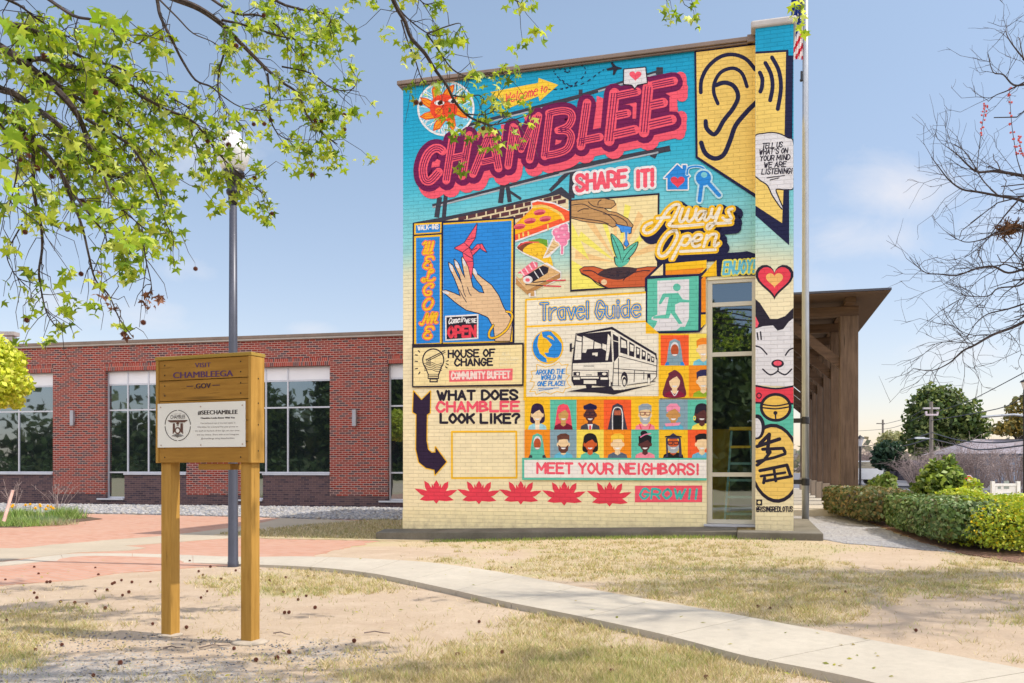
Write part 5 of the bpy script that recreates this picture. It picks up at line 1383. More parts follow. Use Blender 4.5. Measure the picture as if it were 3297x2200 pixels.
for u in (0.06, 0.727):
    w = SP.world(u, .07, 0); mb = MB(); mb.ball((0,0,0), 0.11 if u > .3 else 0.08, None, 14, 6, (1.1,1,.18))
    o = mb.build("concrete_footing", m_concrete("rough footing", (.50,.43,.35), (.42,.36,.29), 3), None, True); o.location = w
    tag(o, "low concrete footing mound around the sign's "+("left" if u < .3 else "right")+" post", "footing")

# ------------------------------------------------------------------ lamp post with a white globe
lp = Vector((*ground_pt(535/SRC, 1300/SRC), 0))
lp.z = gz(lp.x, lp.y)
lamp = empty("street_lamp", lp, 0, "tall grey lamp post with a white acorn globe behind the wooden sign", "street lamp")
kz = lp.y/FP
def lz(py): return EYE+(HZ-py)*kz
mb = MB(); mb.lathe([(.062,-.1),(.062,.05),(.057,.06),(.050,2.2),(.042,lz(455))], n=24); mb.build("pole", M['pole'], lamp, True)
mb = MB(); mb.lathe([(.05,lz(470)),(.055,lz(450)),(.075,lz(445)),(.078,lz(438)),(.06,lz(433)),(.075,lz(425)),(.10,lz(410)),(.125,lz(405)),(.125,lz(395)),(.10,lz(392))], n=24); mb.build("collar", M['black'], lamp, True)
t_ = NT("frosted white globe"); t_.set((0.80,0.82,0.84), 0.25); t_.b.inputs["Transmission Weight"].default_value = 0.25; t_.b.inputs["Subsurface Weight"].default_value = 0.0
mb = MB(); mb.lathe([(.10,lz(393)),(.13,lz(388)),(.165,lz(372)),(.186,lz(355)),(.186,lz(345)),(.165,lz(332)),(.125,lz(322)),(.10,lz(317)),(.085,lz(314)),(.09,lz(312)),(.085,lz(307)),(.05,lz(301)),(.015,lz(296)),(.008,lz(291))], n=28); mb.build("globe", t_.m, lamp, True)

# ------------------------------------------------------------------ flagpole and flag at the wall's corner
fp = at(1848.5, 1130, 17.2)
fpo = empty("flagpole", (fp.x, fp.y, 0), 0, "tall aluminium flagpole standing against the mural building's right corner", "flagpole")
mb = MB(); mb.lathe([(.068,-.1),(.068,4.0),(.060,8.0),(.05,13)], n=20); mb.build("pole", M['silver'], fpo, True)
for py in (965, 1106):
    z = at(1848,py,17.2).z; mb = MB(); mb.lathe([(.075,z-.07),(.08,z-.06),(.08,z+.06),(.075,z+.07)], n=20); mb.bar((-.07,0.02,z),(-.42,.16,z),.06,.09); mb.build("bracket", M['black'], fpo)
z = at(1848,182,17.2).z; mb = MB(); mb.bar((-.08,0,z),(-.08,0,z+.16),.03,.03); mb.ball((-.085,0,z-.02),.03); mb.build("cleat", M['black'], fpo)
flag = MB(); zt0, zb0 = 10.6, at(1830,137,17.2).z; nU, nZ = 14, 40
prof = [(-.06-.018*i, .035*math.sin(i*1.9)) for i in range(nU)]
W3 = C(236,232,232); R3 = C(206,40,60); B3 = C(40,62,140)
for i in range(nU-1):
    for j in range(nZ):
        za, zb2 = zt0+(zb0-zt0)*j/nZ, zt0+(zb0-zt0)*(j+1)/nZ
        zm = (za+zb2)/2 + 0.5*(i/nU)
        blue = zm > at(1830,85,17.2).z+.25
        col = B3 if blue else (R3 if int((zm+20)/0.125) % 2 else W3)
        if blue and (i*7+j*5) % 11 == 0: col = W3
        sag = lambda ii: 0.10*max(0, ii-9)/4
        flag.add([(prof[i][0],prof[i][1],za-sag(i)),(prof[i+1][0],prof[i+1][1],za-sag(i+1)),(prof[i+1][0],prof[i+1][1],zb2-sag(i+1)+(.0 if j<nZ-1 else .15*(i%3)/3)),(prof[i][0],prof[i][1],zb2-sag(i))],[(0,1,2,3)],col)
fo = flag.build("flag", M['leaf'] if False else M['paint_flat'], None); fo.location = (fp.x, fp.y-.02, 0); tag(fo, "limp striped red, white and blue flag hanging from the flagpole", "flag")

# ------------------------------------------------------------------ timber canopy on the right of the mural building
bz = empty("timber_canopy", WALL.world(0,0,0), -TH, "timber post and beam canopy walkway running back beside the mural building", "canopy")
def BZ(px, py, Y):      # world -> local of the canopy
    w = at(px, py, Y); d = Vector((w.x-P0[0], w.y-P0[1]))
    return (d.x*math.cos(TH)-d.y*math.sin(TH), d.x*math.sin(TH)+d.y*math.cos(TH), w.z)
u1, w1, zpt = BZ(1928, 725, 20.4); pw = 0.40
zc = BZ(1928,1118,20.4)[2]; pitch = 2.55
for k in range(8):
    y0 = w1+pitch*k
    mb = MB(); mb.box(u1, u1+pw, y0, y0+.34, zc, zpt); po = mb.build("post", M['timber'], bz, bevel=.012)
    mb = MB(); mb.box(u1-.03, u1+pw+.03, y0-.03, y0+.37, -.2, zc-.002); mb.build("plinth", M['base_conc'], bz, bevel=.01)
    mb = MB(); mb.box(u1-3.4, u1+pw+.02, y0+.06, y0+.28, zpt+.002, zpt+.23); mb.build("beam", M['timber_x'], bz, bevel=.01)
    mb = MB(); mb.bar((u1-1.25, y0+.17, zpt+.0), (u1+.06, y0+.17, zpt-1.15), .16, .20); mb.build("brace", M['timber_x'], bz)
    if k == 0: pass
L_ = pitch*8
mb = MB(); mb.box(u1+.08, u1+.30, w1-.45, w1+L_, zpt+.232, zpt+.35); mb.box(u1-1.6, u1-1.4, w1-.45, w1+L_, zpt+.232, zpt+.35); mb.box(u1-3.1, u1-2.9, w1-.45, w1+L_, zpt+.232, zpt+.35); mb.build("purlin", M['timber_x'], bz)
ue = BZ(2037,672,19.7)[0]
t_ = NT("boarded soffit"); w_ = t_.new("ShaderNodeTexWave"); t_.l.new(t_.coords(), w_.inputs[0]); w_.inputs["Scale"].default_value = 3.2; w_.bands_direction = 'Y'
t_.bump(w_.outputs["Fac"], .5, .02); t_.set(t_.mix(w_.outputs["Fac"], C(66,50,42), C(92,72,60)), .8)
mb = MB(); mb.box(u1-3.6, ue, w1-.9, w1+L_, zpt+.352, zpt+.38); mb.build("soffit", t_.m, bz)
mb = MB(); mb.box(u1-3.6, ue+.02, w1-.93, w1+L_, zpt+.382, zpt+.43); mb.build("roof", M['pole'], bz)
mb = MB(); mb.box(u1-3.3, u1+pw+.12, w1-.6, w1+L_, -.3, .14); mb.build("platform", M['concrete'], bz)
# ------------------------------------------------------------------ leaves, hedges, trees
RS = np.random.RandomState(11)
def rand_dirs(n):
    v = RS.normal(size=(n,3)); return v/np.linalg.norm(v,axis=1,keepdims=True)
def leaf_cards(name, P, N, size, cols, mat, parent=None, aspect=1.7, jit=0.9, kind=None):
    """n little folded leaves (two triangles-pairs) at P, facing roughly N"""
    n = len(P); N = N + jit*rand_dirs(n); N /= np.linalg.norm(N,axis=1,keepdims=True)+1e-9
    T = np.cross(N, rand_dirs(n)); T /= np.linalg.norm(T,axis=1,keepdims=True)+1e-9; B = np.cross(N, T)
    s_ = (size*RS.uniform(.6,1.3,n))[:,None]
    a = P - T*s_*aspect/2; b = P + B*s_/2 + N*s_*.12; c = P + T*s_*aspect/2; d = P - B*s_/2 + N*s_*.12
    V = np.stack([a,b,c,d],1).reshape(-1,3); F = np.arange(4*n).reshape(n,4)
    ci = np.array(cols)[RS.randint(len(cols),size=n)]*RS.uniform(.75,1.25,(n,1))
    o = np_mesh(name, V, F, mat, parent, ci)
    if kind: tag(o, kind=kind)
    return o
def blob_points(blobs, n, shell=0.55):
    """points through lumpy ellipsoids: (cx,cy,cz,rx,ry,rz)"""
    w = np.array([b[3]*b[4]*b[5] for b in blobs])**.8; w /= w.sum()
    idx = RS.choice(len(blobs), n, p=w); d = rand_dirs(n); r = RS.uniform(shell**3,1,n)**(1/3)
    B = np.array(blobs)[idx]
    # uneven outline
    k = np.array([1+.22*noise.noise((q[0]*2.3+i, q[1]*2.3, q[2]*2.3)) for q, i in zip(d, idx)])
    P = B[:,:3]+d*B[:,3:]*(r*k)[:,None]
    return P, d
G_HEDGE=[(.09,.16,.045),(.12,.20,.06),(.065,.115,.035),(.20,.29,.10),(.15,.15,.05),(.28,.36,.16)]
def hedge(a, b, wid, h, n, label, cols=G_HEDGE, size=.05, z0=.0):
    a, b = Vector((*a,0)), Vector((*b,0)); L = (b-a).length; ang = math.atan2((b-a).y,(b-a).x)
    root = empty("hedge", (*((a+b)/2).xy, z0), ang, label, "hedge", "clipped hedges along the gravel path")
    u = RS.uniform(-1,1,(n,3)); # superellipsoid shell
    p = np.sign(u)*np.abs(u)**.5
    ax = RS.randint(0,3,n); sg = np.where(RS.rand(n)<.5,-1,1)
    q = RS.uniform(-1,1,(n,3)); q[np.arange(n),ax] = sg
    q = q/ (np.sum(np.abs(q)**5,axis=1,keepdims=True)**(1/5))
    kk = np.array([1+.10*noise.noise((x*L*1.1, y*1.5, z*1.5)) for x,y,z in q])*RS.uniform(.86,1.03,n)
    P = q*kk[:,None]*[L/2, wid/2, h/2*.93]+[0,0,h/2+.06]
    P = P[P[:,2] > .05+RS.rand(len(P))*.06]; q = P-[0,0,h/2]
    q = q/np.array([L/2,wid/2,h/2]); N = np.sign(q)*np.abs(q)**4; N /= np.linalg.norm(N,axis=1,keepdims=True)+1e-9
    leaf_cards("foliage", P, N, size, cols, M['shrubleaf'], root, 1.5, .8)
    mb = MB(); m_ = 10
    mb.ball((0,0,h/2+.03), 1, None, 16, 10, (L/2*.86, wid/2*.80, h/2*.80)); mb.build("twigs", M['bark'], root, True)
    return root
hedge((6.35,11.7),(7.35,16.0),1.15,.62,15000,"near clipped green hedge with rounded end beside the gravel path")
hedge((7.15,16.3),(7.75,20.5),1.05,.66,6000,"far clipped bronze-tinged hedge nearest the timber post", [(.17,.15,.06),(.12,.14,.06),(.26,.19,.08),(.10,.14,.05)], .06)
def shrub(name, label, cat, blobs, n, cols, size, group=None, stems=8, shell=.35, mat='shrubleaf', z0=.05, aspect=1.7):
    cx = sum(b[0] for b in blobs)/len(blobs); cy = sum(b[1] for b in blobs)/len(blobs)
    root = empty(name, (cx,cy,z0), 0, label, cat, group)
    P, d = blob_points([(b[0]-cx,b[1]-cy,b[2]-z0,b[3],b[4],b[5]) for b in blobs], n, shell)
    P = P[P[:,2] > .02]; d = d[:len(P)]
    leaf_cards("foliage", P, rand_dirs(len(P))*.5+[0,0,.6], size, cols, M[mat], root, aspect, 1.0)
    mb = MB()
    for k in range(stems):
        b = blobs[k % len(blobs)]; e = rand_dirs(1)[0]
        tip = (b[0]-cx+e[0]*b[3]*.7, b[1]-cy+e[1]*b[4]*.7, b[2]-z0+abs(e[2])*b[5]*.7)
        mb.tube([(RS.uniform(-.1,.1),RS.uniform(-.1,.1),0),(tip[0]*.4,tip[1]*.4,tip[2]*.5),tip],.014,.004,5)
    mb.build("stems", M['twig'], root)
    return root
FORS=[(.44,.54,.04),(.36,.48,.05),(.58,.58,.05),(.30,.42,.05),(.50,.58,.08)]
def sb_(px,py,Y,rx,ry,rz): p=at(px,py,Y); return (p.x,p.y,p.z,rx,ry,rz)
shrub("forsythia_bush","yellow green flowering bush right behind the near hedge's end","bush",[sb_(2258,1195,12.6,.55,.6,.36),sb_(2245,1228,12.2,.5,.6,.36),sb_(2295,1190,12.9,.45,.5,.30)],8000,FORS,.030,"bright yellow green bushes by the right edge")
shrub("forsythia_bush","yellow green bush with orange yellow blossoms cut by the picture's right edge","bush",[sb_(2335,1212,11.4,.6,.5,.42),sb_(2345,1185,12.2,.5,.5,.26),sb_(2400,1210,11.6,.6,.5,.45)],9000,FORS*2+[(.8,.56,.03)],.030,"bright yellow green bushes by the right edge")
shrub("forsythia_bush","taller sprawling yellow green bush under the white sign","bush",[sb_(2215,1150,15,.5,.5,.24),sb_(2275,1160,15.5,.7,.6,.20),sb_(2340,1160,15,.5,.5,.20),sb_(2232,1125,16,.16,.2,.26)],5200,FORS,.045,"bright yellow green bushes by the right edge")
CAM=[(.10,.17,.04),(.17,.25,.05),(.26,.36,.08),(.46,.54,.22),(.34,.46,.08),(.07,.12,.03)]
shrub("camellia_shrub","large glossy leaved shrub rising behind the near hedge","shrub",[sb_(2160,1110,17,.45,.5,.42),sb_(2130,1125,17,.28,.4,.3),sb_(2182,1108,17,.22,.4,.33),sb_(2180,1080,17,.14,.2,.35),sb_(2150,1085,17,.2,.2,.3)],2600,CAM,.08)
shrub("young_shrub","small pale green shrub behind the far hedge","shrub",[sb_(2022,1125,22,.34,.4,.36),sb_(2035,1110,22,.2,.3,.3)],900,[(.20,.28,.06),(.30,.36,.12),(.14,.22,.05)],.08)
shrub("sprout","bright green weed sprouting at the timber post's base","plant",[sb_(1945,1170,19.5,.22,.2,.12)],260,[(.14,.36,.03),(.2,.42,.05)],.08)

def tree(name, label, blobs, n, cols, size, trunk_r, group=None, shell=.35, base=None, cat="tree", aspect=1.6):
    cx = sum(b[0] for b in blobs)/len(blobs); cy = sum(b[1] for b in blobs)/len(blobs)
    if base: cx, cy = base
    root = empty(name, (cx,cy,0), 0, label, cat, group)
    lb = [(b[0]-cx,b[1]-cy,b[2],b[3],b[4],b[5]) for b in blobs]
    P, d = blob_points(lb, n, shell)
    leaf_cards("crown", P, d*.6+[0,0,.35], size, cols, M['farleaf'], root, aspect, 1.1)
    mb = MB(); zc_ = min(b[2] for b in lb)
    mb.tube([(0,0,-.3),(0.05,0,zc_*.5),(0,0,zc_)],trunk_r,trunk_r*.7,8)
    for b in lb: mb.tube([(0,0,zc_*.7),((b[0])*.5,(b[1])*.5,(zc_+b[2])/2),(b[0],b[1],b[2]+b[5]*.4)],trunk_r*.5,trunk_r*.12,6)
    mb.build("trunk", M['bark'], root)
    return root
MG=[(.07,.12,.035),(.10,.16,.045),(.16,.21,.06),(.05,.08,.03),(.26,.30,.10)]
tree("magnolia_tree","big dense dark green evergreen tree behind the utility pole","_" and [sb_(2140,950,62,1.9,1.8,2.0),sb_(2190,960,62,2.0,1.8,1.7),sb_(2110,1000,62,1.1,1.5,1.6),sb_(2235,985,62,1.2,1.4,1.1),sb_(2140,920,62,1.2,1.2,1.0),sb_(2170,910,62,.9,1.0,.8),sb_(2180,1000,62,2.0,1.5,.8)],7000,MG,.24,.3)
tree("evergreen_tree","smaller dark evergreen tree left of the utility pole","_" and [sb_(2040,1035,48,.8,.8,.55),sb_(2030,1058,48,.7,.7,.5),sb_(2062,1066,48,.7,.7,.4),sb_(2020,1040,48,.4,.5,.4)],2200,[(.02,.05,.035),(.03,.065,.04),(.04,.08,.04)],.16,.09)
tree("young_leaf_tree","pale yellow green tree left of the big evergreen","_" and [sb_(2048,1005,80,1.2,1.2,.7),sb_(2030,1022,80,.8,.8,.6)],900,[(.36,.36,.18),(.42,.40,.2),(.28,.30,.14)],.2,.12)
tree("autumn_tree","green and gold leaved tree beyond the house roof","_" and [sb_(2330,975,55,1.0,1.0,.7),sb_(2355,945,55,1.2,1.0,1.2),sb_(2300,985,55,.6,.8,.5),sb_(2380,980,55,1.5,1,1.2)],2000,[(.20,.18,.06),(.32,.22,.05),(.14,.15,.05),(.38,.28,.07)],.2,.2,shell=.2)
YM=[(.56,.62,.05),(.68,.72,.08),(.46,.55,.05),(.74,.74,.14)]
tree("maple_tree","bright yellow green young maple at the left edge of the picture","_" and [sb_(-10,830,17,.45,.8,.40),sb_(28,880,17,.32,.6,.30),sb_(-30,890,17,.5,.8,.38),sb_(15,920,17,.22,.6,.16),sb_(-20,790,17,.25,.5,.22),sb_(-70,850,17,.5,.8,.6)],6500,YM,.075,.07,shell=.1,base=(at(-60,900,17).x,17.0))

# leafless thickets behind, in brown twigs
def twig_cloud(name, label, cat, cx, cy, zc, rx, ry, rz, n, r0, group=None, mat='baretwig'):
    root = empty(name, (cx,cy,0), 0, label, cat, group); mb = MB()
    for k in range(n):
        a = RS.uniform(0,6.28); rr_ = RS.rand()**.5
        tip = Vector((rx*rr_*math.cos(a), ry*rr_*math.sin(a), zc+rz*RS.uniform(-.3,1)*math.sqrt(max(0.05,1-rr_*rr_))))
        b = Vector((tip.x*.25, tip.y*.25, 0.0)); mid = b.lerp(tip,.55)+Vector((RS.normal()*.15,RS.normal()*.15,RS.uniform(0,.3)))
        mb.tube([b,mid,tip],r0,r0*.35,3,cap=False)
        for q in range(5):
            s0 = mid.lerp(tip,RS.rand()); e = s0+Vector((RS.normal(),RS.normal(),RS.uniform(-.2,1.1)))*.28*rz
            mb.tube([s0,s0.lerp(e,.5)+Vector((0,0,.05*rz)),e],r0*.45,r0*.25,3,cap=False)
    mb.build("branches", M[mat], root); return root
for i,(px,py,Y,rx,rz,n) in enumerate([(2110,1075,44,1.5,1.2,110),(2180,1065,46,1.7,1.4,130),(2245,1060,45,1.6,1.5,120),(2300,1080,40,1.2,1.0,60),(1990,1060,70,1.8,1.6,130),(1960,1065,75,1.2,1.4,80),(2330,1060,38,.9,1.1,70)]):
    p = at(px,py,Y); twig_cloud("leafless_shrub", ["wide bare brown thicket just left of the utility pole","tall bare thicket right below the big evergreen","bare brown thicket in front of the grey house","low bare thicket beside the grey house wall","hazy bare thicket far behind the black street lamp","hazy bare thicket beside the timber posts","bare twiggy shrub by the white sign"][i], "shrub", p.x, p.y, max(.4,p.z), rx, 1.2, rz, n, .016 if Y<60 else .03, "leafless thickets in the distance")
# far mass of woods and the road
road = MB(); road.box(6.5,260,29,145,-.02,.03); tag(road.build("road", m_plain("asphalt", C(104,104,110), .9, 0, .15, 1.5)), kind='structure')
P = np.stack([RS.uniform(-60,170,9000), RS.uniform(150,190,9000), np.abs(RS.normal(0,1,9000))*2.2],1)
leaf_cards("far_woods", P, rand_dirs(9000), 1.1, [(.24,.21,.21),(.22,.22,.19),(.28,.25,.24),(.16,.18,.14)], M['farleaf'], kind='stuff')

# grey house
hs = at(2300, 1080, 52); house = empty("house", (hs.x+1.5, hs.y, 0), R(-10), "grey single storey house with a shingle roof behind the thicket", "house")
mb = MB(); mb.box(-2.6,6,0,6,0,2.0); mb.build("wall", m_plain("blue grey siding", C(142,156,176), .8), house)
zr0, zr1 = 1.9, at(2300,1004,52).z
mb = MB(); mb.add([(-4.2,-.6,zr0),(6.5,-.6,zr0),(6.5,3,zr1),(-1.9,3,zr1),(6.5,6.6,zr0),(-4.2,6.6,zr0)],[(0,1,2,3),(3,2,4,5),(0,3,5)]); mb.build("roof", m_plain("grey shingle", C(140,134,142), .9, 0, .2, 3), house)
mb = MB(); mb.box(-.4,.7,-.03,-.004,.8,1.7); mb.build("window", M['glass'], house)

# poles, lamps, wires
upm = m_plain("weathered pole wood", C(128,120,112), .9, 0, .25, 3)
def utility_pole(px, ytop, Y, label, arm=True):
    p = at(px,1080,Y); zt2 = at(px,ytop,Y).z
    root = empty("utility_pole", (p.x,p.y,0), 0, label, "utility pole", "wooden utility poles"); k = Y/FP
    mb = MB(); mb.tube([(0,0,-.2),(0,0,zt2)],.14 if Y<60 else .13,.10,8); mb.build("pole", upm, root)
    if arm:
        mb = MB(); mb.box(-18*k,18*k,-.08,.08,zt2-17*k,zt2-13*k); mb.build("crossarm", m_plain("pale crossarm",C(190,184,184),.8), root)
        mb = MB(); mb.box(-14*k,14*k,-.12,-.02,zt2-32*k,zt2-28*k)
        for q in (-13,13): mb.box(q*k-.05,q*k+.05,-.12,-.02,zt2-28*k,zt2-22*k)
        mb.build("bracket", m_plain("pale insulator rack",C(206,190,196),.7), root)
        mb = MB(); mb.bar((0,0,zt2-85*k),(-20*k,0,zt2-83*k),.06,.06); mb.box(-36*k,-16*k,-.1,.1,zt2-85*k,zt2-81*k); mb.build("lamp_head", m_plain("pale street light",C(222,226,230),.5), root)
    else:
        mb = MB(); mb.box(-14*k,4*k,-.1,.1,zt2-10*k,zt2-8*k); mb.build("crossarm", upm, root)
    return root
utility_pole(2137,922,50,"nearer wooden utility pole with pale crossarm before the big evergreen")
utility_pole(2026,963,90,"distant thin utility pole left of the big evergreen",False)
wire_m = m_plain("black cable", C(70,72,80), .7)
def wire(pts, r, label):
    mb = MB(); P=[at(*p) for p in pts]; 
    mb.tube([Vector(q) for q in catmull([tuple(v) for v in P],6)],r,r,4,cap=False); o=mb.build("overhead_wire",wire_m); tag(o,label,"wire","overhead wires"); return o
wire([(2350,905,30),(2290,938,36),(2137,965,50)],.02,"upper overhead wire sagging from the right edge to the pole's top")
wire([(2350,855,30),(2255,905,40),(2210,925,48),(2140,948,50)],.02,"highest overhead wire slanting up past the big evergreen")
wire([(2350,1022,32),(2250,1032,38),(2200,1022,44),(2137,1006,50)],.03,"thick lower cable drooping right of the utility pole")
wire([(2350,1010,32),(2280,1016,38),(2200,1010,44),(2137,992,50)],.03,"second drooping cable right of the utility pole")
wire([(2137,993,50),(2080,1010,62),(2026,1018,90),(1950,1030,110)],.035,"thick cable running left from the pole to the distant pole")
wire([(2137,1005,50),(2080,1022,60),(2026,1030,90),(1950,1043,110)],.035,"lowest cable running left across the thicket")
wire([(2122,938,50),(2080,960,66),(2026,974,90)],.02,"thin wire from the crossarm to the distant pole's arm")
wire([(2122,950,50),(2070,975,70),(2026,985,90),(1950,990,110)],.02,"thin wire under the crossarm running far left")
def street_lantern(px, yb, yt, Y, label):
    p = at(px,yb,Y); root = empty("lantern_post",(p.x,p.y,0),0,label,"street lamp","black lantern posts"); k=Y/FP; zt2=at(px,yt,Y).z
    mb=MB(); mb.lathe([(.09,-.1),(.08,.3),(.05,.4),(.045,zt2-26*k)],n=12); mb.build("pole",M['black'],root)
    mb=MB(); mb.lathe([(3*k,zt2-26*k),(4*k,zt2-24*k),(8*k,zt2-10*k),(8.2*k,zt2-9*k)],n=8); mb.build("lantern_glass",m_plain("lantern glass",C(220,220,224),.2),root)
    mb=MB(); mb.lathe([(11*k,zt2-9*k),(9*k,zt2-6*k),(3*k,zt2-3*k),(.8*k,zt2)],n=10); mb.build("cap",M['black'],root)
street_lantern(1974,1115,998,40,"small black lantern post right of the timber canopy")
street_lantern(2352,1115,868,26,"black lantern cut off by the picture's right edge")
p = at(2300,806*0+980,34); sl = empty("street_light",(at(2400,1100,34).x,34,0),0,"grey curved arm street light reaching in from the right edge","street lamp")
mb=MB(); q=at(2400,960,34)-Vector((at(2400,1100,34).x,34,0)); mb.tube([(0,0,0),(0,0,q.z)],.08,.06,8); mb.build("pole",M['silver'],sl)
mb=MB(); tip=at(2252,957,34)-Vector((at(2400,1100,34).x,34,0)); mb.tube([(0,0,q.z),(tip.x*.5,0,(q.z+tip.z)/2+.12),(tip.x,0,tip.z)],.05,.045,8); mb.build("arm",M['silver'],sl)
# white post sign with a map panel
p0,p1=at(2278,1147,27),at(2336,1147,27); zt2=at(2300,1108,27).z; wsgn=empty("white_sign",(p0.x,27,0),0,"white framed notice sign on two posts among the yellow bushes","sign"); W=p1.x-p0.x
wm=m_plain("white painted board",C(232,232,230),.5,0,.04,4)
for x in (0,W): mb=MB(); mb.box(x-.05,x+.05,-.05,.05,-.1,zt2+.05); mb.build("post",wm,wsgn)
mb=MB(); mb.box(.05,W-.05,-.03,.03,zt2-.10,zt2-.02); mb.box(.05,W-.05,-.03,.03,.15,.22); mb.build("rail",wm,wsgn)
mb=MB(); mb.box(.08,W-.08,-.015,.015,.23,zt2-.11); bd=mb.build("board",wm,wsgn)
mb=MB(); 
for x0_,x1_,z0_,z1_ in ((.34,.50,.5,.8),(.30,.56,.34,.42),(.15,.25,.5,.62)): mb.box(x0_,x1_,-.02,-.0155,z0_-.05,z1_-.1,C(150,160,156))
mb.build("print",M['paint_flat'],bd)
# red stop sign seen past the shrub
p=at(2221,1112,30); st=empty("stop_sign",(p.x,30,0),0,"red stop sign partly behind the glossy shrub","sign")
mb=MB(); mb.tube([(0,.03,0),(0,.03,p.z+.3)],.03,.03,6); mb.build("post",M['silver'],st)
def octo(r,y,col,mb): mb.add([(r*math.cos(R(22.5+45*k)),y,p.z+.1+r*math.sin(R(22.5+45*k))) for k in range(8)],[tuple(range(8))],col)
mb=MB(); octo(.24,-.004,C(235,225,225),mb); octo(.215,-.008,C(206,34,44),mb); mb.box(-.2,.2,-.002,.01,p.z-.06,p.z+.26,C(160,160,160)) if False else None
mb.build("plate",M['paint_flat'],st)
m=Motif("lettering",0,Plane((p.x,30),0.0),st,lift=.012,mat='paint_flat'); 
c0=((p.x/30*FP+1175)); cyy=HZ-(p.z+.1-EYE)/30*FP
m.text("STOP",c0-10,cyy+4,c0+10,cyy+4,8,1.6,C(240,236,236)); m.done()
# parked dark car half hidden by the shrub
def car(px,Y,label,body,rot=0):
    p=at(px,1110,Y); root=empty("parked_car",(p.x,p.y,0.03),rot,label,"car")
    prof=[(-2.2,.35),(-2.25,.75),(-1.9,.9),(-1.3,1.0),(-.8,1.42),(.7,1.45),(1.3,1.0),(2.1,.85),(2.2,.5),(2.15,.35)]
    mb=MB(); n=len(prof)
    for k in range(n-1):
        (xa,za),(xb,zb2)=prof[k],prof[k+1]; mb.add([(xa,-.85,za),(xb,-.85,zb2),(xb,.85,zb2),(xa,.85,za)],[(3,2,1,0)])
    for y in (-.85,.85): mb.add([(x,y,z) for x,z in prof],[tuple(range(n))])
    mb.build("body",body,root)
    for y in (-.856,.856): mb=MB(); mb.add([(-1.2,y,1.0),(-.75,y,1.36),(.65,y,1.38),(1.15,y,1.0)],[(0,1,2,3)]); mb.build("window",M['glass'],root)
    for x in (-1.4,1.4):
        for y in (-.8,.8):
            mb=MB(); mb.tube([(x,y-.1,.32),(x,y+.1,.32)],.32,.32,16); mb.build("wheel",M['black'],root)
    for y in (-.6,.6): mb=MB(); mb.box(-2.27,-2.2,y-.2,y+.2,.72,.88); mb.build("tail_light",m_plain("red lamp",C(200,30,50),.3),root)
    return root
car(2108,47,"dark car with red lamps parked behind the glossy shrub",m_plain("dark car paint",C(44,40,62),.25,.3,.03,2),R(95))
car(1962,52,"pale silver car glimpsed left of the low hedge",m_plain("silver car paint",C(200,204,210),.25,.3,.03,2),R(10))

# trees behind the camera, seen only in the window panes
src_tree=None
for i,(x,y,s_) in enumerate([(-14,-16,1.1),(-9.5,-22,1.2),(8,-17,1.0),(18,-20,1.2),(-23,-20,1.25),(-31,-16,1.1),(-40,-22,1.35),(-50,-18,1.2),(-60,-24,1.4),(-36,-34,1.5),(-18,-36,1.6)]):
    if src_tree is None:
        src_tree=tree("oak_tree","leafy green tree behind the viewer mirrored in the windows",[(0,0,5.6,3.2,3.2,2.8),(-2.2,.5,3.9,2.4,2.2,2.0),(2.3,-.4,4.2,2.4,2.2,2.0),(.5,1,7.8,2.2,2,1.8)],6500,[(.06,.10,.03),(.10,.15,.04),(.14,.19,.05),(.05,.08,.03)],.34,.3,"trees mirrored in the windows",shell=.3)
        o=src_tree
    else: o=copy_tree(src_tree)
    o.location=(x,y,0); o.scale=(s_,s_,s_); o.rotation_euler.z=i*1.3

PW2 = np.stack([RS.uniform(-90,40,9000), RS.uniform(-15,-11,9000), np.abs(RS.normal(0,1,9000))*.9],1)
leaf_cards("shrubbery_behind", PW2, rand_dirs(9000), .4, [(.05,.08,.03),(.08,.12,.04),(.10,.12,.05)], M['farleaf'], kind='stuff')
PW_ = np.stack([RS.uniform(-120,70,15000), RS.uniform(-50,-40,15000), np.abs(RS.normal(0,1,15000))*4.2],1)
leaf_cards("woods_behind", PW_, rand_dirs(15000), 1.0, [(.05,.08,.03),(.08,.12,.04),(.11,.13,.05),(.06,.07,.04)], M['farleaf'], kind='stuff')
# ------------------------------------------------------------------ sweetgum tree reaching in from the left
DARK_TIP=[(.30,.10,.06),(.22,.09,.05)]
gum = empty("sweetgum_tree", (-4.6, 2.2, 0), 0, "sweetgum tree with young star leaves and hanging seed balls reaching in overhead", "tree")
GO = Vector((-4.6,2.2,0))
def zl(x,y): return (x*0.5094,y*0.5094)   # that zoom -> 2350 units
limbs=[]   # (list of world points, r0, r1, leafiness)
def L2(pts, Y0, Y1, r0, r1, leafy, f=zl):
    P=[]; n=len(pts)
    for i,(x,y) in enumerate(pts):
        px,py=f(x,y); Y=Y0+(Y1-Y0)*i/max(1,n-1)+RS.normal()*.05; P.append(at(px,py,Y))
    P=[Vector(q) for q in catmull([tuple(v) for v in P],4)]
    limbs.append((P,r0,r1,leafy)); return P
fz=lambda x,y:((1100+x/1.5667)*SRC,(y/1.5667)*SRC)
A1=L2([(-160,120),(0,215),(100,280),(200,360),(290,440),(350,520),(385,600),(400,660),(450,710)],4.7,5.3,.030,.010,.8)
L2([(130,270),(200,265),(280,290),(380,315),(480,355),(560,400),(650,440),(740,490),(850,535),(910,590),(960,660),(1030,740),(1100,800),(1180,870)],4.9,6.4,.016,.004,1.0)
L2([(-120,330),(0,400),(60,420),(150,480),(250,550),(330,640),(420,750),(500,790),(560,800)],4.6,5.4,.022,.005,.8)
L2([(-100,420),(0,490),(60,540),(130,620),(200,680),(270,770),(330,870),(400,960),(470,1040),(560,1060)],4.8,5.0,.016,.004,.7)
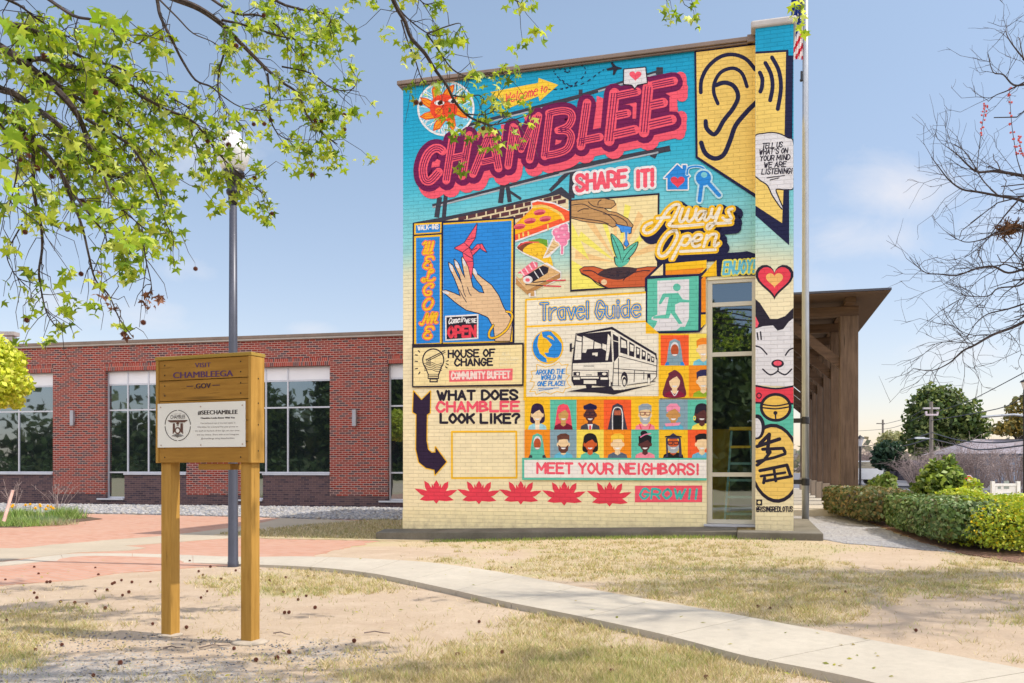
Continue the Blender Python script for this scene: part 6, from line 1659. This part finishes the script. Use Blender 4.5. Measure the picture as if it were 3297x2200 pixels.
L2([(150,600),(150,760),(155,880),(185,1020),(190,1120),(175,1230),(190,1330),(215,1420),(270,1490)],5.0,5.4,.012,.003,.35)
L2([(270,770),(330,920),(370,1020),(400,1150),(430,1260),(490,1330),(540,1440),(600,1520)],5.0,5.4,.010,.003,.22)
L2([(380,530),(480,590),(580,650),(640,730),(690,830),(720,910),(745,1000),(780,1060)],5.2,5.8,.011,.003,.6)
L2([(200,330),(300,410),(400,470),(520,530),(620,600),(700,700),(760,790)],5.0,5.9,.013,.003,1.0)
L2([(470,800),(510,900),(570,960),(650,1030),(690,1060)],5.0,4.9,.008,.003,.35)
L2([(-60,760),(60,690),(100,650),(170,600)],4.8,5.0,.010,.006,.5)
L2([(640,1030),(655,1160),(680,1270),(685,1350)],4.9,5.0,.005,.002,.0)
L2([(-80,60),(60,110),(180,150),(300,220),(400,270),(520,300),(640,360),(740,420),(860,490)],4.6,6.0,.014,.004,1.2)
L2([(-60,-40),(80,20),(160,80),(260,140),(330,180)],4.6,5.2,.010,.004,1.2)
L2([(210,-10),(330,70),(420,90),(500,130),(560,170),(600,190),(665,210)],3.9,4.2,.008,.002,.25)
L2([(850,535),(870,620),(900,690),(930,740)],6.2,6.3,.006,.002,.6)
L2([(0,560),(60,640),(80,740),(60,860),(40,930)],4.4,4.5,.008,.003,.5)
L2([(60,420),(150,560),(260,650),(360,640),(480,680),(600,640)],4.9,5.6,.009,.003,1.0)
L2([(100,1010),(60,1080),(30,1150),(70,1240),(120,1270)],5.2,5.3,.006,.002,.3)
L2([(640,-60),(790,-5),(900,40),(1000,110),(1060,170),(1130,240),(1200,310),(1270,370),(1340,420),(1380,510),(1440,590),(1520,650)],5.6,6.6,.022,.004,.9)
L2([(700,-60),(712,20),(725,80),(780,190),(820,270),(880,360),(950,390),(1000,430),(1080,480),(1180,500)],5.4,5.8,.012,.003,.2)
L2([(1010,130),(1010,230),(985,330),(985,420),(1010,490),(1060,540),(1110,590)],6.0,6.2,.009,.003,.6)
L2([(1000,90),(1130,120),(1250,160),(1370,180),(1450,150),(1490,90)],6.1,6.5,.010,.003,1.0)
L2([(1205,330),(1215,430),(1215,520),(1250,600),(1320,640)],6.2,6.4,.008,.003,.7)
L2([(1270,300),(1400,330),(1500,400),(1590,400),(1610,340)],6.3,6.7,.007,.003,.7)
L2([(720,0),(800,80),(870,150),(960,190),(1060,260)],5.6,5.8,.006,.002,.0)
L2([(930,-20),(1060,60),(1170,70),(1260,130),(1340,250),(1400,300),(1470,470)],6.2,6.6,.010,.003,1.0)
L2([(1380,510),(1420,480),(1480,500)],6.5,6.6,.004,.002,.8)
FZ0=len(limbs)
L2([(240,-60),(260,0),(290,60),(320,110),(350,190),(420,270),(470,350),(530,430),(570,510),(630,580),(700,615),(760,630),(850,610),(940,580)],6.0,6.6,.018,.004,.25,fz)
L2([(270,20),(330,90),(420,160),(480,182),(540,170)],6.1,6.3,.008,.003,.2,fz)
L2([(430,170),(500,270),(560,350),(640,385),(740,365),(820,370)],6.2,6.5,.008,.003,1.0,fz)
L2([(300,100),(330,200),(370,300),(400,390),(430,430)],6.1,6.2,.006,.003,.5,fz)
L2([(560,480),(620,490),(690,480),(720,500)],6.4,6.5,.006,.003,1.1,fz)
L2([(630,575),(690,580),(750,570),(790,530)],6.4,6.5,.006,.003,1.0,fz)
L2([(720,620),(750,650),(770,700)],6.5,6.5,.004,.002,2.0,fz)
L2([(430,170),(540,130),(600,120),(590,180)],6.2,6.3,.006,.002,1.2,fz)
L2([(370,-30),(420,20),(480,10)],6.0,6.0,.006,.003,1.4,fz)
L2([(780,-40),(850,-10),(890,10)],6.0,6.0,.006,.003,1.2,fz)
L2([(1560,-30),(1660,-10),(1760,0)],6.2,6.2,.006,.003,.9,fz)
L2([(2300,-40),(2320,5),(2310,40)],7.0,7.0,.006,.003,1.2,fz)
VIS=len(limbs)
# limbs out of the picture: to the trunk and the overhead crown that shades the lawn
def L3(pts,r0,r1,leafy):
    P=[Vector(q) for q in catmull(pts,5)]; limbs.append((P,r0,r1,leafy)); return P
TOPS=[(-4.6,2.2,2.6),(-4.3,2.5,3.4)]
for tgt in (tuple(A1[0]), tuple(limbs[2][0][0]), tuple(limbs[3][0][0]), tuple(limbs[11][0][0])):
    L3([(-4.5,2.3,2.6),((-4.5+tgt[0])/2,(2.3+tgt[1])/2,(2.9+tgt[2])/2+.2),tgt],.05,.028,0)
for tx,ty,tz in ((.3,4.7,4.9),(1.6,4.6,5.2),(-.6,5.7,5.2),(2.4,3.7,5.0),(-.3,4.0,4.7),(.8,4.15,4.9),(1.8,4.1,4.9),(2.9,4.3,5.2),(-1.4,7.3,5.5),(-.5,6.7,5.4),(-2.3,7.6,5.4),(1.2,3.6,4.6)):
    L3([(-4.4,2.4,3.4),(-3.4,3.2,4.7),((-3+tx)/2,(3.6+ty)/2,tz+.5),(tx,ty,tz),(tx+.6,ty+.3,tz-.15)],.045,.006,1.3)
wood=MB(); wood.tube([GO-GO+Vector((0,0,-.2)),Vector((.05,.05,1.4)),Vector((.12,.12,2.6)),Vector((.3,.3,3.6)),Vector((.5,.5,5.2))],.20,.09,12)
br=MB(); leafP=[]; leafD=[]; ballP=[]; brownP=[]
for li,(P,r0,r1,lf) in enumerate(limbs):
    br.tube([p-GO for p in P],r0,r1,6 if r0>.01 else 4,cap=False)
    length=sum((b-a).length for a,b in zip(P,P[1:]))
    nt=int(length*(12 if li>=VIS else 36 if li<18 else 14 if li>=FZ0 else 25))
    for k in range(nt):
        f=RS.uniform(.12,1); i=min(len(P)-2,int(f*(len(P)-1))); a=P[i].lerp(P[i+1],RS.rand())
        d=(P[i+1]-P[i]).normalized()
        e=(d*RS.uniform(.2,1)+Vector(rand_dirs(1)[0])*.8+Vector((0,0,-.25))).normalized()
        tl=RS.uniform(.05,.24) if RS.rand()<.7 else RS.uniform(.2,.42)
        if RS.rand()<.75*min(1.3,lf+.25) or RS.rand()<.25:
            w1_=Vector(rand_dirs(1)[0])*tl*.12
            tp_=a+e*tl
            if HZ-(tp_.z-EYE)/tp_.y*FP>770 and tp_.x/tp_.y*FP>-960: continue
            mid=a+e*tl*.4+w1_+Vector((0,0,.015)); m2=a+e*tl*.75-w1_*.6; tip=a+e*tl+Vector((0,0,-.05))
            br.tube([a-GO,mid-GO,m2-GO,tip-GO],.0034,.0016,3,cap=False)
            if RS.rand()<lf*.85:
                for q in range(RS.randint(4,9)):
                    leafP.append(tip+Vector(rand_dirs(1)[0])*RS.uniform(.02,.085)+Vector((0,0,-.02))); leafD.append(e)
            if RS.rand()<(.09 if li<VIS else 0):
                bp_=tip+Vector((RS.normal()*.02,RS.normal()*.02,-RS.uniform(.04,.10))); ballP.append(bp_); br.tube([tip-GO,bp_-GO],9e-4,9e-4,3,cap=False)
    # leaf tuft at the end
    if lf>.15 and HZ-(P[-1].z-EYE)/P[-1].y*FP<760:
        for q in range(9): leafP.append(P[-1]+Vector(rand_dirs(1)[0])*RS.uniform(.03,.10)); leafD.append((P[-1]-P[-2]).normalized())
    if li==10 or li==5:
        for q in range(14 if li==10 else 10):
            c0_=P[-1] if li==10 else P[int(len(P)*RS.uniform(.55,1))-1]; brownP.append(c0_+Vector(rand_dirs(1)[0])*.05)
wood.build("trunk",M['bark'],gum,True); br.build("branches",M['bark'],gum)
star=[]
for k in range(5):
    a=R(90+(k-2)*62); rr_=[.78,.95,1.0,.95,.78][k]; star.append((rr_*math.cos(a),rr_*math.sin(a)))
outline=[(0,-.12)]
for k in range(5):
    a=R(90+(2-k)*-1*0)
pts=[]
ang=[-48,14,90,166,228]; rad=[.72,.98,1.05,.98,.72]
pts.append((0.0,-.05))
for k in range(5):
    pts.append((rad[k]*math.cos(R(ang[k])),rad[k]*math.sin(R(ang[k]))))
    if k<4:
        am=(ang[k]+ang[k+1])/2; pts.append((.47*math.cos(R(am)),.47*math.sin(R(am))))
SV=np.array([(0,.12)]+pts); nS=len(pts)
def star_leaves(name,P,D,s0,s1,cols,mat,parent):
    n=len(P); P=np.array(P); D=np.array(D)
    Nn=rand_dirs(n)*.9+[0,-.15,.45]; Nn/=np.linalg.norm(Nn,axis=1,keepdims=True)
    T=D*.6+rand_dirs(n)*.5+[0,0,-.55]; T-=Nn*np.sum(T*Nn,1,keepdims=True); T/=np.linalg.norm(T,axis=1,keepdims=True)+1e-9; B=np.cross(Nn,T)
    s_=RS.uniform(s0,s1,n)
    X=SV[None,:,0]*s_[:,None]; Yv=SV[None,:,1]*s_[:,None]; r2=(SV[:,0]**2+(SV[:,1]-.12)**2)[None,:]*s_[:,None]
    V=P[:,None,:]+B[:,None,:]*X[...,None]+T[:,None,:]*Yv[...,None]-Nn[:,None,:]*(r2*.42)[...,None]
    m_=SV.shape[0]; tri=np.array([(0,1+k,1+(k+1)%nS) for k in range(nS)])
    F=(tri[None]+np.arange(n)[:,None,None]*m_).reshape(-1,3)
    ci=np.array(cols)[RS.randint(len(cols),size=n)]*RS.uniform(.75,1.25,(n,1))
    return np_mesh(name,V.reshape(-1,3),F,mat,parent,np.repeat(ci,nS,0))
gl=[Vector(p)-GO for p in leafP]
star_leaves("leaves",[tuple(p) for p in gl],[tuple(d) for d in leafD],.027,.056,[(.40,.54,.04),(.50,.62,.06),(.32,.46,.04),(.57,.65,.09),(.23,.36,.035),(.70,.78,.24),(.16,.27,.03)],M['leaf'],gum)
big=[]
for (px,py,Y) in [(235,30,3.6),(215,60,3.6),(250,55,3.6),(285,70,3.5),(275,50,3.5),(300,540,3.6),(290,555,3.6),(320,560,3.6),(30,330,3.5),(60,240,3.6),(10,300,3.5),(20,60,3.6),(50,90,3.5),(15,440,3.5),(5,400,3.5),(210,480,3.9),(228,495,3.9),(335,545,3.6)]:
    for q in range(4): big.append(tuple(at(px+RS.normal()*11,py+RS.normal()*9,Y+RS.normal()*.06)-GO))
star_leaves("leaves",big,[(0,0,-1)]*len(big),.038,.058,[(.36,.52,.05),(.27,.43,.04),(.46,.57,.08)],M['leaf'],gum)
if brownP: star_leaves("dead_leaves",[tuple(p-GO) for p in brownP],[(0,0,-1)]*len(brownP),.025,.045,[(.26,.12,.08),(.34,.17,.12),(.18,.08,.06)],M['leaf'],gum)
bmb=bmesh.new(); bmesh.ops.create_icosphere(bmb,subdivisions=2,radius=.75)
for f in list(bmb.faces):
    pass
r_=bmesh.ops.poke(bmb,faces=bmb.faces[:])
for v in r_['verts']: v.co=v.co.normalized()*1.12
ball_me=bpy.data.meshes.new("seed_ball"); bmb.to_mesh(ball_me); bmb.free(); ball_me.materials.append(M['gumball'])
RS.shuffle(ballP)
for p in ballP[:98]:
    o=bpy.data.objects.new("seed_ball",ball_me); COL.objects.link(o); o.parent=gum; o.location=p-GO; s_=RS.uniform(.014,.019); o.scale=(s_,)*3

# ------------------------------------------------------------------ bare tree at the right
bt = empty("bare_tree",(8.4,8.6,0),0,"leafless tree whose dark twigs and old nest reach in at the upper right","tree"); BO=Vector((8.4,8.6,0))
f4=lambda x,y:((2750+x/1.2066)*SRC,(y/1.2066)*SRC)
bl=MB(); bud=[]
bare=[]
def B2(pts,r0,r1,Y=9.0,dy=.25):
    P=[]
    for i,(x,y) in enumerate(pts):
        px,py=f4(x,y); P.append(at(px,py,Y+dy*i/len(pts)+RS.normal()*.05))
    P=[Vector(q) for q in catmull([tuple(v) for v in P],4)]; bare.append((P,r0,r1)); return P
B2([(800,700),(700,690),(600,672),(540,665),(480,668),(440,640),(400,600),(360,570)],.022,.004)
B2([(800,830),(700,800),(640,775),(560,760),(480,745),(420,735),(370,700),(330,650),(300,610)],.02,.004)
B2([(800,1020),(680,1040),(600,1060),(540,1035),(470,1045),(400,1070),(330,1065),(280,1060),(240,1030),(215,1000)],.014,.003)
B2([(800,1190),(690,1235),(620,1270),(540,1300),(470,1340),(420,1365),(370,1410),(300,1440),(230,1430)],.02,.003)
B2([(800,850),(690,870),(620,900),(560,900),(500,930),(430,940),(370,910)],.014,.003)
B2([(800,360),(680,330),(620,330),(580,290),(540,280),(520,210)],.014,.003)
B2([(780,330),(680,250),(600,150),(590,100)],.012,.003); B2([(700,300),(600,350),(550,370),(520,395)],.009,.003)
B2([(800,1060),(690,1080),(640,1110),(560,1120),(520,1150),(440,1150),(390,1130)],.012,.003)
B2([(800,1130),(690,1170),(600,1200),(520,1220),(470,1260),(440,1310)],.012,.003)
B2([(640,775),(600,820),(560,870),(500,950),(430,1000)],.010,.003); B2([(560,760),(500,700),(440,600),(390,560)],.008,.003)
B2([(660,860),(640,960),(560,1040),(470,1100),(420,1180)],.008,.002)
V1=B2([(660,700),(640,640),(630,600),(612,480),(603,340)],.006,.0025); V2=B2([(476,668),(485,580),(500,470),(512,405)],.005,.002); V3=B2([(700,690),(655,600),(640,530)],.005,.002)
B2([(440,1150),(380,1180),(350,1200)],.004,.002); B2([(540,1300),(450,1300),(380,1260),(340,1190)],.005,.002); B2([(470,1340),(420,1330),(340,1330),(280,1350)],.005,.002); B2([(600,1290),(640,1340),(650,1380)],.004,.002); B2([(420,1365),(430,1420),(470,1430)],.003,.0015); B2([(620,1100),(640,1150),(650,1220)],.004,.002)
NV_=len(bare)
for q in bare[:10:2]:
    e=q[0][0]; P=[Vector(v) for v in catmull([(8.4,8.6,2.0),((8.4+e.x)/2+.3,(8.6+e.y)/2,e.z*.75),tuple(e)],5)]; bare.append((P,.05,.022))
for tx,ty,tz in ((8.0,5.6,9.5),(9.2,5.2,9.8),(8.8,6.2,9.0),(10.4,6.4,9.4),(9.8,7.0,10.2),(7.4,6.4,9.8),(11,5.6,9.0),(8.4,7.2,10.4),(9.6,5.9,8.6)):
    P=[Vector(v) for v in catmull([(8.5,8.6,4.6),(8.5,8.2,6.4),((8.5+tx)/2,(8+ty)/2,tz-.8),(tx,ty,tz),(tx-.9,ty-.2,tz+.1)],5)]; bare.append((P,.06,.02))
bl.tube([Vector((0,0,-.2)),Vector((0,0,2)),Vector((.1,0,4.5)),Vector((.2,0,7))],.2,.06,10)
def twigs(P,r,n,ln,depth):
    for k in range(n):
        i=RS.randint(0,len(P)-1); a=P[i].lerp(P[min(i+1,len(P)-1)],RS.rand()); d=(P[min(i+1,len(P)-1)]-P[max(i-1,0)])
        d=d.normalized() if d.length>0 else Vector((-1,0,0))
        e=(d*.7+Vector(rand_dirs(1)[0])*.75+Vector((0,0,.12))).normalized(); l=ln*RS.uniform(.4,1.2)
        pts=[a,a+e*l*.35+Vector(rand_dirs(1)[0])*l*.05,a+e*l*.7+Vector(rand_dirs(1)[0])*l*.09,a+e*l+Vector(rand_dirs(1)[0])*l*.12]
        bl.tube([p-BO for p in pts],r,r*.55,3,cap=False)
        if depth: twigs(pts,r*.7,3,ln*.5,depth-1)
for i,(P,r0,r1) in enumerate(bare):
    bl.tube([p-BO for p in P],r0,r1,5,cap=False)
    if i in(13,14,15): continue
    ll=sum((b-a).length for a,b in zip(P,P[1:])); twigs(P,.0034 if i<NV_ else .011,int(ll*(11 if i<NV_ else 13)),.5 if i<NV_ else .8,1)
bl.build("branches",M['bark'],bt)
rb=MB()
for P in (V1,V2,V3):
    for p in P[len(P)//2:]:
        for q in range(3): c_=p-BO+Vector(rand_dirs(1)[0])*.02; rb.ball(c_,.011,None,5,4)
rbo=rb.build("buds",m_plain("red buds",C(214,88,84),.6),bt); tag(rbo,kind='stuff')
nest=MB(); np_=at(*f4(602,892),9.1)-BO
for k in range(120):
    e=Vector(rand_dirs(1)[0]); e.z*=.6; a=np_+e*.09; b=a+Vector(rand_dirs(1)[0])*.09; nest.tube([a,(a+b)/2+e*.02,b],.006,.004,3,cap=False)
nest.ball(np_,.085,None,10,7,(1,1,.65))
no=nest.build("nest",m_plain("dry nest",C(104,72,46),.95,0,.4,30),None); no.location=BO; tag(no,"ragged brown leaf nest caught in the bare tree's twigs","nest")

# ------------------------------------------------------------------ flower bed at the left
fb=[ground_pt(a,b) for a,b in ((-60,1702),(0,1699),(60,1699),(180,1690),(330,1672),(300,1668),(200,1655),(60,1646),(-60,1645))]
tag(drape("soil",fb,.016,m_plain("dark bed soil",C(96,78,62),.95,0,.4,10,.6)),kind='structure')
def blades(name,P,h,w,cols,mat,parent=None,lean=.4,kind=None):
    n=len(P); P=np.array(P); a=RS.uniform(0,6.28,n); h=h*RS.uniform(.5,1.3,n); d=np.stack([np.cos(a),np.sin(a),np.zeros(n)],1); ww=(np.array(w)*np.ones(n))[:,None]
    ln=rand_dirs(n)*[1,1,0]*(lean*h)[:,None]
    V=np.stack([P-d*ww/2,P+d*ww/2,P+ln+np.stack([np.zeros(n),np.zeros(n),h],1)],1).reshape(-1,3); F=np.arange(3*n).reshape(n,3)
    ci=np.array(cols)[RS.randint(len(cols),size=n)]*RS.uniform(.75,1.25,(n,1))
    o=np_mesh(name,V,F,mat,parent,ci)
    if kind: tag(o,kind=kind)
    return o
def clump(px,py,rx,ry,h,n,label,cols,name="grass_clump"):
    c=ground_pt(px,py); root=empty(name,(c[0],c[1],gz(*c)),0,label,"plant","green clumps in the flower bed")
    P=np.stack([RS.normal(0,rx*.5,n),RS.normal(0,ry*.5,n),np.full(n,.02)],1); blades("foliage",P,h*.75,.02,cols,M['grass'],root,.7)
GC=[(.26,.40,.10),(.34,.48,.14),(.42,.50,.20),(.18,.28,.08)]
clump(20,1690,.5,.5,.22,700,"low green clump at the picture's left edge",GC); clump(62,1668,.35,.5,.30,600,"dark green clump behind the daffodils",GC); clump(78,1694,.55,.4,.20,900,"bright green mat left of the daffodils",GC)
clump(125,1688,.5,.5,.22,600,"grey green clump under the daffodils",[(.24,.34,.18),(.30,.38,.22)]); clump(205,1672,.40,.5,.36,900,"spiky green grass clump at the bed's right end",GC)
clump(160,1692,.5,.4,.16,400,"pale straw grass clump in front of the daffodils",[(.42,.38,.26),(.34,.36,.2)])
for i,(px,py) in enumerate([(82,1661),(97,1658),(128,1660),(130,1666),(154,1665),(164,1669),(42,1662),(38,1668),(148,1678),(171,1675),(114,1674)]):
    c=ground_pt(px,py+6); z=.30; root=empty("daffodil",(c[0],c[1],gz(*c)),0,"yellow daffodil in the flower bed by the brick paving","flower","yellow daffodils in the flower bed")
    mb=MB(); mb.tube([(0,0,0),(.01,0,.15),(0,0,z)],.006,.005,4); mb.build("stem",m_plain("flower stem",C(90,140,60),.7) if i==0 else bpy.data.materials["flower stem"],root)
    mb=MB()
    for k in range(6):
        a=k*1.047; mb.add([(0,0,z),(.045*math.cos(a-.4),.045*math.sin(a-.4),z+.02),(.085*math.cos(a),.085*math.sin(a),z+.03),(.045*math.cos(a+.4),.045*math.sin(a+.4),z+.02)],[(0,1,2,3)],C(252,214,30))
    mb.lathe([(.02,z),(.03,z+.06)],n=8,col=C(250,190,20)); mb.build("petals",M['paint_flat'],root)
stake=MB(); a=Vector((*ground_pt(12,1706),0)); b=at(152/3.672*SRC,(1500+285/3.672)*SRC,a.y+.1); stake.tube([a,b],.035,.03,6); so=stake.build("stake",m_plain("pinkish weathered stake",C(228,194,184),.8,0,.2,6)); tag(so,"leaning pale stake in the flower bed","stake")
for i,(px,py,h) in enumerate([(45,1640,.9),(185,1648,.85)]):
    c=ground_pt(px,py+14); root=empty("bare_sapling",(c[0],c[1],gz(*c)),0,["bare twiggy sapling beside the leaning stake","bare twiggy sapling above the spiky grass clump"][i],"plant"); mb=MB()
    for k in range(9):
        e=Vector((RS.normal()*.32,RS.normal()*.2,h*RS.uniform(.7,1.15))); mb.tube([(0,0,0),e*.5+Vector((RS.normal()*.05,0,.05)),e],.010,.004,4,cap=False)
        for q in range(3): s0=e*RS.uniform(.5,.9); mb.tube([s0,s0+Vector((RS.normal()*.12,RS.normal()*.1,.12))],.005,.003,3,cap=False)
    mb.build("branches",M['baretwig'],root)

# ------------------------------------------------------------------ lawn blades, litter, pebbles, fallen seed balls
N=150000
sxs=RS.uniform(-60,3360,N); sys_=1705+(2215-1705)*RS.uniform(0,1,N)**.75
gp_poly=[(2500,1632),(2740,1640),(2850,1702),(3090,1778),(2880,1762),(2640,1736),(2570,1728)]
def on_walk(x,y):
    up=np.interp(x,[p[0] for p in up_src],[p[1] for p in up_src]); lo=np.interp(x,[p[0] for p in lo_src],[p[1] for p in lo_src]); return up-2<y<lo+2
keep=[];dens=[]
for x,y in zip(sxs,sys_):
    if on_walk(x,y): continue
    X,Y=ground_pt(x,y)
    if y<1800 and x<1290 and not (x>690 and 1690<y<1740 and x>690+ (1740-y)*9): continue
    if x<560 and y<1880: continue
    d=Vector((X-P0[0],Y-P0[1])); lu=d.x*math.cos(TH)-d.y*math.sin(TH); lw=d.x*math.sin(TH)+d.y*math.cos(TH)
    if lw>-.43 and lu>-.4: continue
    if x>2480 and y<1800 and inpoly(x,y,[(2480,1630),(2740,1640),(3090,1778),(3400,1830),(3400,1600)]): continue
    if x>2480 and inpoly(x,y,gp_poly): continue
    g=grass_amount(X,Y)
    if RS.rand()<.04+.96*max(0,(g-.25)/.6)**1.2: keep.append((X,Y,gz(X,Y)-.004))
keep=np.array(keep); Yk=keep[:,1]
GB=[(.60,.49,.33),(.67,.56,.40),(.50,.40,.26),(.54,.47,.29),(.40,.43,.17),(.47,.46,.22)]
gsel=np.array([noise.noise((x*.7,y*.9,4))+.5*noise.noise((x*2.6,y*2.6,9)) for x,y in keep[:,:2]])
grn=gsel>.36
w_=np.clip(Yk*.0009,.0035,.012)
blades("grass",keep[~grn],.026,w_[~grn],GB[:4],M['grass'],None,1.1,'stuff')
blades("grass",keep[grn],.032,w_[grn],GB[3:]+[(.26,.34,.09)],M['grass'],None,.9,'stuff')
# greener fringe by the ledge
fr=[]
for k in range(3500):
    u=RS.uniform(.8,6.9); w=-.44-abs(RS.normal())*.22; q=WALL.world(u,w,0); fr.append((q.x,q.y,gz(q.x,q.y)-.005))
blades("grass",fr,.05,.012,[(.20,.30,.06),(.28,.36,.09),(.36,.36,.14)],M['grass'],None,.6,'stuff')
wg=[]
while len(wg)<7000:
    x,y=RS.uniform(700,1420),RS.uniform(1672,1740)
    if inpoly(x,y,[(700,1722),(900,1700),(1180,1676),(1300,1660),(1420,1660),(1420,1740),(1080,1737),(860,1733)]):
        X,Y=ground_pt(x,y); d=Vector((X-P0[0],Y-P0[1])); lu=d.x*math.cos(TH)-d.y*math.sin(TH); lw=d.x*math.sin(TH)+d.y*math.cos(TH)
        if not(lw>-.43 and lu>-.38): wg.append((X,Y,gz(X,Y)+.012))
blades("grass",wg,.055,.016,[(.46,.38,.23),(.38,.32,.18),(.30,.30,.14),(.52,.44,.28)],M['grass'],None,.9,'stuff')
peb=[]
pb_poly=[ground_pt(a,b) for a,b in ((-100,2030),(500,2040),(900,2060),(1250,2080),(1300,2230),(-100,2230))]
tf=[]
while len(tf)<2600:
    x,y=RS.uniform(-40,3330),RS.uniform(1745,2210)
    if on_walk(x,y) or (y<1830 and x<1290) or (x>2480 and y<1800) or (x<560 and y<1890): continue
    X,Y=ground_pt(x,y)
    if WALL.world(0,-.45,0).y-(X-P0[0])*math.tan(TH)<Y and X>-2.4: continue
    if RS.rand()<grass_amount(X,Y)**1.5+.015: tf.append((X,Y))
tv=[]
for X,Y in tf:
    for q in range(RS.randint(8,26)): tv.append((X+RS.normal()*.035,Y+RS.normal()*.035,gz(X,Y)-.003))
tv=np.array(tv); kk=RS.rand(len(tv))<.76
blades("grass",tv[kk],.042,np.clip(tv[kk][:,1]*.0010,.004,.012),[(.60,.49,.28),(.52,.42,.23),(.68,.57,.36),(.46,.37,.20)],M['grass'],None,1.2,'stuff')
blades("grass",tv[~kk],.046,np.clip(tv[~kk][:,1]*.0010,.004,.012),[(.44,.48,.16),(.50,.51,.21),(.38,.43,.14),(.56,.52,.26)],M['grass'],None,.8,'stuff')
stones("pebbles",pb_poly,1500,.003,.009,-.002,[(.24,.24,.26),(.34,.32,.32),(.44,.41,.38),(.16,.16,.18)],5,M['stone'])
# small yellow-green leaf bits
P=[]
for k in range(420):
    x,y=RS.uniform(-40,2900),RS.uniform(1800,2215)
    if x>1200 and RS.rand()<.5: continue
    X,Y=ground_pt(x,y); P.append((X,Y,(SWZ+.004 if on_walk(x,y) else .012)))
P=np.array(P); leaf_cards("leaf_litter",P,np.tile([0,0,1.0],(len(P),1)),.019,[(.42,.40,.06),(.34,.36,.08),(.40,.32,.12)],M['leaf'],None,1.8,.35,'stuff')
balls1=[(25,320),(157,262),(177,293),(215,332),(230,331),(157,381),(169,404),(278,422),(343,428),(397,431),(437,265),(451,297),(437,372),(491,368),(515,340),(525,335),(557,323),(562,392),(591,378),(605,332),(482,453),(690,330),(700,524),(855,541),(911,282),(931,299),(965,261),(870,234),(1013,318),(1081,278),(950,373),(922,403),(1310,310),(1412,307),(1440,302),(1300,378),(1404,395),(1367,412),(1445,450),(1305,473),(1325,472),(1624,604),(1326,655),(1270,683),(1174,692),(1073,638),(163,642),(284,621),(30,508),(551,706),(428,761),(2147,400),(2197,514),(2097,668),(2304,655),(1353,362),(1235,326)]
balls2=[(384,404),(757,416),(804,406),(860,498),(305,526),(1434,356),(1510,358),(1705,296),(500,207),(1960,436),(1203,606),(862,584),(1390,350)]
bs=[(x/1.4242,1640+(y+6)/1.4242) for x,y in balls1]+[(1200+x/1.1206,1640+(y+5)/1.1206) for x,y in balls2]
for x,y in bs:
    z=SWZ if on_walk(x,y) and x>1000 else .0
    X,Y=ground_pt(x,y,z); o=bpy.data.objects.new("seed_ball",ball_me); COL.objects.link(o); s_=RS.uniform(.0105,.0155); o.scale=(s_,)*3
    o.location=(X,Y,z+gz(X,Y)+s_*.8); o.rotation_euler=tuple(RS.uniform(0,6,3)); tag(o,"brown spiky sweetgum seed ball lying on the ground","seed ball","fallen seed balls on the ground")
for i,(a,b,l) in enumerate([((880,2044),(935,2048),"thin dry twig on the dirt right of the sign"),((1172,2043),(1256,2044),"short dark twig on bare dirt by the right lawn patch"),((525,2093),(585,2091),"dark twig lying between the sign's posts"),((640,2092),(740,2082),"longer dark twig left of the right post footing")]):
    p,q=Vector((*ground_pt(*a),.012)),Vector((*ground_pt(*b),.012)); mb=MB(); mb.tube([p,p.lerp(q,.4)+Vector((0,.02,.008)),p.lerp(q,.75)+Vector((0,-.012,.004)),q],.005,.003,5); o=mb.build("fallen_twig",M['twig']); tag(o,l,"twig")
